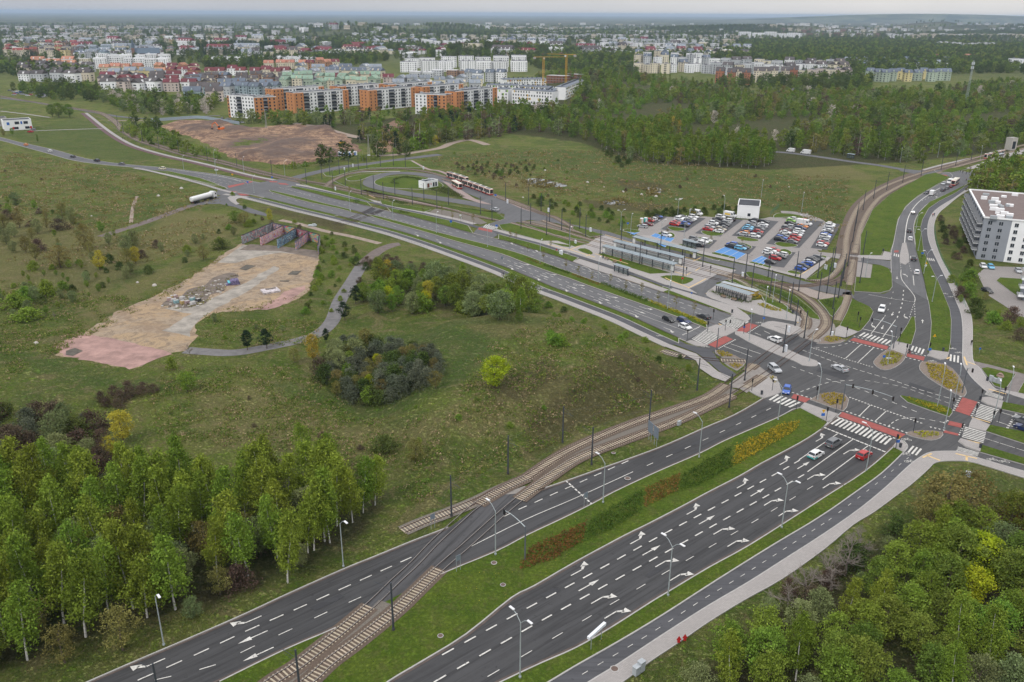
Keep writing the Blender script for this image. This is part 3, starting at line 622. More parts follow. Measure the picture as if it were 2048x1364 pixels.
# east arm
island('grass_verge',[(1971,863),(2048,888),(2140,915),(2140,890),(2048,865),(1980,851)],M_LAWN)
island('traffic_island',[(1940,848),(1946,836),(1980,851),(1971,864),(1938,856)],M_PAVE)
island('grass_verge',[(2002,819),(2006,805),(2048,813),(2140,835),(2140,855),(2048,829)],M_LAWN)
island('traffic_island',[(1959,801),(1963,796),(1978,795),(2006,803),(2002,818),(1975,810)],M_PAVE)
island('grass_verge',[(1963,891),(2048,917),(2140,945),(2140,958),(2048,930),(1960,905)],M_LAWN)
island('traffic_island',[(1917,884),(1922,878),(1963,891),(1960,905),(1932,895)],M_PAVE)
island('grass_verge',[(1963,738),(1975,736),(2030,750),(2020,766),(2010,779),(1988,772)],M_LAWN)
sheet('pavement',PP([(1946,722),(1990,732),(2048,748),(2140,760),(2140,800),(2048,797),(2008,781),(2030,752),(1975,736),(1962,738)]),mat('grey_footpath',(0.16,0.14,0.13),0.95,var=0.2,scale=0.8),0.02)
island('grass_verge',[(2036,786),(2048,765),(2100,770),(2100,800)],M_LAWN)
# car park
LOT=[(1278,455),(1300,440),(1327,434),(1410,433),(1473,439),(1515,440),(1540,434),(1600,440),(1643,452),(1646,462),(1631,497),(1638,504),(1680,508),(1722,512),(1722,522),(1680,518),(1656,514),(1612,558),(1505,531),(1400,506),(1273,470)]
sheet('car_park',PP(LOT),M_PAVE2,0.0,z=0.055)
sheet('pavement',PP([(1273,470),(1300,472),(1400,502),(1500,526),(1600,552),(1656,514),(1662,516),(1612,559),(1505,532),(1400,508)]),M_PAVE,0.12)
band('pavement',sm(PP([(1562,424),(1590,426),(1620,434),(1640,444),(1644,456),(1636,480),(1630,500)]),4),5.0,M_PAVE2,0.06)
BAYS=[((1292,452),(1325,432),5),((1345,462),(1388,434),11),((1415,470),(1462,437),11),((1492,475),(1530,440),12),((1565,492),(1618,440),13),((1637,498),(1668,447),6),((1390,494),(1408,478),11),((1470,505),(1485,490),11),((1540,532),(1565,502),10),((1594,548),(1646,512),6)]
M_BAY=asphalt_mat('bay_asphalt',(0.062,0.062,0.064))
for a,b_,w in BAYS:band('parking_bays',PP([a,b_]),w,M_BAY,0.075)
for bx in([(1253,464),(1262,459),(1279,465),(1268,470)],[(1293,477),(1310,467),(1349,477),(1330,495)],[(1429,504),(1450,494),(1492,508),(1468,523)],[(1503,522),(1523,512),(1540,519),(1522,534)]):
    sheet('disabled_bays',PP(bx),M_BLUEP,0.09)
    w_=PP(bx)
    for t in(0.0,0.33,0.66,1.0):
        q=tuple(w_[0][k]*(1-t)+w_[3][k]*t for k in(0,1));r=tuple(w_[1][k]*(1-t)+w_[2][k]*t for k in(0,1))
        band('bay_line',[q,r],0.16,M_WHITE,0.11)
for g in([(1336,457),(1340,453),(1371,458),(1362,462),(1348,462)],[(1403,465),(1408,462),(1448,467),(1434,472),(1415,471)],[(1474,477),(1480,473),(1518,480),(1510,483),(1490,482)],[(1549,488),(1560,484),(1594,490),(1588,494),(1565,494)],
          [(1290,477),(1300,474),(1332,484),(1326,485)],[(1316,468),(1322,465),(1345,466),(1350,473),(1340,476)],[(1352,491),(1360,488),(1390,495),(1372,498)],[(1394,477),(1400,475),(1420,479),(1425,485),(1412,489)],
          [(1423,508),(1430,505),(1470,515),(1464,518),(1445,514)],[(1470,487),(1485,486),(1503,493),(1500,498),(1480,497)],[(1498,526),(1506,524),(1544,534),(1530,536)],[(1553,503),(1568,498),(1583,504),(1580,510),(1562,508)],[(1574,545),(1582,541),(1605,547),(1595,549)],
          [(1622,514),(1634,511),(1654,513),(1645,520)],[(1548,436),(1552,428),(1570,427),(1600,431),(1618,440),(1580,434)],[(1290,451),(1300,446),(1308,449),(1298,454)],[(1246,462),(1254,458),(1281,462),(1270,466)]):
    island('grass_verge',g,M_LAWN,2,z=0.13)
# estate yard on the right
sheet('estate_road',PP([(1955,548),(1975,532),(2060,535),(2140,540),(2140,700),(2060,650),(2010,612),(1975,590)]),M_PAVE2,0.01)
island('grass_verge',[(1993,562),(2000,556),(2060,560),(2060,600),(2030,590)],M_LAWN)
# road with two vans beyond the meadow and the far stop
band('road',sm(PP([(1535,303),(1580,306),(1640,314),(1700,323),(1760,331),(1800,338),(1850,345)]),4),6.5,M_ASPH2)
sheet('pavement',PP([(1930,337),(1960,327),(2000,310),(2048,296),(2100,288),(2100,300),(2048,308),(2010,318),(1975,330),(1950,338)]),M_PAVE,0.06)
island('grass_verge',[(1882,344),(1900,337),(1925,334),(1935,338),(1905,345)],M_LAWN)
island('grass_verge',[(1994,323),(2048,311),(2100,300),(2100,312),(2048,321),(2010,328)],M_LAWN)
band('pavement',sm(PP([(1846,340),(1890,328),(1950,315)]),3),2.2,M_PAVE,0.02)
band('road',sm(PP([(1440,184),(1500,187),(1560,183),(1620,172),(1700,160)]),3),8,M_ASPH2)
band('road',sm(PP([(0,196),(60,203),(120,213),(170,221),(230,232),(290,237),(380,234),(440,231)]),3),6,M_ASPH2)
band('dirt_track',sm(PP([(1170,200),(1150,215),(1120,222),(1100,232)]),3),7,MATS['dirt_track_brown'],0.01)
for lines in(cut(wA_UL,0,900),cut(wA_UL,1062,1600),cut(wNL,0,690),cut(wNL,706,1400),wNU):kerb(lines)
M_GUT=mat('gutter_dirt',(0.085,0.066,0.056),0.95,var=0.3,scale=0.7,detail=8)
GT=MB()
for l_,d_ in((wA_UL,-0.35),(wA_LR,0.35),(wB_UL,-0.35),(wB_LR,0.35),(wNL,0.3),(wNLu,-0.3),(wNM,0.3),(wNU,-0.3)):ribbon(GT,off(l_,d_),0.34,0.058)
GT.build('gutter_dirt',M_GUT,kind='structure')
for q_ in([(1080,1190),(1110,1174),(1122,1181),(1092,1198)],[(1290,1150),(1330,1127),(1338,1132),(1298,1156)],[(620,1215),(680,1188),(690,1194),(630,1222)],[(1340,905),(1400,880),(1406,884),(1346,909)],[(1640,735),(1700,752),(1690,760),(1632,742)],[(1820,765),(1870,782),(1862,790),(1814,772)]):sheet('asphalt_patch',PP(q_),asphalt_mat('patch_mid',(0.036,0.036,0.038)),0.05)
kerb(sm(PP([(1600,816),(1610,806)]),2))

# ================================================================ ARENA, PATHS, DIRT
m,nt,b=new_mat('arena_concrete');b.inputs['Roughness'].default_value=0.95
v=nt.nodes.new('ShaderNodeTexCoord').outputs['Object']
a1=noise_layer(nt,v,0.06,8,0.78,0.44,0.56,1.2);a2=noise_layer(nt,v,0.16,8,0.85,0.47,0.58,2.0);a3=noise_layer(nt,v,2.0,5,0.8)
c=mixc(nt,a1,(0.28,0.215,0.145),(0.32,0.225,0.125));c=mixc(nt,mul(nt,a2,0.9),c,(0.15,0.108,0.072));c=mixc(nt,mul(nt,noise_layer(nt,v,0.035,8,0.8,0.5,0.6,1.5),0.6),c,(0.19,0.125,0.075));c=mixc(nt,mul(nt,a3,0.35),c,(0.16,0.12,0.085))
nt.links.new(c,b.inputs['Base Color']);M_ARENA=m
M_ARENA_G=mat('arena_grey_slab',(0.25,0.225,0.19),0.95,var=0.42,scale=0.25,detail=10)
M_ARENA_P=mat('arena_pink_paving',(0.28,0.175,0.15),0.95,var=0.4,scale=0.22,detail=9)
M_ARENA_D=mat('arena_dark_patch',(0.13,0.105,0.085),0.95,var=0.35,scale=0.4,detail=9)
sheet('arena_floor',rag(PP([(84,706),(104,692),(150,672),(185,655),(230,625),(290,600),(330,580),(380,555),(420,528),(450,505),(483,486),(520,500),(570,500),(625,505),(640,515),(630,545),(620,580),(600,598),(560,612),(500,622),(440,624),(400,640),(388,655),(392,672),(375,700),(345,706),(320,715),(262,738),(190,724),(130,712)]),0.7,2.5),M_ARENA,-0.03)
sheet('arena_floor',rag(PP([(104,694),(150,673),(175,668),(240,680),(330,700),(348,706),(320,714),(300,722),(262,738),(190,724),(130,712)]),0.6,2.2),M_ARENA_P,-0.015)
sheet('arena_floor',rag(PP([(505,618),(540,605),(575,580),(614,570),(612,578),(590,596),(560,612),(530,620)]),0.6,2),M_ARENA_P,-0.015)
sheet('arena_floor',rag(PP([(325,662),(382,627),(330,618),(345,612),(420,600),(500,560),(545,532),(560,536),(500,580),(430,618),(400,636),(385,655),(378,672),(355,668)]),0.6,3),M_ARENA_G,-0.013)
sheet('arena_floor',PP([(435,525),(485,490),(560,492),(625,505),(630,512),(560,505),(520,512),(470,526)]),M_ARENA_G,-0.011)
sheet('arena_floor',sm(PP([(322,612),(335,600),(362,592),(378,578),(410,570),(425,556),(460,545),(478,553),(452,566),(446,582),(420,590),(412,606),(390,612),(365,617),(345,611)]),3,True),M_ARENA_D,-0.009)
sheet('arena_floor',PP([(478,500),(500,488),(560,492),(642,502),(634,516),(560,502)]),M_ARENA_D,-0.008)
for q in([(132,702),(150,696),(166,702),(146,712),(132,710)],[(478,538),(494,529),(512,532),(492,541)],[(575,549),(585,542),(603,542),(594,550)],[(559,561),(580,561),(577,563.5),(560,563)]):
    sheet('arena_pit',PP(q),mat('mossy_slab',(0.085,0.075,0.06),0.95,var=0.4,scale=0.6),0.0)
sheet('cycle_path',sm(PP([(1330,667),(1372,688),(1420,700),(1432,714),(1445,730),(1472,748),(1464,754),(1440,744),(1415,722),(1392,706),(1350,690),(1320,676)]),2,True),M_CYC,0.0)
sheet('pavement',PP([(1335,688),(1368,700),(1392,708),(1412,724),(1436,744),(1462,755),(1450,764),(1425,755),(1400,738),(1392,722),(1366,708),(1330,694)]),M_PAVE,0.12)
band('old_road',sm(PP([(372,700),(410,703),(470,705),(540,693),(600,680),(640,665),(665,640),(680,600),(705,560),(722,532)]),5),4.6,mat('worn_grey_asphalt',(0.135,0.128,0.125),0.95,var=0.25,scale=0.5,detail=8),-0.028)
band('dirt_track',sm(PP([(722,532),(740,515),(760,500),(785,490),(800,488)]),4),5.0,MATS['dirt_track_brown'],-0.02)
band('dirt_track',sm(PP([(560,440),(600,448),(650,462),(700,472),(760,487)]),4),3.0,mat('pale_dirt',(0.24,0.19,0.15),0.95,var=0.25,scale=0.6),-0.022)
band('dirt_patch',sm(PP([(262,445),(264,425),(268,408),(274,392)]),4),1.6,MATS['pale_dirt'],-0.03)
# excavation site: an uneven floor of its own with heaps
EXC=PP([(318,252),(345,243),(400,240),(440,243),(500,258),(560,250),(600,250),(640,256),(700,272),(725,300),(715,309),(660,315),(610,330),(560,330),(470,320),(440,308),(420,295),(385,275),(340,262)])
xs=[p[0]for p in EXC];ys=[p[1]for p in EXC]
ex=np.arange(min(xs)-6,max(xs)+6,2.0);ey=np.arange(min(ys)-6,max(ys)+6,2.0);EX,EY=np.meshgrid(ex,ey)
dI=pdist(EX,EY,EXC)+2.5*np.sin(EX*0.21)*np.cos(EY*0.17)
mounds=[(402,262,3,9),(440,248,2.5,10),(503,312,3.2,7),(560,312,2.6,12),(650,308,4.5,6),(612,315,2.5,6),(585,290,3,14),(385,256,2,8),(500,285,-1.2,18),(675,316,2.5,8),(545,300,1.5,9),(628,262,2.5,10),(470,262,3,12),(660,262,3.5,9)]
EZ=0.25+0.35*np.sin(EX*0.33+np.sin(EY*0.5))*np.sin(EY*0.41)+0.2*np.sin(EX*0.9)*np.sin(EY*0.77)
DKM=np.zeros(EX.shape)
for px,py,hh,rr in mounds:
    cx,cy=P(px,py);g=np.exp(-((EX-cx)**2+((EY-cy)*0.6)**2)/(rr*rr));EZ=EZ+hh*g;DKM=np.maximum(DKM,np.clip(g*1.6,0,1))
EZ=(EZ+0.6)*sstep(-1,5,dI)-0.6*(1-sstep(-1,5,dI));n1,n2=len(ey),len(ex)
ii=np.arange(n1*n2).reshape(n1,n2)
me=bpy.data.meshes.new('excavated_ground');keep=(dI[:-1,:-1]>-4)
q=np.stack([ii[:-1,:-1],ii[:-1,1:],ii[1:,1:],ii[1:,:-1]],2)[keep]
me.from_pydata(np.stack([EX.ravel(),EY.ravel(),EZ.ravel()],1).tolist(),[],q.tolist())
at=me.attributes.new('dark','FLOAT','POINT');at.data.foreach_set('value',DKM.ravel().astype(np.float32))
m,nt,b=new_mat('excavated_earth');b.inputs['Roughness'].default_value=0.97
v=nt.nodes.new('ShaderNodeTexCoord').outputs['Object']
a1=noise_layer(nt,v,0.06,8,0.8,0.44,0.54,2.5);a2=noise_layer(nt,v,0.35,7,0.85,0.44,0.56,3.0)
c=mixc(nt,a1,(0.36,0.225,0.125),(0.105,0.055,0.032));c=mixc(nt,mul(nt,a2,0.7),c,(0.085,0.045,0.028))
a=nt.nodes.new('ShaderNodeAttribute');a.attribute_name='dark';c=mixc(nt,mul(nt,a.outputs['Fac'],0.85),c,(0.075,0.048,0.036))
nt.links.new(c,b.inputs['Base Color']);me.materials.append(m);me.polygons.foreach_set('use_smooth',[True]*len(me.polygons))
link('excavated_ground',me,kind='structure');M_EARTH=m
band('dirt_track',sm(PP([(590,247),(640,256),(690,270),(735,278)]),4),9,MATS['pale_dirt'],0.3)
sheet('dirt_patch',PP([(745,262),(790,240),(820,250),(800,265),(830,285),(800,305),(765,303),(745,290),(765,275)]),M_EARTH,0.02)
band('dirt_track',sm(PP([(740,312),(800,309),(840,303),(880,296),(905,286),(940,280),(975,290)]),4),6,MATS['pale_dirt'],0.02)
band('pavement',sm(PP([(216,241),(320,241),(400,236)]),3),4,MATS['pale_dirt'],0.02)
# ponds
m,nt,b=new_mat('pond_water');b.inputs['Base Color'].default_value=(0.05,0.055,0.05,1);b.inputs['Roughness'].default_value=0.06;b.inputs['Specular IOR Level'].default_value=0.8
M_WATER=m
for q in([(1048,362),(1060,357),(1085,358),(1110,364),(1135,371),(1115,374),(1080,370),(1055,368)],[(1205,405),(1215,400),(1235,400),(1254,405),(1250,409),(1220,409)],[(1290,377),(1305,374),(1322,378),(1320,386),(1305,387),(1295,382)]):
    o_=sheet('pond',sm(PP(q),4,True),M_WATER,0.0,z=0.01);o_['kind']='structure'
# ================================================================ MARKINGS
MK=MB()
def resample(pts,n):
    d=[0.0]
    for i in range(1,len(pts)):d.append(d[-1]+math.hypot(pts[i][0]-pts[i-1][0],pts[i][1]-pts[i-1][1]))
    out=[];j=0
    for k in range(n):
        s=d[-1]*k/max(1,n-1)
        while j<len(d)-2 and d[j+1]<s:j+=1
        t=(s-d[j])/max(1e-9,d[j+1]-d[j]);t=min(1,max(0,t))
        dx,dy=pts[j+1][0]-pts[j][0],pts[j+1][1]-pts[j][1];L=math.hypot(dx,dy)or 1
        out.append((pts[j][0]+dx*t,pts[j][1]+dy*t,dx/L,dy/L))
    return out
def dashes(px,n,L=2.0,w=0.16,mb=None,z=0.075,jit=0.0):
    mb=mb or MK
    for(x,y,dx,dy)in resample(sm(PP(px),4),n):
        mb.add([(x-dx*L/2+dy*w/2,y-dy*L/2-dx*w/2,z),(x+dx*L/2+dy*w/2,y+dy*L/2-dx*w/2,z),(x+dx*L/2-dy*w/2,y+dy*L/2+dx*w/2,z),(x-dx*L/2-dy*w/2,y-dy*L/2+dx*w/2,z)],[(0,1,2,3)])
def solid(px,w=0.14,z=0.075,mb=None):ribbon(mb or MK,sm(PP(px),4),w,z)
dashes([(812,1120),(688,1176),(599,1216),(503,1258),(402,1305),(292,1354)],12,2.2,0.22)
dashes([(710,1200),(643,1230),(574,1263),(502,1296),(425,1332),(326,1357)],6,2.2)
dashes([(1013,1031),(1045,1016),(1077,1002),(1108,988),(1167,962),(1223,937),(1250,925)],9,2.0,0.22)
solid([(943,1093),(1050,1040),(1150,997),(1266,944)],0.16)
dashes([(1300,929),(1338,912),(1411,879),(1477,848),(1537,819)],8,1.9)
LU=[(896,1304),(1023,1234),(1175,1152),(1306,1080),(1396,1032),(1451,1003),(1550,949),(1594,924)]
LM=[(880,1358),(1000,1289),(1113,1225),(1239,1156),(1337,1102),(1453,1037),(1532,993),(1602,953)]
LL=[(987,1347),(1113,1273),(1227,1206),(1330,1146),(1424,1092),(1509,1043),(1620,976)]
dashes(LU,23,2.1,0.24);dashes(LM,23,2.1,0.24);dashes(LL,14,2.1,0.13)
solid([(1598,920),(1675,868)],0.2);solid([(1615,944),(1706,879)],0.2);solid([(1645,960),(1736,892)],0.2)
dashes([(1170,1346),(1300,1268),(1400,1203),(1500,1142),(1645,1049)],21,1.1,0.1);dashes([(1660,1039),(1740,978),(1815,917)],10,1.1,0.1)
dashes([(1005,517),(1058,537),(1117,558),(1180,582),(1252,609)],17,2.0,0.2);dashes([(1009,527),(1048,542),(1106,564),(1169,588),(1236,613)],16,2.0,0.2)
dashes([(545,388),(652,418),(721,435),(800,456),(852,472),(991,519)],23,2.0);solid([(1250,608),(1388,659)]);solid([(1247,617),(1378,665)]);solid([(1225,612),(1250,622)])
dashes([(1007,492),(1089,519),(1156,542),(1228,568),(1280,585),(1337,606),(1394,626)],18);dashes([(1044,497),(1099,515),(1170,540),(1233,562),(1301,585),(1398,618)],26,2,0.2)
dashes([(750,427),(795,440),(901,466)],14,2,0.2);dashes([(767,426),(818,434),(892,458)],8);dashes([(915,463),(1000,488)],6)
for a in([(600,385),(700,412)],[(610,380),(715,409)],[(560,375),(620,392)]):dashes(a,11,2)
solid([(1000,484),(1019,489)])
for a in([(430,350),(490,364)],[(400,352),(470,366)],[(370,350),(455,368)],[(350,346),(440,368)]):dashes(a,8,3)
solid([(345,339),(440,353),(482,363)],0.3)
for a in([(1461,688),(1521,708)],[(1448,693),(1504,714)],[(1509,666),(1522,671)],[(1528,662),(1540,668)],[(1551,671),(1566,676)],[(1721,690),(1691,717)],[(1747,696),(1717,724)],[(1740,811),(1718,833)],[(1772,823),(1750,843)],
          [(1768,635),(1742,668)],[(1791,640),(1766,674)],[(1802,540),(1804,560),(1828,591),(1829,605)],[(1826,551),(1828,571)],[(2002,825),(2048,839)],[(1993,843),(2048,861)]):solid(a,0.2)
solid([(1809,486),(1815,440),(1830,412),(1852,393),(1880,376)],0.35)
dashes([(1807,582),(1804,608),(1795,634)],7,1.8,0.3);dashes([(1786,585),(1778,615),(1770,632)],5,1.6,0.14);dashes([(1829,608),(1830,634)],6,1,0.2);dashes([(1827,610),(1819,634)],6,1,0.2)
dashes([(1741,590),(1785,598),(1826,604)],14,1.3,0.22);dashes([(1801,528),(1802,540)],4,0.9,0.2);dashes([(1818,528),(1822,542)],4,0.9,0.2);dashes([(1845,401),(1880,386)],7,1.4,0.25)
dashes([(1725,658),(1791,674)],13,0.8,0.3);dashes([(1650,856),(1767,903)],15,0.8,0.42);dashes([(1366,670),(1399,654)],12,0.5,0.4);dashes([(1134,964),(1183,1008)],9,0.75,0.32);dashes([(2032,829),(2015,856)],8,0.6,0.5)
dashes([(1609,702),(1700,735),(1786,761),(1837,779),(1910,800)],22,1.3,0.2);dashes([(1588,735),(1650,757),(1710,775),(1760,795),(1828,822)],14,1.3,0.2);dashes([(1735,762),(1800,773),(1850,790),(1912,812)],11,1.3,0.16);dashes([(1604,783),(1640,770),(1665,764),(1702,761)],8,1.2,0.2)
dashes([(1635,696),(1665,694),(1692,688)],5,1.1,0.2);dashes([(1778,852),(1795,840),(1830,836),(1885,845)],8,1.2,0.2)
dashes([(1982,881),(2048,902)],3,3,0.16);dashes([(1784,574),(1785,558)],1,1)
TRI=MB()
def teeth(px,n,s=0.5,z=0.075):
    for(x,y,dx,dy)in resample(PP(px),n):TRI.add([(x-dx*s*0.6,y-dy*s*0.6,z),(x+dx*s*0.6,y+dy*s*0.6,z),(x+dy*s*1.2,y-dx*s*1.2,z)],[(0,1,2)])
teeth([(1701,795),(1770,820),(1843,846)],23);teeth([(1624,695),(1685,716),(1745,734)],24,0.45);teeth([(1862,854),(1888,860)],4)
MK.build('lane_markings',M_WHITE,kind='structure');TRI.build('give_way_markings',M_WHITE,kind='structure')
ZIG=MB()
zz=[(1162,535),(1168,533),(1177,537),(1182,541.5),(1189,542.5),(1196,543),(1202,548.5),(1216,549.5),(1222,555.6),(1236,557),(1243,562.5),(1257,563.5),(1264,569.4),(1278,571),(1285,577.5),(1290,575)]
ribbon(ZIG,PP(zz),0.2,0.075);zz=[(1340,494),(1350,492),(1360,496),(1372,500),(1385,505),(1400,512),(1410,514),(1424,519),(1436,522),(1440,520)]
ribbon(ZIG,PP(zz),0.2,0.075);ZIG.build('bus_stop_zigzag',M_WHITE,kind='structure')
def zebra(q,n,frac=0.5,z=0.08,m=None):
    """q: A->B along a stripe, A->D across the stripes"""
    A,B,C,D=[Vector(p)for p in PP(q)];mb=MB()
    for i in range(n):
        t0,t1=i/n,(i+frac)/n
        p=[A.lerp(D,t0),B.lerp(C,t0),B.lerp(C,t1),A.lerp(D,t1)];mb.add([(a.x,a.y,z)for a in p],[(0,1,2,3)])
        if(mb.v[-3][0]-mb.v[-4][0])*(mb.v[-2][1]-mb.v[-3][1])-(mb.v[-3][1]-mb.v[-4][1])*(mb.v[-2][0]-mb.v[-3][0])<0:mb.f[-1]=mb.f[-1][::-1]
    return mb.build('zebra_crossing',m or M_WHITE,kind='structure')
zebra([(1412,659),(1444,670),(1410,692),(1382,679)],11);zebra([(1462,633),(1498,644),(1464,660),(1437,644)],11)
zebra([(1537,800),(1554,789),(1606,807),(1584,817)],6);zebra([(1661,848),(1679,836),(1789,879),(1775,892)],14)
zebra([(1717,672),(1728,665),(1787,683),(1778,690)],8);zebra([(1821,701),(1825,692),(1853,700),(1848,710)],4);zebra([(1899,722),(1900,709),(1922,713),(1921,727)],3)
zebra([(1969,789),(2004,800),(2010,794),(1975,782)],5);zebra([(1961,809),(1998,820),(1982,845),(1946,834)],9);zebra([(1930,854),(1972,866),(1966,888),(1923,876)],7)
zebra([(1916,894),(1958,906),(1955,914),(1912,903)],4);zebra([(1814,905),(1825,892),(1848,900),(1837,913)],3)
zebra([(966,455),(972,449),(998,455),(985,460)],7);zebra([(1787,512),(1788,507),(1800,510),(1800,515)],3);zebra([(1820,517),(1821,512),(1833,514),(1834,519)],4);zebra([(1855,521),(1854,516),(1869,518),(1872,523)],4)
def redx(q):sheet('cycle_crossing',PP(q),M_REDP,0.0,z=0.065)
for q in([(1450,672),(1466,679),(1433,696),(1416,690)],[(1498,646),(1516,651),(1488,668),(1472,661)],[(1588,788),(1621,798),(1610,806),(1582,796)],[(1684,824),(1811,869),(1800,877),(1678,833)],[(1708,676),(1777,693),(1774,700),(1700,681)],
          [(1814,707),(1850,714),(1847,722),(1813,713)],[(1925,795),(1955,804),(1939,832),(1910,822)],[(1899,842),(1925,848),(1922,856),(1895,850)],[(1890,861),(1918,868),(1916,872),(1886,865)],[(958,455),(985,460),(984,465),(956,459)],[(1789,501),(1797,501),(1797,505),(1788,505)],[(1876,349),(1893,350),(1896,352),(1878,352)]):redx(q)
DOT=MB()
for a,n in(([(1446,672),(1412,690)],11),([(1470,680),(1438,697)],11),([(1494,645),(1468,661)],10),([(1519,652),(1491,669)],10),([(1686,821),(1813,866)],16),([(1676,835),(1797,880)],15),([(1709,673),(1779,691)],10),([(1699,683),(1772,702)],10),([(1921,794),(1907,821)],8),([(1957,806),(1943,832)],8),([(1586,786),(1622,797)],5),([(1816,704),(1850,712)],5),([(1812,715),(1846,724)],5),([(1895,842),(1888,846)],3),([(1928,850),(1919,870)],6)):
    dashes(a,n,0.5,0.42,mb=DOT,z=0.085)
DOT.build('crossing_block_markings',M_WHITE,kind='structure')
# turn arrows
ARR=MB()
def arrow(px,kind,heading_px,L=4.6,z=0.076):
    x,y=P(*px);a,b=P(*heading_px[0]),P(*heading_px[1]);ang=math.atan2(b[1]-a[1],b[0]-a[0]);c,s=math.cos(ang),math.sin(ang)
    def T(q):return[(x+u*c-v*s,y+u*s+v*c,z)for u,v in q]
    if kind=='s':ARR.add(T([(-L/2,-0.1),(0.3,-0.1),(0.3,0.1),(-L/2,0.1)]),[(0,1,2,3)]);ARR.add(T([(0.3,-0.42),(L/2,0),(0.3,0.42)]),[(0,1,2)])
    else:
        k=1 if kind=='l' else-1
        f=(0,1,2,3)if k>0 else(3,2,1,0)
        ARR.add(T([(-L/2,-0.1*k),(0.4,-0.1*k),(0.4,0.1*k),(-L/2,0.1*k)]),[f])
        ARR.add(T([(0.4,-0.1*k),(1.5,0.5*k),(1.1,0.85*k),(0.1,0.1*k)]),[f])
        ARR.add(T([(0.55,0.75*k),(2.0,0.25*k),(2.1,1.45*k)]),[(0,1,2)if k>0 else(2,1,0)])
HB=((1178,1171),(1303,1101));HB2=((1514,985),(1607,931))
for p in((1162,1141),(1278,1079),(1389,1021),(1488,969)):arrow(p,'l',HB)
for p in((1572,923),(1643,877)):arrow(p,'l',HB2)
for p in((1178,1171),(1303,1101),(1414,1040)):arrow(p,'s',HB)
for p in((1515,985),(1607,931)):arrow(p,'s',HB2)
for p in((1203,1196),(1329,1124),(1443,1060),(1230,1225),(1358,1151),(1471,1084)):arrow(p,'r',HB)
for p in((1542,1003),(1571,1024),(1658,969),(1627,952),(1698,902)):arrow(p,'r',HB2)
HA=((599,1216),(503,1258))
for p in((494,1245),(297,1332)):arrow(p,'r',HA)
for p in((506,1275),(517,1309)):arrow(p,'s',HA)
HN=((1058,537),(1117,558))
for p in((1047,528.5),(1100,548.5),(1156,570),(1221,594),(1290,617)):arrow(p,'l',HN,5)
for p in((1037,533),(1089,553),(1145,575),(1210,599),(1280,624)):arrow(p,'s',HN,5)
for p in((1023,536),(1076,557),(1131,579),(1198,603),(1270,630),(1340,660),(880,484),(835,470)):arrow(p,'r',HN,5)
HU=((1200,557),(1089,519))
for p in((1025,489),(1075,504),(1422,616)):arrow(p,'r',HU,5)
HR=((1770,610),(1750,650))
for p in((1785,628),(1765,655)):arrow(p,'s',HR,4)
for p in((1808,632),(1743,650)):arrow(p,'l',HR,4)
arrow((1845,643),'s',((1845,660),(1845,630)),3.6);arrow((1794,556),'s',((1794,545),(1794,570)),3.2);arrow((1814,552),'l',((1818,565),(1812,545)),3.2)
for p in((1871,385),(1874,395)):arrow(p,'l',((1850,400),(1885,384)),4)
ARR.build('turn_arrows',M_WHITE,kind='structure')
BK=MB()
def bike(px,hp,z=0.08,s=1.0):
    x,y=P(*px);a,b=P(*hp[0]),P(*hp[1]);ang=math.atan2(b[1]-a[1],b[0]-a[0]);c,n=math.cos(ang),math.sin(ang)
    def T(q):return[(x+(u*c-v*n)*s,y+(u*n+v*c)*s)for u,v in q]
    for cx in(-0.55,0.55):ribbon(BK,T([(cx+0.36*math.cos(t*math.pi/4),0.36*math.sin(t*math.pi/4))for t in range(8)]),0.09,z,closed=True)
    for l in([(-0.55,0),(-0.2,0.5),(0.4,0.5),(0.55,0)],[(-0.2,0.5),(0.0,0),(0.4,0.5)],[(-0.55,0),(0,0)],[(0.4,0.5),(0.35,0.75),(0.6,0.8)]):ribbon(BK,T(l),0.09,z)
for p in((1813,880),(1810,909),(1819,924),(1320,672),(1346,677),(1411,694),(1420,603),(1444,606),(1519,646),(1904,698),(1918,706),(1903,594),(1889,588),(1864,723),(1081,577),(1103,581),(1125,501),(1133,507),(1984,920),(2008,924)):bike(p,((1300,660),(1340,662)),s=1.15)
BK.build('cycle_symbols',M_WHITE,kind='structure')
YL=MB()
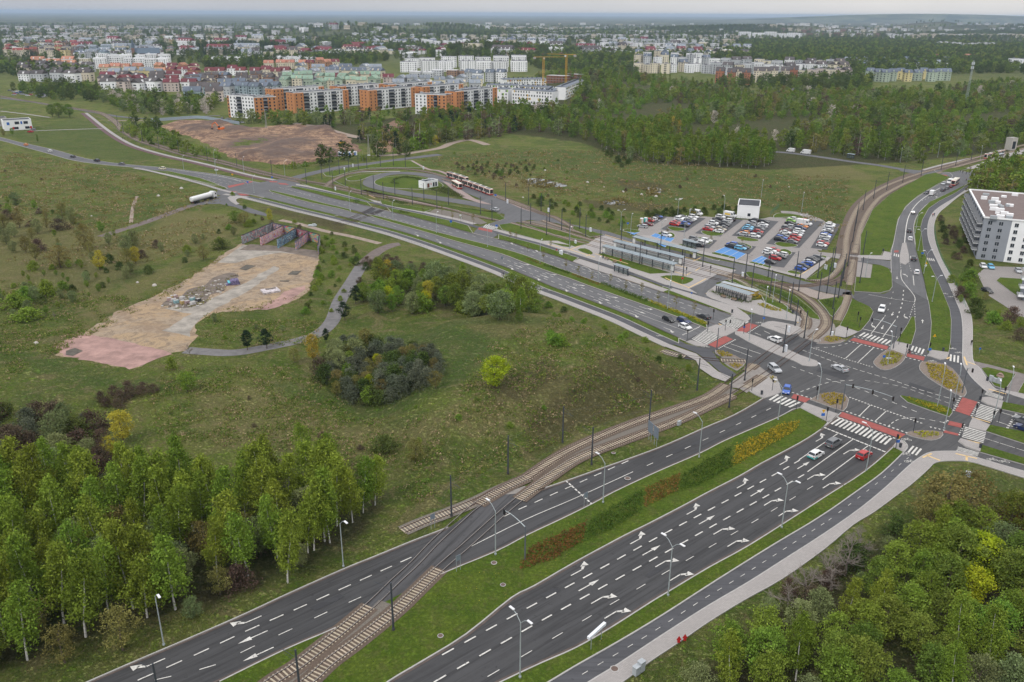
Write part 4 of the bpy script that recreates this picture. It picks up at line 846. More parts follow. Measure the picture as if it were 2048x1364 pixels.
for l in([(1437,648),(1454,656)],[(1431,663),(1449,655)],[(1465,622),(1488,637)],[(1483,636),(1494,630)],[(1412,587),(1423,597),(1507,622),(1599,642)],[(1506,622),(1513,619)],[(1402,729),(1410,742),(1443,758),(1455,753)],[(1605,816),(1657,837)],[(1655,843),(1668,834)],
          [(1797,889),(1808,893)],[(1803,886),(1812,893),(1806,901)],[(1845,916),(1863,908)],[(1854,912),(1880,922)],[(1911,908),(1954,918)],[(1933,913),(1933,922)],[(1923,879),(1962,888)],[(1945,884),(1941,894)],[(1943,835),(1980,846)],[(1963,843),(1958,853)],[(1940,852),(1976,862)],[(1964,799),(2004,804)],[(1984,800),(1981,809)],
          [(1861,703),(1890,713)],[(1893,716),(1895,706)],[(1791,685),(1815,694)],[(1813,696),(1817,689)],[(1672,659),(1680,652)],[(1679,657),(1708,665)],[(1705,668),(1714,661)],[(1928,714),(1934,731)],[(1933,724),(1953,731)],[(1977,779),(2012,789)],[(1146,523),(1187,538),(1256,561),(1327,584)],[(1596,553),(1654,517)],
          [(1210,470),(1300,497),(1395,521)],[(1205,486),(1300,516),(1372,536)],[(1202,502),(1300,531),(1370,550)],[(1376,577),(1412,558)],[(1190,508),(1256,528)],[(1370,552),(1382,546)],[(1391,542),(1400,536)],[(1386,523),(1402,516)],[(1140,500),(1162,491)],[(1172,513),(1180,509)],[(1330,556),(1340,561),(1378,576)],[(1850,518),(1856,517)],[(1900,715),(1893,719)],[(1095,489),(1140,500),(1190,515)],
          [(1840,516),(1842,521)],[(1802,508),(1801,514)],[(1813,508),(1814,515)],[(1772,504),(1783,510)],[(1716,512),(1722,512)],[(750,396),(738,391)],[(1595,646),(1602,638)]):
    ribbon(YL,PP(l),0.42,0.137)
YL.build('tactile_paving_strips',M_YEL,kind='structure')
# dark resurfaced patches where the trams cross the roads
for q in([(1541,705),(1590,671),(1600,676),(1552,711)],[(1583,705),(1626,679),(1640,686),(1600,711)],[(724,426),(743,415),(752,419),(733,430)],[(737,426),(760,419),(768,422),(745,431)],[(1686,585),(1704,583),(1701,597),(1683,596)],[(1684,507),(1718,510),(1716,522),(1682,517)]):sheet('asphalt_patch',PP(q),M_PATCH,0.03)
sheet('track_slab',PP([(672,1258),(690,1244),(760,1180),(880,1070),(960,1010),(1005,990),(1065,985),(1010,1018),(940,1068),(880,1132),(800,1200),(765,1228),(740,1243),(690,1262)]),asphalt_mat('worn_track_asphalt',(0.050,0.049,0.050),_hd((689,1257),(871,1085)),1.0),0.05)
sheet('track_slab',PP([(980,1001),(1012,985),(1050,972),(1058,985),(1000,1010),(975,1012)]),M_SLAB,0.055)
sheet('track_slab',PP([(1458,768),(1500,735),(1512,728),(1545,752),(1520,770),(1493,786),(1478,777),(1462,775)]),M_SLAB,0.055)

sheet('pavement',PP([(1592,664),(1606,648),(1614,636),(1628,634),(1650,636),(1668,648),(1672,658),(1664,672),(1650,674),(1636,686),(1600,674)]),M_SLAB,0.03)
sheet('track_slab',PP([(1590,652),(1604,628),(1612,634),(1612,650),(1600,664)]),M_SLAB,0.04)
# ================================================================ TRAM TRACKS
sl=MB();sl.box(0,0,0,0.24,1.36,0.12);sl.box(0,0.98,0,0.22,0.2,0.12);sl.box(0,-0.98,0,0.22,0.2,0.12)
SLEEPER=sl.mesh('sleeper',M_SLEEP)
def track(px,ballast=True,near=False,mid_street=False,gaps=(),bw=3.3,m=None,sleepers=True,spacing=0.64,lo=0.0):
    """one tram track: ballast, two rails, sleepers (own parts on the near tracks)"""
    pts=sm(PP(px),6);L=sum(math.dist(pts[i],pts[i+1])for i in range(len(pts)-1))
    t=empty('tram_track',(pts[0][0],pts[0][1],0));t['kind']='structure';ox,oy=pts[0]
    loc=[(p[0]-ox,p[1]-oy)for p in pts]
    cum=[0]
    for i in range(len(pts)-1):cum.append(cum[-1]+math.dist(pts[i],pts[i+1]))
    ingap=lambda s:any(a<=s/L<=b for a,b in gaps)
    if ballast:
        mb=MB();run=[]
        def flush():
            if len(run)>1:
                z=lay(0.02)+lo;ribbon(mb,run,bw,z)
            run.clear()
        for i,p in enumerate(loc):
            if ingap(cum[i]):flush()
            else:run.append(p)
        flush()
        if mb.v:mb.build('ballast',m or M_BALLAST,t)
    for s in(-1,1):
        mb=MB();c=off(loc,s*0.7675);z0,z1=0.07+lo,0.20+lo
        a,b=off(c,0.055),off(c,-0.055);n=len(c);o=0
        for zz,Q in((z1,a),(z1,b),(z0,a),(z0,b)):mb.v+=[(q[0],q[1],zz)for q in Q]
        for i in range(n-1):
            j=i+1
            for f,mi in(((n+i,n+j,j,i),1),((i,j,2*n+j,2*n+i),0),((n+j,n+i,3*n+i,3*n+j),0)):mb.f.append(f);mb.m.append(mi)
        mb.build('rail',[M_RAIL,M_RAIL if not mid_street else M_RAILS],t)
    if sleepers:
        rs=resample(loc,int(L/spacing));k=0;bulk=MB()
        for(x,y,dx,dy)in rs:
            k+=1
            if ingap(k*spacing):continue
            if near and k<=300:
                s_=link('sleeper',SLEEPER,t);s_.location=(x,y,0.055+lo);s_.rotation_euler=(0,0,math.atan2(dy,dx))
            else:bulk.box(x,y,0.055+lo,0.24,2.1,0.12,math.atan2(dy,dx))
        if bulk.v:bulk.build('sleepers',M_SLEEP,t,kind='stuff')
    return t
# near pair, walking from the front
TA=[(500,1398),(549,1362),(602,1328),(689,1257),(748,1206),(790,1165),(830,1128),(871,1085),(920,1040),(950,1014),(987,990),(1020,972),(1053,957)]
TB=[(568,1398),(622,1360),(660,1325),(719,1281),(792,1222),(826,1190),(880,1138),(932,1093),(993,1038),(1032,1005),(1069,977),(1093,959),(1150,921),(1205,897)]
T1=[(1053,957),(1100,924),(1150,895),(1216,866),(1282,841),(1348,819),(1414,795),(1454,769),(1498,738),(1530,712),(1557,692),(1593,668),(1612,652),(1610,630),(1593,617),(1557,602),(1513,582),(1469,557),(1420,543),(1300,511),(1200,484)]
T2=[(1205,897),(1290,866),(1361,839),(1436,804),(1470,788),(1525,753),(1566,723),(1606,692),(1628,674),(1645,659),(1652,644),(1643,624),(1623,604),(1592,584),(1541,567),(1480,553),(1400,531),(1300,503),(1195,475)]
track(TA,near=True,gaps=((0.335,0.80),),lo=0.09,mid_street=True);track(TB,mid_street=True,near=True,gaps=((0.395,0.68),),lo=0.09)
track(T1,near=True,gaps=((0.289,0.335),(0.36,0.50),(0.78,1.01)),lo=.02);track(T2,near=True,gaps=((0.19,0.215),(0.26,0.40),(0.74,1.01)),lo=.02)
band('track_verge_gravel',sm(PP([(540,1385),(640,1327),(705,1270),(770,1205)]),4),2.2,M_BALLAST2,0.115)
band('track_verge_gravel',sm(PP([(1080,943),(1150,909),(1205,885),(1290,852),(1361,829),(1436,796),(1468,778)]),4),2.6,M_BALLAST2,0.01)
track([(806,1062),(850,1043),(896,1026),(950,1004),(1000,980),(1053,957)],near=True,lo=0.01,m=M_BALLAST2);track([(1325,702),(1345,708),(1369,713)],m=M_BALLAST2);track([(1369,713),(1410,718),(1443,721)],ballast=False,sleepers=False);track([(1443,721),(1490,723)],m=M_BALLAST2,lo=0.08)
sheet('road',PP([(1366,709),(1438,718),(1441,727),(1369,718)]),M_ASPH,0.03)
# east line up the hill, delta and platforms
track([(1675,640),(1688,610),(1697,580),(1702,550),(1708,512),(1716,478),(1724,448),(1738,421),(1758,397),(1785,380),(1822,362),(1860,352),(1909,335),(1959,321),(2048,297),(2110,284)],gaps=((0.055,0.08),(0.148,0.17)))
track([(1612,558),(1640,561),(1662,552),(1680,530),(1690,511),(1692,480),(1698,454),(1708,429),(1722,407),(1745,387),(1772,372),(1810,357),(1847,345),(1897,332),(1946,317),(2048,290),(2110,277)])
track([(1655,570),(1685,556),(1700,540),(1708,514)],sleepers=False);track([(1480,552),(1540,565),(1612,572),(1670,560)],sleepers=False)
band('track_bed',sm(PP([(1699,512),(1706,470),(1718,430),(1738,402),(1775,376),(1840,348),(1950,318)]),4),11,M_BALLAST,-0.01)
sheet('track_slab',PP([(1190,470),(1210,474),(1480,548),(1480,556),(1440,562),(1425,560),(1190,498)]),mat('tram_stop_slab',(0.215,0.175,0.15),0.9,var=0.25,scale=0.5,detail=8),0.035)
track([(1022,446),(1080,462),(1117,472),(1195,495),(1300,524),(1400,551),(1440,560)],gaps=((0.45,1.01),));track([(1045,443),(1100,456),(1200,485)]);track([(1085,441),(1125,455),(1200,476)])
# western lines, loop and the crossing of the dual carriageway
for d in(0,5):
    track([(0,193-d*.3),(80,206),(165,220-d*.3),(203,228-d*.5),(230,246-d),(244,262-d),(276,281-d),(317,295-d),(366,310-d),(440,326-d),(500,342-d),(546,353-d),(607,366-d),(669,376-d),(730,388-d),(815,403-d),(900,418-d),(946,431-d),(1000,441-d)],bw=3.4,spacing=0.9)
track([(650,376),(656,368),(668,360),(690,350),(720,343),(760,338),(800,337),(850,343),(885,352),(930,365),(985,388),(1040,408),(1085,427),(1112,436),(1150,457),(1195,474)],spacing=0.9)
track([(885,358),(935,372),(983,390),(1040,411),(1090,430)],spacing=0.9)
track([(740,387),(757,393),(761,401),(750,413),(738,420),(712,432),(690,441),(666,449)],ballast=False,sleepers=False);track([(820,411),(790,413),(765,421),(725,436),(700,445),(680,451)],ballast=False,sleepers=False)
KERBS.build('kerbs',M_KERB,kind='structure')
# ================================================================ VEGETATION
def leaf_mat(name,c1,c2,var=0.22,clump=0.9):
    m,nt,b=new_mat(name);nt.nodes.remove(b)
    out=nt.nodes['Material Output'];d=nt.nodes.new('ShaderNodeBsdfDiffuse');t=nt.nodes.new('ShaderNodeBsdfTranslucent');mx=nt.nodes.new('ShaderNodeMixShader');mx.inputs[0].default_value=0.22
    tc=nt.nodes.new('ShaderNodeTexCoord');n=noise_layer(nt,tc.outputs['Object'],clump,4,0.7,0.3,0.7)
    c=mixc(nt,n,c1,c2)
    at=nt.nodes.new('ShaderNodeAttribute');at.attribute_name='tone'
    oi=nt.nodes.new('ShaderNodeObjectInfo');hs=nt.nodes.new('ShaderNodeHueSaturation')
    mr=nt.nodes.new('ShaderNodeMapRange');mr.inputs[3].default_value=1-var;mr.inputs[4].default_value=1+var
    m2=nt.nodes.new('ShaderNodeMapRange');m2.inputs[3].default_value=0.62;m2.inputs[4].default_value=1.38;nt.links.new(at.outputs['Fac'],m2.inputs[0])
    ma=nt.nodes.new('ShaderNodeMath');ma.operation='MULTIPLY';ma.inputs[1].default_value=9.7;mf=nt.nodes.new('ShaderNodeMath');mf.operation='FRACT'
    mh=nt.nodes.new('ShaderNodeMapRange');mh.inputs[3].default_value=0.475;mh.inputs[4].default_value=0.52
    nt.links.new(oi.outputs['Random'],mr.inputs[0]);nt.links.new(oi.outputs['Random'],ma.inputs[0]);nt.links.new(ma.outputs[0],mf.inputs[0]);nt.links.new(mf.outputs[0],mh.inputs[0])
    nt.links.new(c,hs.inputs['Color']);nt.links.new(mul(nt,mr.outputs[0],m2.outputs[0]),hs.inputs['Value']);nt.links.new(mh.outputs[0],hs.inputs['Hue'])
    nt.links.new(hs.outputs[0],d.inputs[0]);nt.links.new(hs.outputs[0],t.inputs[0]);nt.links.new(d.outputs[0],mx.inputs[1]);nt.links.new(t.outputs[0],mx.inputs[2]);nt.links.new(mx.outputs[0],out.inputs['Surface'])
    MATS[name]=m
    return m
L_BIRCH=leaf_mat('leaves_birch',(0.122,0.188,0.022),(0.220,0.290,0.044))
L_BIRCH2=leaf_mat('leaves_birch_wood',(0.090,0.150,0.020),(0.175,0.245,0.038))
L_BROAD=leaf_mat('leaves_broad',(0.098,0.150,0.024),(0.185,0.240,0.046))
L_GREY=leaf_mat('leaves_grey',(0.130,0.165,0.066),(0.220,0.260,0.110))
L_LIME=leaf_mat('leaves_lime',(0.26,0.32,0.018),(0.42,0.44,0.03),0.12)
L_YEL=leaf_mat('leaves_yellow',(0.30,0.27,0.035),(0.42,0.36,0.05),0.12)
L_FRESH=leaf_mat('leaves_fresh',(0.115,0.190,0.024),(0.190,0.275,0.046),0.15)
L_OLIVE=leaf_mat('leaves_olive',(0.145,0.140,0.045),(0.215,0.190,0.060),0.2)
L_PINE=leaf_mat('needles_pine',(0.018,0.036,0.018),(0.036,0.060,0.030),0.15)
L_DARK=leaf_mat('leaves_dark',(0.052,0.080,0.022),(0.098,0.130,0.036),0.25)
L_BROWN=leaf_mat('twigs_brown',(0.085,0.062,0.045),(0.130,0.095,0.065),0.2)
L_BLUE=leaf_mat('leaves_buckthorn',(0.082,0.100,0.060),(0.160,0.178,0.120),0.2)
L_BLOS=leaf_mat('blossom_white',(0.36,0.32,0.27),(0.55,0.49,0.42),0.12)
L_HEDGE=leaf_mat('hedge_green',(0.045,0.085,0.015),(0.085,0.135,0.026),0.1)
L_TAN=leaf_mat('dry_grass_tan',(0.26,0.20,0.11),(0.40,0.31,0.18),0.15)
L_HEATH=leaf_mat('heather_yellow',(0.17,0.17,0.02),(0.40,0.34,0.03),0.1)
L_RUST=leaf_mat('leaves_rust',(0.10,0.068,0.022),(0.25,0.145,0.04),0.15)
B_BIRCH=mat('birch_bark',(0.52,0.50,0.46),0.9,var=0.35,scale=2.5);B_BARK=mat('brown_bark',(0.11,0.085,0.065),0.95,var=0.3,scale=3);B_GREY=mat('grey_bark',(0.20,0.17,0.145),0.95,var=0.25,scale=3)

def leaves(centers,per,spread,size,rng,droop=0.0,flat=0.7):
    """many small leaf faces round clump centres -> vertex and quad arrays"""
    c=np.array(centers,float);n=len(c)*per
    base=np.repeat(c[:,:3],per,0);sp=np.repeat(c[:,3],per)[:,None]*spread
    p=base+rng.normal(0,1,(n,3))*sp*np.array([1,1,flat])
    if droop:p[:,2]-=np.abs(rng.normal(0,droop,n))*np.repeat(c[:,3],per)
    a=rng.normal(0,1,(n,3));a/=np.linalg.norm(a,axis=1)[:,None]
    if droop:a[:,2]*=2.0;a/=np.linalg.norm(a,axis=1)[:,None]
    b=np.cross(a,rng.normal(0,1,(n,3)));b/=np.linalg.norm(b,axis=1)[:,None]+1e-9
    s=size*rng.uniform(0.55,1.3,(n,1));a=a*s*(0.75 if droop else 0.6);b=b*s*0.42
    v=np.stack([p-a,p-b*0.9,p+a,p+b*0.9],1).reshape(-1,3)
    tone=np.repeat(np.clip(np.repeat(rng.uniform(0,1,len(c)),per)*0.6+rng.uniform(0,1,n)*0.4,0,1),4)
    return v,tone
def leaf_mesh(name,v,tone,m):
    n=len(v)//4;me=bpy.data.meshes.new(name);me.vertices.add(len(v));me.vertices.foreach_set('co',v.astype(np.float32).ravel())
    me.loops.add(len(v));me.loops.foreach_set('vertex_index',np.arange(len(v),dtype=np.int32))
    me.polygons.add(n);me.polygons.foreach_set('loop_start',np.arange(0,len(v),4,dtype=np.int32));me.polygons.foreach_set('loop_total',np.full(n,4,dtype=np.int32))
    me.update(calc_edges=True);at=me.attributes.new('tone','FLOAT','POINT');at.data.foreach_set('value',tone.astype(np.float32));me.materials.append(m)
    return me
def crown(shape,h,r,z0,nc,rng):
    """clump centres x,y,z,size filling a crown of the given outline"""
    out=[];lob=rng.uniform(0,6.28,4)
    while len(out)<nc:
        t=rng.uniform(0,1);an=rng.uniform(0,6.283)
        if shape=='birch':R=(1-t)**0.5*(0.5+0.5*min(1,t*3))
        elif shape=='round':R=math.sqrt(max(0,1-(2*t-1)**2))*(0.92+0.08*math.sin(3*an))
        elif shape=='dome':R=math.sqrt(max(0,1-t*t))
        elif shape=='cone':R=(1-t)**0.9
        elif shape=='pine':R=(1-abs(2*t-0.9))**0.6 if abs(2*t-0.9)<1 else 0.1
        elif shape=='column':R=math.sin(math.pi*min(1,t*0.9+0.08))**0.5
        R*=r*(0.82+0.20*math.sin(2*an+lob[0]+t*3)+0.14*math.sin(5*an+lob[1]+t*7)+0.1*math.sin(9*t+lob[2]))
        q=rng.uniform(0.15,1)**0.45
        out.append((R*q*math.cos(an),R*q*math.sin(an),z0+t*(h-z0),0.6+0.5*rng.uniform()))
    return out
def trunk_mesh(name,h,r,m,lean,rng,limbs=5,top=0.85):
    mb=MB();p=Vector((0,0,-0.3));n=5;pts=[p]
    for i in range(1,n+1):
        t=i/n;pts.append(Vector((lean[0]*t+0.15*math.sin(3*t+lean[1]),lean[1]*t+0.12*math.cos(4*t),h*top*t)))
    for i in range(n):mb.tube(pts[i],pts[i+1],r*(1-i/n*0.85),r*(1-(i+1)/n*0.85),5,caps=False)
    for k in range(limbs):
        i=rng.integers(1,n);a=rng.uniform(0,6.28);L=h*rng.uniform(0.15,0.3);b=pts[i].lerp(pts[i+1 if i<n else n],rng.uniform(0,1))
        q=b+Vector((math.cos(a)*L*0.7,math.sin(a)*L*0.7,L*0.75));mb.tube(b,q,r*0.4,r*0.12,4,caps=False)
    return mb.mesh(name,m,smooth=True)
PROTO={}
def make_tree(kind,var,shape,h,r,z0,nc,per,spread,size,lm,bark,tr,droop=0.0,limbs=5,lean=0.6,flat=0.75):
    for k in range(var):
        rng=np.random.default_rng(hash_id(kind)+k);ln=(rng.uniform(-lean,lean),rng.uniform(-lean,lean))
        c=crown(shape,h,r,z0,nc,rng);c=[(x+ln[0]*z/h,y+ln[1]*z/h,z,s)for x,y,z,s in c]
        v,tone=leaves(c,per,spread,size,rng,droop,flat)
        PROTO.setdefault(kind,[]).append((leaf_mesh('crown',v,tone,lm),trunk_mesh('trunk',h,tr,bark,ln,rng,limbs)if bark else None,h))
def hash_id(s):return sum((i+3)*ord(ch)for i,ch in enumerate(s))
# close by: thousands of leaf faces each
make_tree('birch',6,'birch',13.0,3.0,3.6,95,40,0.40,0.25,L_BIRCH,B_BIRCH,0.15,droop=0.95,lean=1.2,limbs=0)
make_tree('broad',4,'round',9.5,3.9,1.6,150,30,0.46,0.30,L_BROAD,B_BARK,0.2)
make_tree('grey',3,'round',8.5,3.8,1.2,150,30,0.46,0.28,L_GREY,B_BARK,0.2)
make_tree('fresh',3,'round',8.5,3.2,1.2,130,30,0.42,0.28,L_FRESH,B_BARK,0.2)
make_tree('lime',3,'round',7.0,3.0,0.9,130,30,0.36,0.26,L_LIME,B_BARK,0.18)
make_tree('yellow',2,'round',8.0,3.0,1.4,120,26,0.36,0.26,L_YEL,B_BARK,0.2)
make_tree('olive',3,'round',8.0,3.6,1.3,120,22,0.45,0.26,L_OLIVE,B_BARK,0.2)
make_tree('pine',3,'pine',8.0,2.9,1.8,90,40,0.42,0.26,L_PINE,B_BARK,0.16,flat=0.35)
make_tree('column',2,'column',9.0,1.3,1.6,70,26,0.3,0.24,L_BROAD,B_GREY,0.12,droop=0.3)
make_tree('shrub',3,'dome',2.6,1.9,0.0,70,24,0.32,0.24,L_FRESH,None,0)
make_tree('darkshrub',3,'dome',3.2,2.3,0.0,80,24,0.36,0.24,L_DARK,None,0)
make_tree('brownshrub',2,'dome',3.0,2.4,0.0,80,24,0.36,0.20,L_BROWN,None,0)
make_tree('buckthorn',3,'dome',4.2,2.4,0.0,90,26,0.34,0.22,L_BLUE,None,0)
make_tree('blossom',2,'round',5.5,3.0,0.4,80,22,0.4,0.26,L_BLOS,B_BARK,0.12)
make_tree('rust',2,'dome',5.5,3.2,0.0,90,24,0.4,0.24,L_RUST,B_BARK,0.12)
make_tree('sapling',2,'column',4.2,0.75,1.6,24,14,0.2,0.16,L_OLIVE,B_BARK,0.05,limbs=3,lean=0.1)
# bare tree: nothing but twigs
def twig_tree(name,h,rng):
    mb=MB()
    def grow(p,d,L,r,lvl):
        q=p+d*L;mb.tube(p,q,r,r*0.6,4 if lvl<2 else 3,caps=False)
        if lvl==5:return
        for _ in range(4 if lvl<3 else 3):
            nd=(d+Vector(rng.normal(0,0.48,3))).normalized();nd.z=abs(nd.z)*0.8+0.15;grow(p.lerp(q,rng.uniform(0.55,1)),nd.normalized(),L*rng.uniform(0.6,0.78),r*0.55,lvl+1)
    grow(Vector((0,0,-0.2)),Vector((0,0,1)),h*0.24,0.17,0)
    return mb.mesh(name,B_GREY)
PROTO['bare']=[(None,twig_tree('branches',10.5,np.random.default_rng(s)),10.5)for s in(3,8)]

TINFO={'birch':('birch_tree','slender fresh green birch','birch tree'),'broad':('broadleaf_tree','dense mid green broadleaf tree','tree'),'grey':('willow_tree','pale grey green willow','tree'),
         'fresh':('broadleaf_tree','bright fresh green broadleaf tree','tree'),'lime':('maple_tree','vivid yellow green maple','maple tree'),'yellow':('maple_tree','yellow flowering maple','maple tree'),'olive':('budding_tree','thin olive budding tree','tree'),
         'pine':('pine_tree','dark needled pine','pine tree'),'column':('poplar_tree','narrow upright poplar','tree'),'shrub':('shrub','low bright green shrub','shrub'),'darkshrub':('dark_bush','dark green scrubby bush','bush'),
         'brownshrub':('leafless_bush','leafless brown bush','bush'),'buckthorn':('buckthorn_bush','blue grey thorny bush','bush'),'blossom':('blossoming_tree','tree in pale blossom','tree'),'rust':('shrub','rust coloured bush','bush'),
         'sapling':('young_tree','staked street sapling','young tree'),'bare':('bare_tree','leafless grey branched tree','tree')}
def plant(kind,x,y,h=None,wide=1.0,group=None,rng=RN,z=None):
    cr,tr,H0=rng.choice(PROTO[kind]);nm,desc,cat=TINFO[kind];s=(h/H0)if h else rng.uniform(0.8,1.15)
    zz=hz(x,y)if z is None else z
    if tr is None or cr is None:
        o=link(nm,cr or tr);root=o
        root.location=(x,y,zz);root.rotation_euler=(0,0,rng.uniform(0,6.28));root.scale=(s*wide,s*wide,s)
    else:
        root=empty(nm,(x,y,zz),rng.uniform(0,6.28));root.scale=(s*wide,s*wide,s);link('trunk',tr,root);link('crown',cr,root)
    reg(root,desc,cat,group or(cat+'s'))
    return root
def scatter(polypx,d,rng=RN,tries=4000,jit=0.9):
    """points in a ground polygon about d apart"""
    pts=[PG(*p)for p in polypx];xs=[p[0]for p in pts];ys=[p[1]for p in pts];out=[];cell={}
    area=(max(xs)-min(xs))*(max(ys)-min(ys));n=int(area/d/d*3)
    C=np.array([[rng.uniform(min(xs),max(xs)),rng.uniform(min(ys),max(ys))]for _ in range(n)])
    ok=pdist(C[:,0],C[:,1],pts)>0
    for x,y in C[ok]:
        k=(int(x/d),int(y/d));good=True
        for i in(-1,0,1):
            for j in(-1,0,1):
                for q in cell.get((k[0]+i,k[1]+j),()):
                    if(q[0]-x)**2+(q[1]-y)**2<d*d*jit*jit:good=False
        if good:cell.setdefault(k,[]).append((x,y));out.append((x,y))
    return out
for t_,x_,y_ in(('the tanker truck',405,397),('the lone yellow green maple',987,775),('the widest zebra crossing',1725,865),('the front tram crossing',900,1080),
                   ('the orange excavator',440,262),('the balconied apartment block',1985,520),('the tall radio mast',1929,216),('the long glass tram shelters',1290,520),('the frontmost double lamp',1040,1355),
                   ('the lower left street lamp',328,1291),('the standing tram on the hill',1985,310),('the grey roadside cabinets',1275,1345),('the pink end of the concrete yard',220,700),('the two yellow tower cranes',1110,178),
                   ('the graffiti walls',560,490),('the white block beside the car park',1503,430),('the kiosk in the turning loop',858,372),('the two white vans on the far road',1596,305),('the bicycle shelter',1465,590),('the blue hatchback',1573,782)):
    landmark(t_,x_,y_)
# --- lower left wood
W1=[(-260,1420),(-40,1362),(140,1296),(330,1228),(480,1172),(600,1128),(690,1080),(745,1020),(700,985),(560,985),(470,1010),(380,1000),(250,985),(120,1000),(0,1015),(-260,1030)]
k=0
for x,y in scatter(W1,3.45,random.Random(5)):
    r=RN.random();kind='birch' if r<0.78 else 'grey' if r<0.85 else 'broad' if r<0.95 else 'olive'
    plant(kind,x,y,{'birch':RN.uniform(11,15.5),'grey':RN.uniform(6,8.5),'broad':RN.uniform(6,9),'olive':RN.uniform(5,8)}[kind],RN.uniform(1.0,1.25)if kind=='birch' else .95,group='trees of the lower left wood')
for p in[(246,1300,'olive',7),(130,1325,'olive',6),(440,1188,'olive',5),(575,1165,'birch',14),(660,1085,'birch',13),(628,1100,'birch',14),(705,1045,'birch',12),(750,1010,'birch',11),(385,1236,'grey',3.6),(600,1130,'grey',4),(480,1180,'brownshrub',4),(560,1100,'brownshrub',5),(620,1075,'brownshrub',4)]:
    plant(p[2],*PG(p[0],p[1]),p[3],group='trees of the lower left wood')
# --- scrub above it
for q,kinds,d,hh in(([(-160,860),(0,830),(120,830),(210,860),(230,940),(100,980),(-160,990)],['buckthorn','brownshrub','darkshrub','grey','brownshrub'],3.4,(3,5.5)),([(205,800),(250,785),(320,770),(318,790),(240,815),(210,815)],['brownshrub'],2.4,(1.8,2.8)),
                        ([(660,760),(690,700),(760,695),(850,705),(885,740),(880,785),(790,810),(700,805),(665,790)],['buckthorn','buckthorn','darkshrub','olive','darkshrub','buckthorn'],2.9,(3.2,5)),
                        ([(640,730),(700,690),(720,720),(690,790),(650,780)],['brownshrub','darkshrub','grey','shrub'],3.3,(2.5,5)),
                        ([(700,610),(760,560),(900,560),(965,590),(1080,600),(1060,630),(980,640),(900,620),(760,635)],['broad','grey','fresh','shrub','fresh','broad','olive','grey'],4.8,(3.5,7)),
                        ([(690,530),(760,520),(900,545),(880,560),(740,550)],['brownshrub','darkshrub'],4.5,(2,3)),
                        ([(940,560),(1000,575),(1240,660),(1400,735),(1380,745),(1240,690),(1100,640),(960,590)],['shrub','darkshrub','shrub'],6.5,(0.8,1.8)),
                        ([(640,470),(730,500),(680,560),(640,620),(600,640),(630,560)],['shrub','shrub','darkshrub'],4.6,(0.9,2.2)),
                        ([(400,640),(560,640),(600,670),(430,690)],['shrub','grey'],9,(0.9,2.0)),
                        ([(0,400),(120,430),(260,480),(330,500),(300,520),(120,510),(0,520),(-150,500)],['olive','fresh','grey','olive','brownshrub','grey'],8.5,(2,5)),
                        ([(60,540),(200,520),(300,545),(220,580),(120,620),(40,640),(-60,600)],['fresh','shrub','darkshrub','fresh','grey'],5,(1.4,3.2)),
                        ([(330,520),(400,480),(480,440),(520,440),(450,500),(380,530)],['shrub','darkshrub','grey'],7,(1.5,3)),
                        ([(900,330),(1050,325),(1100,340),(1050,345),(1000,360),(930,345)],['darkshrub','brownshrub'],5,(1.0,2.2)),([(1060,390),(1230,425),(1260,445),(1240,455),(1180,440),(1080,415)],['darkshrub','darkshrub','shrub'],5,(1.5,2.6)),
                        ([(1290,428),(1400,420),(1480,415),(1480,428),(1400,430),(1290,440)],['darkshrub'],4.5,(2,3)),([(860,560),(1000,610),(1100,640),(1050,660),(900,630)],['shrub','broad','darkshrub'],8,(1.5,3)),
                        ([(1880,560),(1940,560),(1990,620),(2048,660),(2048,690),(1950,640)],['fresh','olive','brownshrub','shrub','darkshrub'],4.6,(2,4.5)),([(1880,440),(1930,470),(1950,560),(1920,540),(1890,490)],['darkshrub','brownshrub'],5,(1.5,3)),
                        ([(1200,300),(1280,330),(1240,335)],['darkshrub'],6,(2,3)),([(400,400),(470,410),(560,440),(700,470),(680,478),(540,448)],['shrub','brownshrub','darkshrub'],8,(0.8,1.8)),([(560,380),(0,330),(0,420),(300,440),(400,400)],['shrub','olive','darkshrub','brownshrub'],26,(0.8,2.4)),([(900,300),(1500,350),(1680,380),(1660,450),(1400,405),(1100,400),(950,360)],['darkshrub','shrub','brownshrub'],22,(0.6,1.8)),([(420,760),(1000,830),(1280,700),(1340,760),(1100,880),(800,960),(640,900),(400,860)],['shrub','brownshrub','darkshrub','shrub'],11,(0.5,1.3)),([(730,560),(650,640),(640,650),(700,560)],['brownshrub','shrub'],6,(1,2))):
    for x,y in scatter(q,d,random.Random(int(q[0][0])+9)):
        kd=RN.choice(kinds);plant(kd,x,y,RN.uniform(*hh)if kd not in('grey','broad')else RN.uniform(*hh)*1.5,group='bushes and small trees of the scrub')
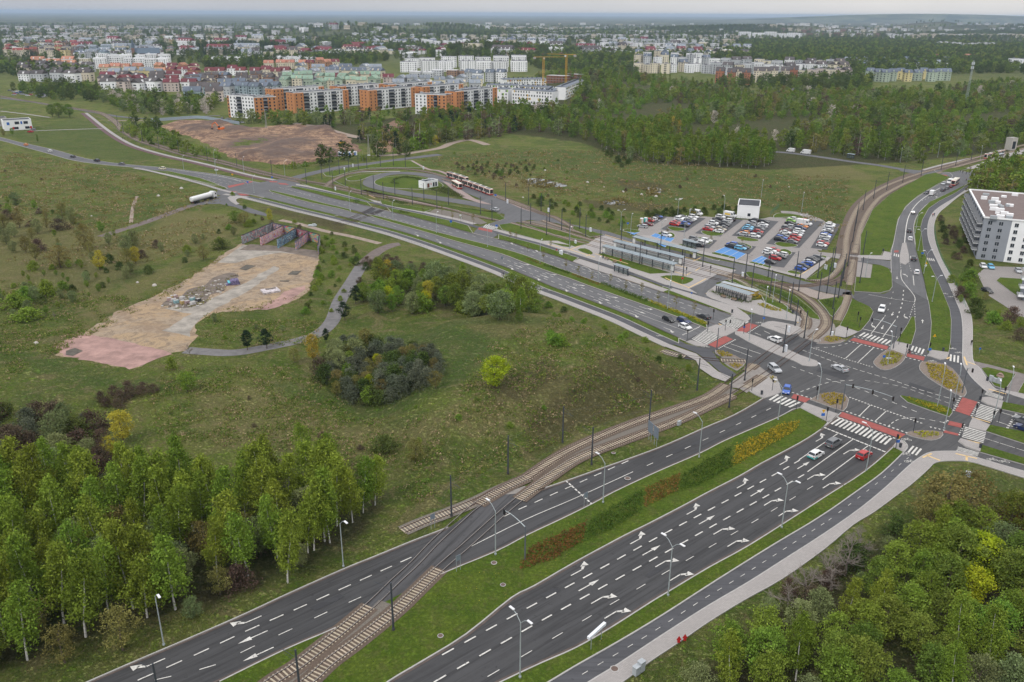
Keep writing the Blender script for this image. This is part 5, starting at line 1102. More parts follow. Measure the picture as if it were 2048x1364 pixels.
# --- individually placed
for px,py,kind,hh,wd in[(987,775,'lime',7.6,1.15),(376,783,'fresh',5.0,1.3),(247,885,'yellow',7.5,1.1),(225,915,'yellow',5,1),(627,722,'yellow',7.2,0.9),(590,725,'olive',4,1.1),(495,700,'pine',5.5,1.1),(534,697,'pine',5.8,1.1),(652,685,'pine',4.2,0.9),(712,608,'pine',6.0,1.1),(690,640,'pine',5.5,1.25),
                             (775,560,'yellow',7,1.2),(793,580,'fresh',7,1.0),(778,605,'lime',5.5,0.8),(855,605,'yellow',7.2,0.9),(852,612,'lime',5,0.9),(940,588,'lime',7.2,0.9),(900,580,'grey',8,1.0),(930,575,'birch',9,1),(1000,640,'grey',8.2,1.3),(1040,636,'birch',8,1.2),(960,632,'grey',7,1.3),(1070,630,'broad',5,1.3),
                             (730,700,'olive',6,1.1),(755,730,'lime',3.2,1),(700,740,'fresh',5,1.0),(735,810,'fresh',4.6,1.2),(740,780,'lime',4,0.8),(830,925,'olive',5,1.1),(770,900,'darkshrub',3.5,1.3),(612,920,'birch',9,1.2),(655,960,'fresh',8,1),(1110,690,'shrub',3,1),(1125,690,'shrub',2.8,1),(1105,680,'shrub',2.5,1),
                             (125,437,'olive',7,0.9),(145,448,'grey',4,1),(172,500,'olive',10,0.9),(52,505,'olive',6.5,0.9),(72,520,'olive',6,0.9),(122,535,'olive',8,1.3),(200,540,'yellow',7,1.1),(255,530,'olive',6,1.1),(272,527,'yellow',6,1.1),(8,460,'olive',7,1),(40,455,'olive',8,0.8),(35,615,'shrub',4,1.4),(55,600,'shrub',4,1.2),(50,640,'shrub',3.6,1.6),(95,590,'shrub',4.5,1.0),(110,640,'bare',5,0.6),
                             (490,450,'olive',5.5,1.6),(470,445,'broad',5,1.5),(540,443,'yellow',5.5,0.9),(407,520,'olive',5.2,1.1),(440,497,'darkshrub',4,1.3),(380,712,'bare',6,1.0),(345,738,'shrub',3,0.7),(118,235,'broad',12,1.4),(140,235,'broad',11,1.2),(105,233,'broad',10,1.2),(25,270,'fresh',5,0.9),(8,272,'olive',5,0.9),(76,285,'column',6,0.9),
                             (1690,1150,'bare',13,1.1),(1612,1195,'bare',10,1.2),(1655,1165,'bare',10,1.2),(1715,1120,'bare',11,1.0),(1575,1215,'bare',8,1.2),(1660,1180,'bare',8,1.3),(1480,1340,'bare',7,0.7),(1880,1060,'olive',11,1.3),(1925,1045,'olive',10,1.2),(1850,1070,'olive',8,1.0),(2040,1060,'rust',6.5,1.3),(1990,1060,'brownshrub',4,1.5),(1960,1160,'lime',8,1.15),(1895,1130,'fresh',8.5,1.1),(1818,1075,'bare',4,0.5)]:
    z=plant(kind,*PG(px,py),hh,wd)
# --- lower right wood
W2=[(1330,1420),(1430,1352),(1520,1300),(1600,1262),(1660,1235),(1740,1215),(1770,1150),(1850,1095),(1960,1080),(2080,1060),(2320,1060),(2500,1440)]
for x,y in scatter(W2,3.9,random.Random(8)):
    r=RN.random();kind='birch' if r<0.14 else 'grey' if r<0.34 else 'fresh' if r<0.62 else 'lime' if r<.64 else 'broad'
    plant(kind,x,y,{'birch':RN.uniform(8,13),'grey':RN.uniform(5,9),'fresh':RN.uniform(6,9),'lime':RN.uniform(5,8),'broad':RN.uniform(6.5,10)}[kind],group='trees of the lower right wood')
for x,y in scatter([(1500,1210),(1600,1160),(1700,1110),(1800,1060),(1800,1130),(1700,1190),(1620,1240),(1540,1260)],4.2,random.Random(2)):plant(RN.choice(['brownshrub','darkshrub','grey','brownshrub']),x,y,RN.uniform(2,4.5),group='bushes on the right bank')
# street saplings
for px,py in((1220,572),(1184,566),(1251,585),(1283,594),(1316,607),(1351,619),(1387,633),(1131,540),(1157,555),(1087,523),(1055,505),(1101,500),(1020,484),(905,442),(884,430),(921,443),(700,391),(666,386),(736,400),(775,408),(846,428),(947,450),(1032,483)):plant('sapling',*P(px,py),RN.uniform(3.6,5),z=0.1,group='saplings beside the carriageways')
for px,py in((1232,458),(1262,462),(1334,470),(1303,447),(1367,420),(1421,490),(1484,489),(1578,424),(1598,427),(1650,540)):plant('sapling',*P(px,py),RN.uniform(3,4.2),z=0.1,group='saplings round the car park')

# --- planted beds and hedges: leaf masses nobody could count
def bed(name,px,hgt_,lm,dens=9,size=0.28,desc=None,world=False,z=0.1,lumps=True):
    pts=px if world else PP(px);xs=[p[0]for p in pts];ys=[p[1]for p in pts];rng=np.random.default_rng(int(abs(pts[0][0])*10))
    A=(max(xs)-min(xs))*(max(ys)-min(ys));n=int(A*dens);X=rng.uniform(min(xs),max(xs),n);Y=rng.uniform(min(ys),max(ys),n)
    ok=pdist(X,Y,pts)>0.15;X,Y=X[ok],Y[ok];X=X+rng.normal(0,0.12,len(X));lump=0.5+0.5*np.sin(X*5.1+np.sin(Y*1.3)*2)*np.sin(Y*5.6+np.sin(X*1.1));ok2=lump>rng.uniform(0.0,0.42,len(X));X,Y,lump=X[ok2],Y[ok2],lump[ok2]if lumps else np.ones(len(X))
    Z=z+hgt_*rng.uniform(0.3,1,len(X))*lump
    c=np.stack([X,Y,Z,np.ones(len(X))],1);v,tone=leaves(c,2,0.12,size,rng);o=link(name,leaf_mesh(name,v,tone,lm),kind='stuff')
    o['label']=desc;o['category']=name.replace('_',' ')
for px,d in(([(1640,790),(1660,786),(1684,789),(1693,800),(1686,812),(1660,812),(1645,804)],'yellow heather bed at the carriageway nose under the signal gantry'),([(1757,729),(1775,703),(1798,707),(1806,714),(1795,728),(1765,734)],'yellow heather bed on the round island with the arrow sign'),([(1850,727),(1888,731),(1910,750),(1926,777),(1918,788),(1890,776),(1860,755)],'largest yellow heather bed under the tall lamp'),
              ([(1824,866),(1850,863),(1882,866),(1876,874),(1845,877)],'small yellow heather bed on the lowest island'),([(1652,674),(1668,673),(1688,680),(1664,686),(1645,682)],'yellow heather bed beside the tram crossing'),([(1432,702),(1446,703),(1466,710),(1464,715),(1440,714)],'yellow heather bed where the short track ends'),([(1455,728),(1476,727),(1485,732),(1475,739),(1462,734)],'yellow heather bed in the cycle path corner'),
              ([(1513,609),(1525,607),(1562,620),(1564,624),(1545,622),(1520,614)],'yellow heather bed on the paving behind the bicycle shelter'),([(1510,597),(1520,590),(1526,594),(1518,600)],'yellow shrub patch at the end of the bicycle shelter'),([(1536,754),(1548,753),(1556,766),(1548,768)],'yellow bushes on the corner by the silver estate car'),
              ([(1808,794),(1830,800),(1890,816),(1898,824),(1890,830),(1850,816)],'long green and yellow bed in the splitter island'),([(1293,598),(1305,602),(1405,641),(1420,649),(1410,652),(1385,640),(1300,606)],'yellow and orange shrub strip in the median before the crossing')):
    bed('flower_bed',px,0.5,L_HEATH,20,0.28,d)
bed('shrub_bed',[(1462,925),(1472,893),(1560,850),(1602,842),(1592,862),(1510,912),(1465,935)],0.9,L_HEATH,20,0.26,'yellow shrub block nearest the junction in the grass median')
bed('shrub_bed',[(1357,985),(1365,948),(1462,895),(1466,935),(1400,972)],1.0,L_HEDGE,20,0.26,'dark green shrub block between the yellow and orange blocks')
bed('shrub_bed',[(1284,1020),(1290,978),(1362,946),(1357,985)],0.9,L_RUST,24,0.24,'orange brown shrub block between two green ones')
bed('shrub_bed',[(1166,1086),(1180,1040),(1286,980),(1284,1024),(1230,1058)],1.0,L_HEDGE,20,0.26,'dark green shrub block between the two orange brown ones')
bed('shrub_bed',[(1036,1146),(1058,1096),(1176,1042),(1166,1086),(1110,1120)],0.9,L_RUST,24,0.24,'orange brown shrub block nearest the tram crossing')
bed('hedge',[(1200,568),(1204,565),(1298,600),(1292,606)],0.9,L_HEDGE,18,0.26,'clipped green hedge in the median beside the bus shelter');bed('hedge',[(1085,531),(1090,529),(1142,546),(1138,550)],0.8,L_HEDGE,18,0.26,'short green hedge further up the median')
bed('flower_bed',[(1052,519),(1057,517),(1085,527),(1082,530)],0.4,L_RUST,12,0.22,'orange shrub strip at the upper end of the median');bed('flower_bed',[(1140,550),(1146,547),(1203,568),(1198,572)],0.4,L_RUST,12,0.22,'orange shrub strip between the two median hedges')
bed('hedge',[(1513,572),(1525,571),(1570,588),(1612,613),(1618,622),(1590,612),(1550,590)],0.9,L_DARK,12,0.26,'green bank of bushes inside the curving tram tracks');bed('hedge',[(1640,602),(1665,599),(1676,600),(1668,618),(1656,615)],0.9,L_DARK,12,0.26,'green bushes in the triangle between diverging tracks')
bed('hedge',[(1414,582),(1424,581),(1500,604),(1508,603),(1500,608),(1480,606),(1430,590)],0.8,L_DARK,12,0.26,'low hedge wrapped round the bicycle shelter')
bed('hedge',[(780,367),(788,358),(810,353),(838,357),(848,364),(842,364),(828,358),(806,356),(790,361),(790,366),(800,368),(796,370)],0.9,L_DARK,10,0.3,'horseshoe hedge on the lawn of the turning loop')
bed('hedge',[(856,379),(885,374),(905,380),(932,395),(915,396),(880,386)],0.8,L_DARK,8,0.3,'dark planted wedge beside the loop kiosk')
for q,d in(([(705,402),(716,400),(722,404),(712,407)],'first'),([(795,421),(815,424),(822,428),(800,427)],'b'),([(768,398),(786,399),(820,407),(800,409)],'c')):bed('hedge',q,0.8,L_DARK,9,0.3,'clump of dark hedge '+{'first':'left of the track across the carriageways','b':'right of the track across the carriageways','c':'between the loop tracks and the upper path'}[d])
# rough grass, tussocks and litter of leaves over the meadow, real relief
def tufts(name,polys,dens,hgt_,size,lm,desc,per=5,sp=0.35,seed=4):
    rng=np.random.default_rng(seed);cs=[]
    for q in polys:
        pts=[PG(*p)for p in q];xs=[p[0]for p in pts];ys=[p[1]for p in pts];n=int((max(xs)-min(xs))*(max(ys)-min(ys))*dens)
        X=rng.uniform(min(xs),max(xs),n);Y=rng.uniform(min(ys),max(ys),n);w=np.sin(X*0.35+2*np.sin(Y*0.13))*np.sin(Y*0.3+np.sin(X*0.2)*2)+rng.normal(0,0.35,n)
        ok=(pdist(X,Y,pts)>0)&(w>0.0);X,Y=X[ok],Y[ok];Z=hgt(X,Y)-0.06;cs.append(np.stack([X,Y,Z+hgt_*rng.uniform(0.1,0.8,len(X)),np.ones(len(X))],1))
    c=np.concatenate(cs);v,tone=leaves(c,per,sp,size,rng,flat=0.35);o=link(name,leaf_mesh(name,v,tone,lm),kind='stuff',label=desc,category='grass')
MEAD=[[(0,560),(300,600),(130,700),(80,720),(0,780)],[(400,640),(640,640),(640,690),(400,690)],[(330,740),(640,730),(700,830),(900,830),(960,700),(1100,640),(1360,735),(1390,770),(1200,850),(1000,930),(830,1010),(760,960),(560,900),(320,880),(300,800)]]
tufts('grass_tussocks',MEAD,1.5,0.5,0.34,L_BROAD,'rough green tussocks of the middle meadow',seed=1);tufts('dry_grass_tussocks',MEAD,0.6,0.4,0.32,L_TAN,'bleached dry tufts of the middle meadow',seed=2);tufts('dark_grass_tussocks',MEAD,1.1,0.45,0.3,L_OLIVE,'olive tufts of the middle meadow',seed=3)
FARM=[[(840,320),(1000,300),(1240,300),(1520,350),(1700,350),(1690,480),(1560,415),(1300,420),(1080,400)],[(0,300),(250,345),(450,400),(200,470),(0,440)],[(200,480),(440,430),(480,450),(330,520),(100,540),(0,520)]]
tufts('distant_tussocks',FARM,0.3,0.5,0.6,L_OLIVE,'olive tufts of the far meadows',per=4,sp=0.6,seed=5);tufts('distant_dry_grass',FARM,0.17,0.35,0.6,L_TAN,'bleached tufts of the far meadows',per=4,sp=0.6,seed=6)
tufts('verge_tufts',[[(830,1180),(1054,1080),(1317,950),(1600,830),(1630,850),(1523,920),(1293,1045),(1069,1165),(932,1262),(780,1358),(640,1364),(760,1225)],[(1150,1300),(1337,1190),(1598,1034),(1787,900),(1805,905),(1664,1012),(1433,1155),(1150,1328)]],2.2,0.22,0.2,L_HEDGE,'longer tufts in the mown verges',per=3,sp=.2,seed=15)
tufts('verge_dandelions',[[(880,1160),(1054,1085),(1317,955),(1600,835),(1523,915),(1293,1040),(1069,1160),(932,1255)],[(1150,1305),(1598,1038),(1787,904),(1664,1008),(1150,1322)]],0.25,0.2,0.14,L_YEL,'dandelions and pale flowers in the verges',per=3,sp=.5,seed=16)
tufts('bank_undergrowth',[[(1250,1420),(1330,1330),(1430,1260),(1520,1200),(1680,1110),(1800,1020),(1870,950),(2048,990),(2048,1080),(1750,1200),(1400,1400)],[(0,1364),(140,1300),(330,1235),(640,1120),(800,1030),(820,1060),(640,1150),(330,1270),(100,1380)]],1.6,0.4,0.25,L_DARK,'dark undergrowth along the wooded banks',seed=9)

tufts('yard_weeds',[[(322,612),(410,570),(480,545),(440,590),(400,612),(365,620)],[(100,694),(150,670),(330,575),(440,505),(450,512),(340,590),(160,682),(110,705)],[(390,640),(430,620),(610,590),(640,530),(646,530),(620,600),(440,636)]],1.3,0.3,0.35,L_OLIVE,'weeds growing over the yard slabs and edges',seed=12)
tufts('pond_reeds',[[(1040,366),(1050,354),(1090,354),(1142,372),(1118,380),(1075,376)],[(1198,408),(1215,397),(1245,398),(1264,407),(1245,413)],[(1280,378),(1305,370),(1330,380),(1320,391),(1296,389)]],0.9,0.9,0.7,L_OLIVE,'reeds in and around the meadow ponds',seed=13)
tufts('heap_weeds',[[(500,262),(600,258),(640,270),(560,282)],[(540,330),(660,315),(720,312),(640,330),(560,340)]],0.5,0.4,0.6,L_BROAD,'weeds on the earth site',seed=14)
# --- the wide wood between the meadow and the far estates
def lowpoly(kind,shape,h,r,z0,nc,per,size,lm):
    out=[]
    for k in range(3):
        rng=np.random.default_rng(hash_id(kind)+k);v,tone=leaves(crown(shape,h,r,z0,nc,rng),per,0.55,size,rng);out.append((leaf_mesh('crown',v,tone,lm),h))
    return out
MIDL={'birch':lowpoly('mb','birch',11,2.6,1.8,44,12,0.62,L_BIRCH2),'broad':lowpoly('mo','round',8,3.6,0.3,44,12,0.7,L_BROAD),'grey':lowpoly('mg','round',8,3.6,0.3,44,12,0.66,L_GREY),'dark':lowpoly('md','round',8,3.6,0.3,44,12,0.7,L_DARK),
        'olive':lowpoly('mv','round',7.5,3.4,0.3,40,11,0.62,L_OLIVE),'brown':lowpoly('mbr','round',6.5,3.2,0.2,40,11,0.5,L_BROWN),'blossom':lowpoly('mbl','round',6,3,0.2,36,11,0.5,L_BLOS),'fresh':lowpoly('mf','dome',4.5,3.2,0.0,40,11,0.6,L_FRESH),'yellow':lowpoly('my','round',7,3,0.3,36,11,0.55,L_YEL),'pine':lowpoly('mp','cone',9,2.4,0.6,40,12,0.55,L_PINE)}
MT=mat('thin_pale_trunk',(0.34,0.32,0.28),0.9);mtb=MB();mtb.tube((0,0,-0.3),(0.1,0.1,7.5),0.16,0.05,4,caps=False);MTRUNK=mtb.mesh('trunk',MT)
MINFO={'birch':('birch_tree','upright green birch','birch tree'),'broad':('broadleaf_tree','rounded green tree','tree'),'grey':('willow_tree','greyish green willow','tree'),'dark':('dark_leaved_tree','dark green tree','tree'),'olive':('budding_tree','olive budding tree','tree'),'brown':('leafless_tree','brown leafless tree','tree'),
         'blossom':('blossoming_tree','pale blossoming tree','tree'),'fresh':('thicket_bush','fresh green thicket bush','bush'),'yellow':('maple_tree','yellow flowering tree','maple tree'),'pine':('pine_tree','dark conical pine','pine tree')}
def wild(x,y):return math.sin(x*.021+1.7*math.sin(y*.013))*math.sin(y*.017+1.3*math.sin(x*.016+1))+RN.gauss(0,.18)
def mid_tree(kind,x,y,h,group='trees of the wide wood',wide=1.0):
    me_,H0=RN.choice(MIDL[kind]);nm,desc,cat=MINFO[kind];s=h/H0;root=empty(nm,(x,y,hz(x,y)),RN.uniform(0,6.28));root.scale=(s*wide,s*wide,s);link('crown',me_,root);link('trunk',MTRUNK,root)
    reg(root,desc,cat,group)
MASS={}
def mass_tree(kind,x,y,h):MASS.setdefault(kind,[]).append((x,y,float(h)))
def mixk(table):
    r=RN.random();s=0
    for k,w in table:
        s+=w
        if r<s:return k
    return table[-1][0]
T_WOOD=[('birch',.32),('broad',.22),('grey',.11),('dark',.10),('olive',.10),('fresh',.09),('brown',.05),('blossom',.01)]
n_ind=0
pool=[]
for q,d,tb in(([(1195,292),(1260,322),(1330,330),(1430,333),(1520,338),(1545,330),(1530,300),(1480,275),(1380,262),(1260,262),(1180,265)],5.2,[('birch',.86),('olive',.08),('grey',.06)]),
                 ([(1560,296),(1700,316),(1830,328),(1880,325),(1960,305),(2048,285),(2100,260),(2100,225),(1900,240),(1750,230),(1600,250)],7.2,T_WOOD),([(1940,375),(1990,345),(2048,335),(2140,330),(2140,420),(2060,420),(2000,400),(1945,395)],4.6,[('broad',.5),('birch',.3),('olive',.2)]),
                 ([(1000,262),(1100,268),(1200,285),(1250,262),(1180,240),(1050,240)],6.5,T_WOOD+[('fresh',.2)]),([(640,250),(700,258),(740,290),(800,305),(900,285),(1000,275),(1060,255),(960,238),(840,236),(700,238)],6.2,[('broad',.25),('birch',.25),('olive',.12),('brown',.12),('grey',.12),('dark',.1),('pine',.04)]),
                 ([(470,246),(500,240),(560,242),(640,238),(640,252),(560,250)],7,[('broad',.6),('grey',.4)]),([(200,205),(260,228),(330,232),(420,228),(440,200),(380,195),(280,190),(180,195)],7.5,[('broad',.45),('dark',.2),('grey',.15),('blossom',.2)]),
                 ([(240,262),(300,250),(330,275),(400,300),(440,320),(380,312),(300,290)],8,[('fresh',.5),('broad',.3),('dark',.2)]),([(560,340),(640,332),(820,312),(830,300),(700,318),(600,332)],8,[('dark',.7),('fresh',.3)])):
    for x,y in scatter(q,d,random.Random(int(q[0][0]))):
        w_=wild(x,y)
        if w_>.62:continue
        pool.append((math.hypot(x,y),x,y,'fresh' if w_>.38 and len(tb)>3 else mixk(tb)))
pool.sort();nk={};CAP={'birch':max(0,296-sum(1 for o,d_ in REG if 'birch' in d_)),'broad':90,'dark':60,'grey':70,'olive':60,'fresh':60,'brown':40,'pine':20,'blossom':40}
for i,(D_,x,y,kd)in enumerate(pool):
    h=RN.uniform(9.5,14.5)if kd in('birch','pine')else RN.uniform(6,12)if kd!='fresh' else RN.uniform(2.5,4.5)
    nk[kd]=nk.get(kd,0)+1
    if nk[kd]<=CAP.get(kd,60):mid_tree(kd,x,y,h)
    else:mass_tree(kd,x,y,h)
for px,py,kd,h in((1322,262,'yellow',11),(1345,262,'yellow',11),(1360,264,'yellow',10),(1300,272,'yellow',10),(1472,285,'blossom',10),(1549,280,'blossom',7),(840,296,'fresh',10),(828,300,'fresh',8),(720,285,'pine',10),(662,255,'pine',10),(650,256,'pine',11),(870,290,'yellow',7),(1000,352,'fresh',3)):mid_tree(kd,*P(px,py),h)
for q,d in(([(1140,215),(1200,240),(1500,255),(1600,252),(1900,240),(2160,222),(2160,150),(1900,182),(1760,190),(1600,190),(1500,195),(1420,178),(1300,160),(1180,150)],7.5),([(1060,165),(1090,150),(1160,150),(1200,165),(1180,180)],8),([(900,232),(1010,236),(1150,240),(1190,218),(1120,225),(1000,222)],6.5)):
    for x,y in scatter(q,d,random.Random(3)):
        w_=wild(x,y);kd=mixk(T_WOOD)if w_<.3 else 'fresh'
        if w_<.6:mass_tree(kd,x,y,RN.uniform(9,14)if kd=='birch' else RN.uniform(7,12)if kd!='fresh' else 5)
for q,d,kk in(([(330,108),(420,98),(560,94),(640,100),(640,108),(520,110),(400,112)],11,['dark','pine']),([(560,118),(700,112),(760,108),(780,120),(700,135),(620,125)],13,None),([(860,118),(900,98),(1000,95),(1200,105),(1400,112),(1420,125),(1200,128),(1000,118)],13,None),([(1400,128),(1500,85),(1700,82),(2100,95),(2160,145),(1700,150),(1600,140),(1480,122)],12,None),
                 ([(640,82),(760,72),(860,78),(860,100),(760,105),(640,95)],16,None),([(0,130),(60,135),(200,150),(100,160),(0,150)],12,None),([(20,180),(100,175),(200,180),(200,205),(100,200)],11,None),([(400,128),(560,120),(540,135),(430,145)],14,None),([(1380,75),(1600,66),(1500,60),(1300,62)],22,['dark']),([(850,62),(1100,58),(1300,66),(1150,75),(900,72)],22,None),([(1850,68),(2048,62),(2048,75),(1880,80)],20,['dark']),([(0,60),(2100,70),(2100,150),(1000,120),(0,140)],34,None),([(1000,112),(1270,118),(1280,150),(1180,150),(1080,140)],11,None),([(1690,150),(1740,165),(1740,185),(1430,180),(1430,172)],13,None),([(0,48),(2100,55),(2100,70),(0,62)],70,None)):
    for x,y in scatter(q,d,random.Random(3)):mass_tree(RN.choice(kk)if kk else mixk([('dark',.62),('broad',.26),('birch',.12)]),x,y,RN.uniform(8,13)*(1.25 if d>11 else 1))
# the mass: one object per leaf colour, crowns instanced on points
def instancer(name,pts,src,desc):
    co=bpy.data.collections.new(name+'_kinds')
    for i,(me_,H0)in enumerate(src):
        o=bpy.data.objects.new('crown_kind',me_);co.objects.link(o)
    me=bpy.data.meshes.new(name);me.from_pydata([(x,y,z)for x,y,z,s in pts],[],[])
    at=me.attributes.new('size','FLOAT','POINT');at.data.foreach_set('value',np.array([p[3]for p in pts],np.float32))
    o=link(name,me,kind='stuff',label=desc,category='woodland');md=o.modifiers.new('scatter','NODES')
    g=bpy.data.node_groups.new(name,'GeometryNodeTree');g.interface.new_socket('Geometry',in_out='INPUT',socket_type='NodeSocketGeometry');g.interface.new_socket('Geometry',in_out='OUTPUT',socket_type='NodeSocketGeometry')
    N=g.nodes;gi=N.new('NodeGroupInput');go=N.new('NodeGroupOutput');ip=N.new('GeometryNodeInstanceOnPoints');ci=N.new('GeometryNodeCollectionInfo');ci.inputs['Collection'].default_value=co;ci.inputs['Separate Children'].default_value=True;ci.inputs['Reset Children'].default_value=True
    ip.inputs['Pick Instance'].default_value=True;na=N.new('GeometryNodeInputNamedAttribute');na.data_type='FLOAT';na.inputs['Name'].default_value='size'
    rv=N.new('FunctionNodeRandomValue');rv.data_type='FLOAT_VECTOR';rv.inputs[0].default_value=(0,0,0);rv.inputs[1].default_value=(0,0,6.28)
    L=g.links.new;L(gi.outputs[0],ip.inputs['Points']);L(ci.outputs[0],ip.inputs['Instance']);L(na.outputs[0],ip.inputs['Scale']);L(rv.outputs[0],ip.inputs['Rotation']);L(ip.outputs[0],go.inputs[0]);md.node_group=g
DN={'birch':'light green birches','broad':'mid green trees','grey':'grey green willows','dark':'dark green trees','olive':'olive budding trees','brown':'brown leafless trees','blossom':'pale blossoming trees','fresh':'fresh green thickets','pine':'dark pines','yellow':'yellow trees'}
for kd,l in MASS.items():
    X=np.array([p[0]for p in l]);Y=np.array([p[1]for p in l]);Z=hgt(X,Y);H0=MIDL[kd][0][1]
    instancer('woodland',[(x,y,z,s[2]/H0)for x,y,z,s in zip(X,Y,Z,l)],MIDL[kd],DN[kd]+' of the far woods reaching to the horizon')
print('trees',len(pool),{k:len(v)for k,v in MASS.items()},'reg',len(REG))

# ================================================================ HAZE
hzb=MB();hzb.box(0,21700,54.0,61000,44800,110.4)
m=bpy.data.materials.new('haze_air');m.use_nodes=True;nt=m.node_tree;nt.nodes.clear();mo=nt.nodes.new('ShaderNodeOutputMaterial');pv=nt.nodes.new('ShaderNodeVolumePrincipled')
pv.inputs['Color'].default_value=(0.52,0.66,0.82,1);pv.inputs['Density'].default_value=0.00006;pv.inputs['Anisotropy'].default_value=0.2;nt.links.new(pv.outputs[0],mo.inputs['Volume'])
hb=hzb.build('haze',m,kind='stuff')
# ================================================================ VEHICLES
def paint(name,col,rough=0.28):return mat(name,col,rough,0.0,var=0.03,scale=3,spec=0.5)
CARCOL={'white':(0.62,0.62,0.61),'silver':(0.36,0.37,0.38),'grey':(0.13,0.135,0.14),'dark':(0.03,0.032,0.036),'black':(0.012,0.012,0.014),'red':(0.36,0.018,0.018),'maroon':(0.12,0.012,0.018),'blue':(0.025,0.09,0.36),'navy':(0.018,0.03,0.09),
          'lightblue':(0.13,0.38,0.55),'orange':(0.62,0.20,0.03),'yellow':(0.65,0.42,0.03),'green':(0.20,0.42,0.04),'cream':(0.62,0.58,0.42),'beige':(0.36,0.31,0.23),'teal':(0.03,0.32,0.30)}
WORD={'dark':'charcoal','lightblue':'light blue','navy':'dark blue','teal':'white and teal'}
M_GLASS=mat('dark_vehicle_glass',(0.020,0.024,0.028),0.12,var=0.05,spec=0.6);M_TYRE=mat('tyre_rubber',(0.012,0.012,0.012),0.9);M_RIM=mat('wheel_rim',(0.30,0.30,0.31),0.4,0.6)
M_LAMPF=mat('headlight_lens',(0.7,0.7,0.68),0.15,var=0.02);M_LAMPR=mat('tail_light_lens',(0.30,0.012,0.01),0.25,var=0.02);M_TRIM=mat('black_trim',(0.018,0.018,0.02),0.6);M_PLATE=mat('number_plate',(0.62,0.62,0.58),0.6)
w_=MB();w_.tube((0,-0.11,0),(0,0.11,0),0.32,n=14);WHEEL=w_.mesh('wheel',M_TYRE)
w_=MB();w_.tube((0,-0.118,0),(0,0.118,0),0.2,n=10);RIM=w_.mesh('rim',M_RIM)
SHAPES={  # length, width, belt z, roof z, bonnet x, windscreen base x, roof front x, roof rear x, rear glass base x, tail style
    'hatchback':(4.05,1.74,0.92,1.46,1.98,0.95,0.25,-1.45,-1.88,0.98),'saloon':(4.6,1.8,0.92,1.42,2.25,0.95,0.2,-1.15,-1.75,0.98),'estate':(4.65,1.8,0.93,1.46,2.28,1.05,0.3,-1.95,-2.22,1.0),'suv':(4.45,1.86,1.05,1.66,2.15,1.0,0.35,-1.75,-2.12,1.08),'coupe':(4.5,1.84,0.9,1.33,2.2,0.75,-0.05,-0.95,-1.95,0.98)}
CARM={}
def car_meshes(kind,col):
    k=(kind,col)
    if k in CARM:return CARM[k]
    L,Wd,zb,zr,xb,xw,xrf,xrr,xg,zt=SHAPES[kind];h=L/2;w=Wd/2;pm=paint('paint_'+col,CARCOL[col])
    b=MB();z0=0.2
    prof=[(-h+0.05,z0),(-h,0.5),(-h+0.05,zt-0.12),(-h+0.16,zt),(xg,zb+0.02),(xw,zb),(xb-0.45,zb-0.09),(xb-0.05,zb-0.22),(h,0.55),(h-0.06,z0+0.05)]
    if kind in('hatchback','estate','suv'):prof=[(-h+0.05,z0),(-h,0.5),(-h+0.03,zt-0.05),(xg-0.02,zb+0.03),(xw,zb),(xb-0.45,zb-0.09),(xb-0.05,zb-0.22),(h,0.55),(h-0.06,z0+0.05)]
    n=len(prof);ys=[(-w*0.93,1),(-w,0),(w,0),(w*0.93,1)]
    vs=[]
    for yy,ins in ys:
        for(x,z)in prof:vs.append((x*(0.985 if ins else 1),yy,z if not ins or z<0.6 else z+0.0))
    fs=[]
    for s in range(3):
        for i in range(n):j=(i+1)%n;fs.append((s*n+i,s*n+j,(s+1)*n+j,(s+1)*n+i))
    fs.append(tuple(reversed(range(n))));fs.append(tuple(range(3*n,4*n)));b.add(vs,[tuple(reversed(f))for f in fs])
    for x in(h-0.82,-h+0.78): # arches
        for s in(-1,1):b.tube((x,s*(w-0.12),0.34),(x,s*(w+0.012),0.34),0.37,n=12,mi=1)
    body=b.mesh('body',[pm,M_TRIM],bevel=0.05)
    g=MB();wr=w*0.74
    g.add([(xg,-w*0.95,zb),(xw,-w*0.95,zb),(xw,w*0.95,zb),(xg,w*0.95,zb),(xrr,-wr,zr-0.04),(xrf,-wr,zr-0.04),(xrf,wr,zr-0.04),(xrr,wr,zr-0.04)],[(3,2,1,0),(4,5,6,7),(0,1,5,4),(1,2,6,5),(2,3,7,6),(3,0,4,7)])
    glass=g.mesh('windows',M_GLASS)
    r=MB();r.frustum((xrr-0.06,xrf+0.06,-wr-0.03,wr+0.03),(xrr+0.1,xrf-0.12,-wr+0.1,wr-0.1),zr-0.06,zr+0.02)
    for s in(-1,1):
        for(xa,xt,t)in((xw,xrf,0.035),(xg,xrr,0.05),((xw+xg)/2-0.05,(xrf+xrr)/2-0.02,0.035)):r.tube((xa,s*w*0.95,zb),(xt,s*wr,zr-0.04),t,t,4)
    roof=r.mesh('roof',pm)
    l=MB();l.box(0,0,0,0.12,0.34,0.14);hl=l.mesh('headlight',M_LAMPF);l=MB();l.box(0,0,0,0.09,0.28,0.18);tl=l.mesh('tail_light',M_LAMPR);l=MB();l.box(0,0,0,0.02,0.5,0.11);pl=l.mesh('number_plate',M_PLATE)
    CARM[k]=(body,glass,roof,hl,tl,pl,h,w);return CARM[k]
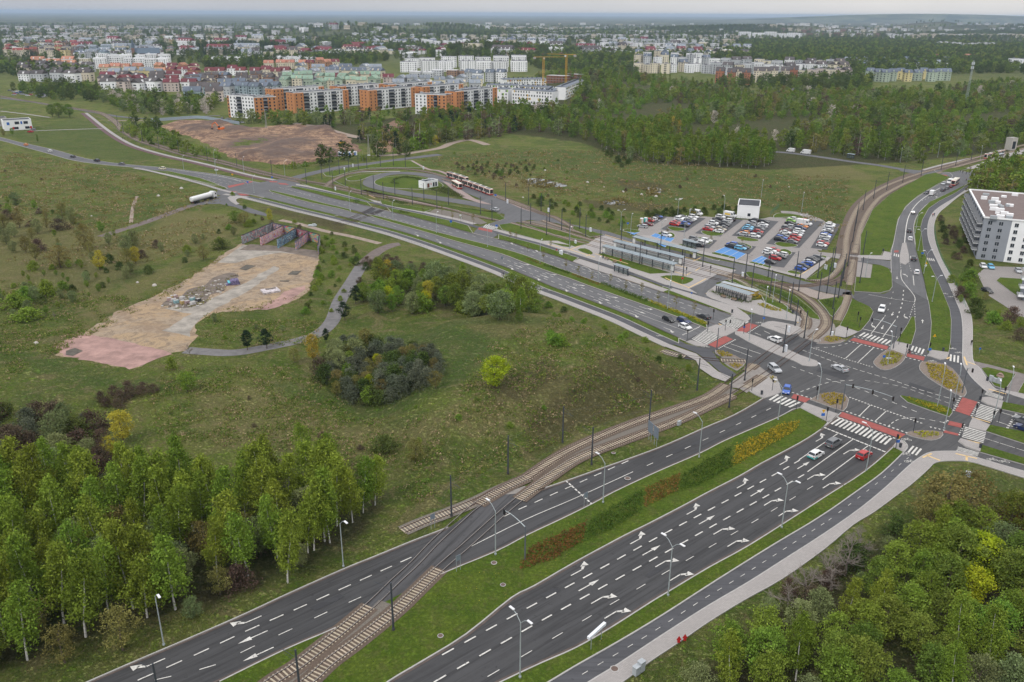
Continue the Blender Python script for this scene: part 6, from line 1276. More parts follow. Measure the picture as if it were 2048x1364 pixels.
def car(px,hd,kind,col,desc=None,group='cars on the roads',label=None,z=0.05,ang=None,small=False,world=None):
    x,y=world or P(*px)
    if ang is None:a,b_=P(*hd[0]),P(*hd[1]);ang=math.atan2(b_[1]-a[1],b_[0]-a[0])
    body,glass,roof,hl,tl,pl,h,w=car_meshes(kind,col)
    t=empty('van' if kind=='van' else 'parked_car' if 'park' in group else 'car',(x,y,z),ang)
    link('body',body,t);link('windows',glass,t);link('roof',roof,t)
    for sx in(h-0.82,-h+0.78):
        for s in(-1,1):
            o=link('wheel',WHEEL,t);o.location=(sx,s*(w-0.1),0.32)
            if not small:link('rim',RIM,o)
    for s in(-1,1):
        o=link('headlight',hl,t);o.location=(h-0.08,s*(w-0.28),0.64);o=link('tail_light',tl,t);o.location=(-h+0.05,s*(w-0.22),0.78)
    if not small:
        for s in(-1,1):o=link('number_plate',pl,t);o.location=(s*(h+0.005),0,0.42)
    reg(t,desc or f"{WORD.get(col, col)} {kind if kind != 'suv' else 'tall family car'}",'car',group,label);return t
NSE=((1289,627),(1372,661));NNW=(NSE[1],NSE[0]);BNE=((1514,985),(1607,931))
UPR=((1829,560),(1822,500));DNR=(UPR[1],UPR[0])
for px,hd,kd,cl,lb in(((1337,642),NSE,'hatchback','black','black small car rearmost of the three waiting before the zebra crossing'),((1368,645),NSE,'estate','navy','dark blue estate car waiting in the lane nearest the median'),((1370,657),NSE,'hatchback','white','white hatchback waiting at the stop line in the middle lane'),
                           ((1407,636),NNW,'saloon','dark','charcoal car leaving the junction beyond the median'),((1549,682),NNW,'hatchback','white','white hatchback passing the tram crossing'),((1549,741),((1530,720),(1570,752)),'estate','silver','silver estate car crossing the tram rails'),
                           ((1679,740),((1700,750),(1650,727)),'coupe','silver','silver coupe in the middle of the junction'),((1573,784),((1580,760),(1568,800)),'hatchback','blue','blue hatchback entering the lower carriageway'),((1667,890),BNE,'suv','grey','dark grey family car waiting in the second lane'),
                           ((1727,914),BNE,'hatchback','red','red hatchback waiting in the right turn lane'),((1763,622),((1775,600),(1757,640)),'suv','white','white family car driving down towards the junction'),((1833,547),UPR,'hatchback','white','white hatchback driving uphill after the island'),((1827,520),UPR,'suv','dark','charcoal car on the hillside zebra crossing'),
                           ((1820,480),UPR,'hatchback','white','white car going uphill past the narrow island'),((1818,464),UPR,'hatchback','dark','charcoal hatchback going uphill ahead of the white car'),((1826,427),((1822,440),(1830,415)),'estate','grey','grey car going up the bend alone'),
                           ((1853,387),((1880,375),(1850,390)),'saloon','dark','charcoal car meeting the white van on the bend'),((1886,382),((1880,390),(1900,378)),'saloon','dark','charcoal car rearmost in the queue behind the bus'),((1894,378),((1880,390),(1900,378)),'hatchback','grey','grey car in the queue behind the bus'),((1901,375),((1880,390),(1900,378)),'saloon','maroon','dark red car directly behind the bus'),
                           ((1887,369),((1900,362),(1880,374)),'saloon','silver','silver car beside the bus coming downhill'),((2046,845),((2048,846),(2010,832)),'saloon','grey','grey car waiting in the eastern arm, upper lane'),((2050,861),((2048,862),(2010,848)),'saloon','navy','dark blue car waiting in the eastern arm, lower lane'),
                           ((52,291),((97,303),(44,290)),'hatchback','orange','orange car furthest along the far road'),((100,303.5),((146,314),(97,303)),'hatchback','white','white car following the orange one on the far road'),((146,315),((146,314),(97,303)),'hatchback','dark','charcoal small car on the far road behind the white one'),((194,323),((207,325),(146,314)),'suv','black','black family car in the middle of the far road convoy'),((243,329.5),((268,331),(207,325)),'hatchback','grey','grey hatchback on the far road between black and cream cars'),
                           ((325,339),((366,346),(300,336)),'suv','cream','cream family car nearest the crossroads on the far road'),((990,421),((1000,425),(975,419)),'saloon','silver','silver saloon alone on the loop exit'),((61,265),((70,265),(50,264)),'suv','red','red car parked by the white nursery building'),((66,261),((70,265),(50,264)),'suv','grey','grey car parked behind the red one at the nursery building'),
                           ((1966,535),((1960,530),(1970,540)),'hatchback','white','white car parked in the estate yard'),((1981,536.5),((1976,532),(1985,541)),'hatchback','lightblue','light blue car parked in the estate yard'),((2036,544),((2030,538),(2040,550)),'saloon','silver','silver car parked at the edge of the estate yard'),((1974,584),((1966,580),(1982,588)),'saloon','black','black saloon stopped on the estate road with a door open')):
    car(px,hd,kd,cl,label=lb)
t=car((1631,913),BNE,'hatchback','white',label='white hatchback with teal lower rear waiting in the middle lane')
tb=MB();tb.box(-1.98,0,0.42,0.12,1.6,0.32);tb.box(-1.3,0.89,0.4,1.1,0.03,0.25);tb.box(-1.3,-0.89,0.4,1.1,0.03,0.25);tb.build('teal_wrap',paint('paint_teal',CARCOL['teal']),t)
# car park rows
PH=((1560,480),(1600,487))
PARK=[((1285,455),'silver','estate'),((1296,451),'maroon','saloon'),((1300,443.5),'red','hatchback'),((1306,440.5),'white','hatchback'),((1310,437.5),'dark','saloon'),((1315,435),'blue','estate'),
 ((1349,451),'red','estate'),((1352,447.5),'red','saloon'),((1355,444),'silver','saloon'),((1358,440.5),'white','suv'),((1361,438),'white','saloon'),((1366,437),'dark','estate'),((1368,453.5),'black','saloon'),((1371,450),'blue','hatchback'),((1374,446.5),'navy','saloon'),((1378,443.5),'grey','estate'),((1383,440.5),'white','saloon'),((1387,436.5),'white','suv'),
 ((1416,461),'red','saloon'),((1419,456.5),'silver','estate'),((1427,449),'white','suv'),((1431,445),'dark','saloon'),((1435,440),'dark','saloon'),((1441,436.5),'white','suv'),((1437,465),'white','saloon'),((1442,461),'beige','estate'),((1444,457),'grey','saloon'),((1449,452),'dark','saloon'),((1452,449),'grey','suv'),((1455,444),'white','suv'),((1462,442),'black','hatchback'),
 ((1485,471),'silver','estate'),((1489,468),'orange','hatchback'),((1493,464),'navy','saloon'),((1495,460),'lightblue','saloon'),((1498,456.5),'lightblue','hatchback'),((1501,452.5),'grey','saloon'),((1503,449),'silver','suv'),((1507,443.5),'dark','suv'),((1509,474.5),'white','estate'),((1514,471),'grey','saloon'),((1517,466),'red','hatchback'),((1519,461),'grey','suv'),((1524,456),'silver','saloon'),((1526,451.5),'white','saloon'),((1528,446),'dark','estate'),
 ((1559,482),'black','suv'),((1563,478),'blue','estate'),((1567,474.5),'grey','saloon'),((1571,467.5),'white','saloon'),((1570,463.5),'maroon','saloon'),((1573,459),'grey','suv'),((1577,455),'silver','estate'),((1580,449),'black','saloon'),((1582,444),'green','hatchback'),((1584,440),'white','hatchback'),((1584,486),'grey','saloon'),((1588,481.5),'red','saloon'),((1591,477),'red','suv'),((1593,473),'white','suv'),((1596,469),'silver','saloon'),((1598,464),'white','estate'),((1601,458.5),'navy','estate'),((1605,455),'orange','saloon'),((1610,444),'red','hatchback'),
 ((1643,493),'white','hatchback'),((1646,489),'red','saloon'),((1647,484.5),'silver','estate'),((1648,480.5),'grey','saloon'),((1650,476),'white','suv'),((1652,472),'blue','saloon'),((1653,468),'dark','saloon'),((1655,464),'white','saloon'),((1656,459.5),'silver','estate'),((1659,454.5),'white','suv'),((1661,451),'white','hatchback'),
 ((1379,487),'grey','suv'),((1383,484),'dark','estate'),((1389,480),'grey','estate'),((1397,493),'dark','saloon'),((1400,489),'white','suv'),((1406,486),'white','saloon'),((1413,483.5),'white','estate'),((1461,495),'dark','suv'),((1464,491.5),'blue','suv'),((1481,499),'lightblue','estate'),((1487,496.5),'dark','estate'),
 ((1540,527),'dark','hatchback'),((1550,519.5),'red','suv'),((1560,516.5),'dark','saloon'),((1563,511),'white','estate'),((1535,508),'white','hatchback'),((1541,504.5),'white','estate'),((1548,502.5),'red','saloon'),((1601,540),'blue','hatchback'),((1606,536.5),'dark','suv'),((1613,530.5),'blue','estate'),((1618,527),'silver','saloon'),((1623,523.5),'dark','suv'),((1627,520.5),'dark','saloon'),((1637,518.5),'grey','estate'),((1333,473),'white','suv')]
for p,cl,kd in PARK:
    a,b_=P(*PH[0]),P(*PH[1]);an=math.atan2(b_[1]-a[1],b_[0]-a[0])+(math.pi if RN.random()<0.35 else 0)+RN.uniform(-.03,.03)
    car(p,None,kd,cl,group='cars in the car park',z=0.085,ang=an,small=True)
# vans
def van(px,hd,band=None,lb=None,L=5.6,Hh=2.5,col='white',box=False):
    x,y=P(*px);a,b_=P(*hd[0]),P(*hd[1]);ang=math.atan2(b_[1]-a[1],b_[0]-a[0]);t=empty('van',(x,y,0.06),ang);h=L/2;b=MB()
    b.side_prism([(-h,0.35),(-h,Hh-0.1),(-h+0.12,Hh),(h-1.75,Hh),(h-1.45,Hh-0.12),(h-0.75,1.35),(h-0.1,1.05),(h,0.85),(h,0.3)],-1.0,1.0);b.build('body',paint('paint_'+col,CARCOL[col]),t,bevel=0.06)
    g=MB();g.add([(h-1.42,-0.86,Hh-0.22),(h-0.74,-0.9,1.38),(h-0.74,0.9,1.38),(h-1.42,0.86,Hh-0.22)],[(0,1,2,3)])
    for s in(-1,1):g.box(h-1.75,s*1.005,1.65,0.9,0.02,0.55)
    for v_ in range(4):g.v[v_]=(g.v[v_][0]+0.03,g.v[v_][1],g.v[v_][2]+0.03)
    g.build('windows',M_GLASS,t)
    for sx in(h-0.95,-h+1.0):
        for s in(-1,1):o=link('wheel',WHEEL,t);o.location=(sx,s*0.92,0.32)
    for s in(-1,1):l=MB();l.box(h-0.02,s*0.78,0.82,0.08,0.3,0.22);l.build('headlight',M_LAMPF,t);l=MB();l.box(-h,s*0.9,1.1,0.05,0.14,0.4);l.build('tail_light',M_LAMPR,t)
    if band:s_=MB();s_.box(-0.9,1.012,1.35,2.6,0.02,0.75);s_.box(-0.9,-1.012,1.35,2.6,0.02,0.75);s_.build('yellow_panel',paint('paint_yellow',CARCOL['yellow']),t)
    reg(t,'','van','vans',lb)
van((1392,430),PH,True,'white van with yellow side panel at the head of the second parking row',6);van((1460,434),PH,True,'white van with yellow side panel beside the white block',6);van((1608,450),PH,None,'long white van parked in the fifth parking row',6.6)
van((1864,390),((1850,398),(1872,383)),None,'white van going up the bend beside the dark car',5);van((1899,367),((1900,362),(1880,374)),None,'white van coming down beside the bus',5.2);van((1581,304),((1600,307),(1570,303)),None,'smaller white van ahead on the far road by the wood',5.6,2.6);van((1611,308),((1630,311),(1590,306)),None,'larger white box van behind on the far road by the wood',6.6,2.9)
# buses and trams
M_RED=paint('livery_red',(0.42,0.025,0.022));M_CREAM=paint('livery_cream',(0.60,0.56,0.47));M_ROOFG=mat('vehicle_roof_grey',(0.16,0.15,0.15),0.7)
def seg_vehicle(name,segs,Wd,z0,zt,desc,cat,ground=0.06,roofm=None,pant=False):
    """segs: list of (x, y, angle, length); body > windows, doors, stripe"""
    t=empty(name,(segs[0][0],segs[0][1],ground),0);ox,oy=segs[0][0],segs[0][1]
    for i,(x,y,an,L)in enumerate(segs):
        e=link('section',None,t);e.location=(x-ox,y-oy,0);e.rotation_euler=(0,0,an);f=1 if i==0 else 0;r=1 if i==len(segs)-1 else 0
        b=MB();h=L/2;w=Wd/2;b.prism([(-h,-w),(h-0.5*f,-w),(h,-w*(0.7 if f else 1)),(h,w*(0.7 if f else 1)),(h-0.5*f,w),(-h,w)],z0,zt,0)
        m_=b.mesh('section',[M_CREAM],bevel=0.08);e2=link('section',m_,t);e2.location=e.location;e2.rotation_euler=e.rotation_euler;bpy.data.objects.remove(e)
        s=MB();s.prism([(-h-.01,-w-.015),(h+.01-0.5*f,-w-.015),(h+.02,-w*(0.7 if f else 1)-.01),(h+.02,w*(0.7 if f else 1)+.01),(h+.01-0.5*f,w+.015),(-h-.01,w+.015)],z0-0.05,z0+0.42);s.build('red_skirt',M_RED,e2)
        s=MB();s.prism([(-h-.01,-w-.012),(h+.01-0.5*f,-w-.012),(h+.02,-w*(0.7 if f else 1)-.01),(h+.02,w*(0.7 if f else 1)+.01),(h+.01-0.5*f,w+.012),(-h-.01,w+.012)],zt-0.3,zt-0.08);s.build('red_roof_band',M_RED,e2)
        zz=(z0+0.85,zt-0.36)
        n=max(2,int(L/1.45));ww=(L-0.5)/n
        for k in range(n):
            for sd in(-1,1):
                g=MB();dr=(k%3==1 and sd==-1);za=z0+0.15 if dr else zz[0];g.box(-h+0.25+ww*(k+0.5),sd*(w+0.012),(za+zz[1])/2,ww-0.14,0.03,zz[1]-za);g.build('door' if dr else 'window',M_GLASS,e2)
        if f:g=MB();g.box(h+0.02,0,(zz[0]+zz[1])/2-0.1,0.03,Wd*0.66,zz[1]-zz[0]+0.3);g.build('windscreen',M_GLASS,e2)
        if r:g=MB();g.box(-h-0.012,0,(zz[0]+zz[1])/2,0.03,Wd*0.7,zz[1]-zz[0]);g.build('rear_window',M_GLASS,e2)
        q=MB();q.box(0.2,0,zt+0.12,L*0.42,Wd*0.6,0.26);q.box(-h*0.7,0,zt+0.08,0.9,Wd*0.5,0.18);q.build('roof_unit',roofm or M_ROOFG,e2)
        if i:j=MB();a=segs[i-1];j.tube((a[0]-math.cos(a[2])*(a[3]/2-.02)-ox,a[1]-math.sin(a[2])*(a[3]/2-.02)-oy,(z0+zt)/2),(x+math.cos(an)*(h-.02)-ox,y+math.sin(an)*(h-.02)-oy,(z0+zt)/2),Wd*0.5,n=10);j.build('bellows',M_TRIM,t)
        wm=MB()
        for k in(-h*0.55,h*0.55):
            for sd in(-1,1):wm.tube((k,sd*(w-0.12),0.36),(k,sd*(w+0.02),0.36),0.4,n=12)
        wm.build('wheels',M_TYRE,e2)
        if pant and i==1:q=MB();q.tube((-0.8,0,zt),(0.5,0,zt+0.9),0.04,n=4);q.tube((0.5,0,zt+0.9),(-0.3,0,zt+1.7),0.04,n=4);q.box(-0.3,0,zt+1.72,0.1,1.6,0.06);q.build('pantograph',M_TRIM,e2)
    reg(t,'',cat,'trams and buses',desc);return t
def along(px,Ls,gap=0.35,start=0.0):
    """sections laid from the front backwards along a photographed line on the ground"""
    pts=sm(PP(px),8);out=[];s=start
    cum=[0]
    for i in range(len(pts)-1):cum.append(cum[-1]+math.dist(pts[i],pts[i+1]))
    def at(s_):
        for i in range(len(pts)-1):
            if cum[i+1]>=s_:t_=(s_-cum[i])/(cum[i+1]-cum[i]);return(pts[i][0]+(pts[i+1][0]-pts[i][0])*t_,pts[i][1]+(pts[i+1][1]-pts[i][1])*t_)
        return pts[-1]
    for L in Ls:
        a,b_=at(s),at(s+L);out.append(((a[0]+b_[0])/2,(a[1]+b_[1])/2,math.atan2(a[1]-b_[1],a[0]-b_[0]),L));s+=L+gap
    return out
seg_vehicle('tram',along([(983,391),(960,382),(935,373),(910,365),(885,358)],[6.2,5.4,6.2,5.4,6.2]),2.4,0.35,3.1,'front red and cream articulated tram waiting beside the loop','tram',pant=True)
seg_vehicle('tram',along([(934,366.5),(915,360),(895,354),(880,351)],[7.0,6.4,7.0]),2.4,0.35,3.1,'rear red and cream tram waiting behind the other','tram',pant=True)
seg_vehicle('tram',along([(1970,318),(2000,310),(2030,302),(2060,294)],[7.5,7.0,7.5,7.0]),2.4,0.35,3.1,'red and cream tram stopped at the halt on the hill','tram',pant=True)
seg_vehicle('bus',along([(921,379),(905,370),(895,365)],[11.5]),2.5,0.35,2.95,'cream and red bus parked in the turning loop','bus',0.14,M_CREAM)
seg_vehicle('bus',along([(1905,372),(1918,362),(1935,352)],[11.8]),2.5,0.35,2.95,'cream and red bus leading the queue up the hill','bus',0.06,M_CREAM)
# tanker truck
a,b_=P(382,409),P(432,395);ang=math.atan2(b_[1]-a[1],b_[0]-a[0]);t=empty('tanker_truck',((a[0]+b_[0])/2,(a[1]+b_[1])/2,0.05),ang);Lk=min(17.0,math.dist(a,b_));hk=Lk/2;MW=paint('paint_white',CARCOL['white'])
q=MB();q.tube((-hk+0.3,0,2.25),(hk-3.4,0,2.25),1.22,n=20);q.tube((-hk+0.05,0,2.25),(-hk+0.3,0,2.25),0.85,1.22,n=20);q.tube((hk-3.4,0,2.25),(hk-3.1,0,2.25),1.22,0.85,n=20);q.build('tank',MW,t,smooth=False)
q=MB();q.box(-0.8,0,0.95,Lk-4.0,0.9,0.3);q.box(-hk+0.2,0,0.75,0.2,2.3,0.25);q.box(0.5,1.0,0.8,2.4,0.3,0.6);q.box(0.5,-1.0,0.8,2.4,0.3,0.6);q.build('chassis',M_TRIM,t)
q=MB();q.side_prism([(hk-2.5,0.7),(hk-2.5,3.3),(hk-2.2,3.6),(hk-0.7,3.45),(hk-0.35,2.9),(hk,1.7),(hk,0.5)],-1.2,1.2);q.build('cab',MW,t,bevel=0.06)
q=MB();q.add([(hk-0.30,-1.05,2.85),(hk+0.03,-1.1,1.75),(hk+0.03,1.1,1.75),(hk-0.30,1.05,2.85)],[(0,1,2,3)]);q.box(hk-0.9,1.21,2.3,0.9,0.02,0.8);q.box(hk-0.9,-1.21,2.3,0.9,0.02,0.8);q.build('windscreen',M_GLASS,t)
for sx in(-hk+1.4,-hk+2.7,-hk+4.0,hk-4.6,hk-3.3,hk-1.0):
    for s in(-1,1):q=MB();q.tube((sx,s*0.95,0.5),(sx,s*1.22,0.5),0.5,n=14);q.build('wheel',M_TYRE,t)
for s in(-1,1):q=MB();q.box(-hk+0.06,s*0.9,0.9,0.06,0.4,0.2);q.build('tail_light',M_LAMPR,t)
reg(t,'','truck',None,'white tank truck standing on the side road at the crossroads')
# excavator and loader
x,y=P(443,265);M_OR=paint('machine_orange',(0.62,0.13,0.02));zz=1.2
t=empty('excavator',(x,y,zz),math.radians(160))
for s in(-1,1):q=MB();q.side_prism([(-2.2,0.2),(-2.4,0.6),(-2.0,1.0),(2.0,1.0),(2.4,0.6),(2.2,0.2)],s*1.4-0.35,s*1.4+0.35);q.build('crawler_track',M_TRIM,t)
q=MB();q.box(-0.3,0,1.8,4.4,2.8,1.2);q.box(-1.6,0,2.6,1.6,2.6,0.6);q.build('body',M_OR,t,bevel=0.08);q=MB();q.box(1.1,0.8,2.9,1.5,1.0,1.5);q.build('cab',M_GLASS,t)
q=MB();q.tube((1.6,-0.3,2.2),(5.0,-0.3,6.2),0.38,0.3,4);q.tube((5.0,-0.3,6.2),(8.0,-0.3,4.6),0.3,0.25,4);q.build('boom',M_OR,t);q=MB();q.tube((8.0,-0.3,4.8),(8.6,-0.3,1.6),0.26,0.2,4);q.build('stick',M_OR,t);q=MB();q.side_prism([(8.2,1.7),(8.9,1.7),(9.2,0.9),(8.6,0.3),(7.8,0.7)],-0.9,0.3);q.build('bucket',M_TRIM,t)
reg(t,'','excavator',None,'orange crawler excavator digging in the earth site')
x,y=P(683,292);t=empty('wheel_loader',(x,y,0.6),math.radians(200));M_YM=paint('machine_yellow',(0.45,0.26,0.03));q=MB();q.box(-0.6,0,1.6,4.4,2.2,1.2);q.build('body',M_YM,t,bevel=0.08);q=MB();q.box(0.2,0,2.8,1.5,1.5,1.3);q.build('cab',M_GLASS,t)
q=MB();q.tube((1.5,0.6,1.6),(3.6,0.6,0.8),0.2,n=4);q.tube((1.5,-0.6,1.6),(3.6,-0.6,0.8),0.2,n=4);q.side_prism([(3.5,0.1),(3.4,1.3),(3.8,0.3),(4.8,0.1)],-1.4,1.4);q.build('shovel',M_TRIM,t)
for sx in(-1.9,1.3):
    for s in(-1,1):q=MB();q.tube((sx,s*0.9,0.75),(sx,s*1.35,0.75),0.75,n=14);q.build('wheel',M_TYRE,t)
reg(t,'','loader',None,'yellow wheel loader at the edge of the earth site')
# ================================================================ POLES, LAMPS, SIGNS
M_POLE=mat('anthracite_pole',(0.055,0.062,0.072),0.6,0.2);M_LAMPP=mat('galvanised_pole',(0.36,0.40,0.40),0.5,0.3);M_LHEAD=mat('lamp_head_white',(0.62,0.62,0.62),0.5);M_CONC=mat('pole_footing',(0.05,0.05,0.05),0.9)
M_SIGNW=mat('sign_white',(0.62,0.64,0.66),0.5);M_SIGNB=mat('sign_blue',(0.03,0.12,0.42),0.5);M_SIGNG=mat('sign_grey_back',(0.16,0.19,0.22),0.6);M_SIGNY=mat('sign_yellow',(0.62,0.34,0.015),0.5);M_SIGNR=mat('sign_red',(0.42,0.02,0.02),0.5);M_CAB=mat('cabinet_grey',(0.33,0.35,0.36),0.7)
q=MB();q.tube((0,0,0.4),(0,0,8.6),0.17,0.13,8);CP=q.mesh('pole',M_POLE);q=MB();q.tube((0,0,0),(0,0,0.45),0.24,n=8);CB=q.mesh('footing',M_CONC)
q=MB();q.tube((0,0,7.2),(3.2,0,7.5),0.035,n=4);q.tube((0,0,8.3),(2.6,0,7.45),0.02,n=3);q.tube((0,0,6.6),(2.4,0,6.9),0.02,n=3);CA=q.mesh('bracket_arm',M_POLE)
catn=None
def cat_pole(px,ang=0.0,h=8.6,arm=True):
    x,y=PG(*px);t=empty('catenary_pole',(x,y,hz(x,y)+.05),ang);t.scale=(1,1,h/8.6);link('pole',CP,t);link('footing',CB,t)
    if arm:link('bracket_arm',CA,t)
    reg(t,'dark steel overhead wire pole','pole','overhead wire poles of the tram lines')
def heading(a,b):a,b=P(*a),P(*b);return math.atan2(b[1]-a[1],b[0]-a[0])
hA=heading((602,1328),(748,1206))+math.pi/2
for p in((325,1432),(602,1402),(787,1261)):cat_pole(p,hA)
for p in((903,1033),(1016,948),(1125,885),(1183,930),(1298,850),(1394,781),(1458,815),(1489,761)):cat_pole(p,heading((1150,921),(1361,839))+(math.pi/2 if p[0]>1150 and p[0]!=1394 else-math.pi/2))
for p in((1566,706),(1608,676),(1661,670),(1590,652)):cat_pole(p,hA,8.2)
for p in((1279,529),(1320,509),(1366,552),(1405,534),(1242,486),(1464,567),(1490,557),(1503,579),(1536,555),(1539,594),(1559,606),(1580,621),(1591,553),(1597,582),(1635,556),(1636,599),(1653,587),(1661,545),(1665,619),(1676,597),(1686,558),
          (825,409),(848,400),(874,417),(897,409),(961,429),(984,441),(1042,457),(1061,448),(1093,470),(1099,444),(1123,461),(1139,484),(1159,458),(1171,473),(1200,507),(1242,490),(1057,409),(1011,400),(1082,422),
          (613,368),(644,359),(544,349),(474,334),(660,351),(666,371),(679,348),(691,371),(698,344),(717,339),(723,389),(734,337),(748,382),(761,333),(767,398),(790,389),(787,331),(811,334),
          (236,252),(247,265),(262,273),(286,284),(318,296),(358,307),(415,321)):cat_pole(p,RN.choice([0.6,2.2]),9.2 if p[1]>440 else 8.4)
for p in((1705,484),(1709,462),(1712,447),(1726,420),(1747,397),(1773,380),(1805,365),(1842,351),(1882,339),(1911,331),(1942,320),(1726,509),(1719,567),(1695,533),(1665,544),(1682,572)):cat_pole(p,0.3,9.4)
# overhead wires above the near tracks
def wires(px,name,dz=5.9):
    pts=sm(PP(px),3);q=MB()
    for i in range(len(pts)-1):q.tube((*pts[i],dz),(*pts[i+1],dz),0.012,n=3,caps=False)
    o=q.build('overhead_wire',M_POLE);o['label']=name;o['category']='wire'
wires(TA+T1[1:10],'thin contact wire above the upper of the two near tracks');wires(TB+T2[1:9],'thin contact wire above the lower of the two near tracks')
for k_,l_ in enumerate((A_UL[5:10],[(602,1402),(787,1261),(903,1033)],[(1183,930),(1298,850),(1458,815)],[(903,1033),(1016,948),(1125,885),(1298,850),(1394,781)])[1:]):wires(l_,'suspension wire strung between dark poles, '+['lowest run','right of the near tracks','left of the near tracks'][k_],7.3)
wires([(1675,640),(1702,550),(1716,478),(1738,421),(1785,380),(1860,352),(1959,321)],'thin contact wire above the tram line climbing the hill')
def lamp(px,ang,h=10.0,double=False,reach=1.7,lb=None,green=False):
    x,y=P(*px);t=empty('street_lamp',(x,y,0.1),ang);q=MB();q.tube((0,0,0),(0,0,h-1.2),0.11,0.07,7);q.tube((0,0,0),(0,0,0.25),0.2,n=7);q.build('pole',M_LAMPP,t)
    for s in((1,-1)if double else(1,)):
        q=MB();q.tube((0,0,h-1.25),(s*reach*0.55,0,h-0.35),0.05,n=6);q.tube((s*reach*0.55,0,h-0.35),(s*reach,0,h),0.045,n=6);q.build('arm',M_LAMPP,t)
        q=MB();q.box(s*(reach+0.35),0,h+0.08,0.95,0.34,0.14);q.build('lamp_head',M_LHEAD,t,bevel=0.03)
    reg(t,'double armed white street lamp' if double else 'single armed white street lamp','street lamp','street lamps along the roads',lb)
nB=heading((1148,1126),(1250,1071))+math.pi/2
lamp((328,1291),nB+math.pi,9.8,lb='lower left street lamp at the edge of the birch wood');lamp((687,1134),nB+math.pi,9.6,lb='street lamp where the birch wood ends beside the road')
lamp((991,1110),nB,9.8,lb='street lamp on the median next to the tram crossing');lamp((1206,1006),nB,9.6,lb='street lamp on the median by the dashed stop line');lamp((1398,915),nB,9.4,lb='street lamp on the median beside the dark green shrub block');lamp((1556,840),nB,9.2,lb='street lamp on the median by the zebra crossing')
lamp((1040,1356),nB,10.6,True,1.5,lb='frontmost double armed street lamp');lamp((1336,1192),nB,10.4,True,1.5,lb='second double armed street lamp beside the eight lane road');lamp((1563,1056),nB,10.2,True,1.5,lb='third double armed street lamp beside the eight lane road');lamp((1732,942),nB,10.0,lb='street lamp beside the waiting red hatchback')
for p,a,d in(((1618,723),0.5,0),((1498,681),1.2,0),((1874,815),1.0,0),((1775,729),1.2,0),((1635,800),1.5,0),((700,421),1.0,0),((786,441),1.0,0),((873,466),1.0,0),((975,494),1.0,0),((1080,527),1.0,0),((1196,565),1.0,0),((1335,618),1.0,0),((1447,430),1.5,0),((1522,396),1.0,0),((1603,423),1.0,0),((1322,482),0.3,1),((1241,460),0.3,1),((1355,436),0.3,1),((1603,470),0.3,1),((1261,470),1,0),((1368,475),1,0),
                ((1864,604),0.1,1),((1847,548),0.1,1),((1836,502),0.1,1),((1830,467),0.1,0),((1730,556),0.5,0),((368,342),1.2,0),((433,352),1.2,0),((488,345),1.2,0),((430,330),1.2,0),((570,352),0.5,0),((508,386),1,0),((1139,499),1.0,0),((1341,573),1.0,0),((1545,605),1,0),((1572,638),1,0),((1528,631),1,0),((2013,806),1,0),((1987,836),1,0),((1888,858),1,0),((1909,800),1,0),((1875,315),1,0),((1960,320),1,0),((1800,325),1,0)):
    lamp(p,a+0.2,10.5 if p==(1874,815)else 8.6,bool(d),1.3)
# traffic lights
q=MB();q.box(0,0,0,0.24,0.36,1.0);SIG=q.mesh('signal_head',M_TRIM);q=MB()
for z in(-0.3,0,0.3):q.tube((0.12,0,z),(0.17,0,z),0.1,n=8)
LENS=q.mesh('lenses',mat('signal_lens_unlit',(0.05,0.03,0.02),0.3))
def tlight(px,ang,lb=None,mast=None,n=1):
    x,y=P(*px);t=empty('traffic_light',(x,y,0.1),ang);q=MB();hh=3.4 if not mast else 6.6;q.tube((0,0,0),(0,0,hh),0.07 if not mast else 0.15,0.06 if not mast else 0.11,7);q.build('pole',M_POLE if not mast else mat('mast_grey',(0.10,0.11,0.12),0.6),t)
    spots=[(0.0,0,2.9)]
    if mast:
        q=MB();pr=(0,0,6.4)
        for i in range(1,6):k=i/5;nx_=(0,mast*k,6.4+0.7*math.sin(k*2.2));q.tube(pr,nx_,0.09-0.008*i,n=6);pr=nx_
        q.build('mast_arm',M_LAMPP,t);spots=[(0,mast*(1-0.42*i),6.3+0.35)for i in range(n)]
    for s in spots:o=link('signal_head',SIG,t);o.location=s;l=link('lenses',LENS,o)
    reg(t,'black traffic light on a pole' if not mast else 'long grey signal gantry over the lanes','traffic light','traffic lights at the junction',lb)
tlight((1050,1120),nB-math.pi/2,'signal gantry reaching over the lower road towards the tracks',5.5);tlight((1683,820),heading((1683,820),(1790,856))-math.pi/2,'signal gantry with three black heads over the middle of the junction',11,3);tlight((1433,701),heading((1433,701),(1478,676))-math.pi/2,'signal gantry over the red cycle crossing of the northern road',6.5,1);tlight((1786,698),heading((1786,698),(1735,684))-math.pi/2,'signal gantry over the downhill lanes',7,1);tlight((1924,787),math.radians(200),'signal mast at the tip of the largest yellow bed',1.5,1)
for p in((1374,682),(1415,665),(1426,640),(1450,662),(1487,668),(1502,650),(1503,783),(1544,782),(1592,819),(1652,842),(1632,799),(1671,825),(1692,676),(1797,690),(1811,712),(1857,709),(1791,898),(1826,865),(1920,875),(1903,822),(1949,835),(1960,805),(1996,846),(1983,849),(2006,800),(1718,656),(1599,642),(1420,550),(1372,553),(1714,645),(1799,678)):tlight(p,RN.uniform(0,6.28))
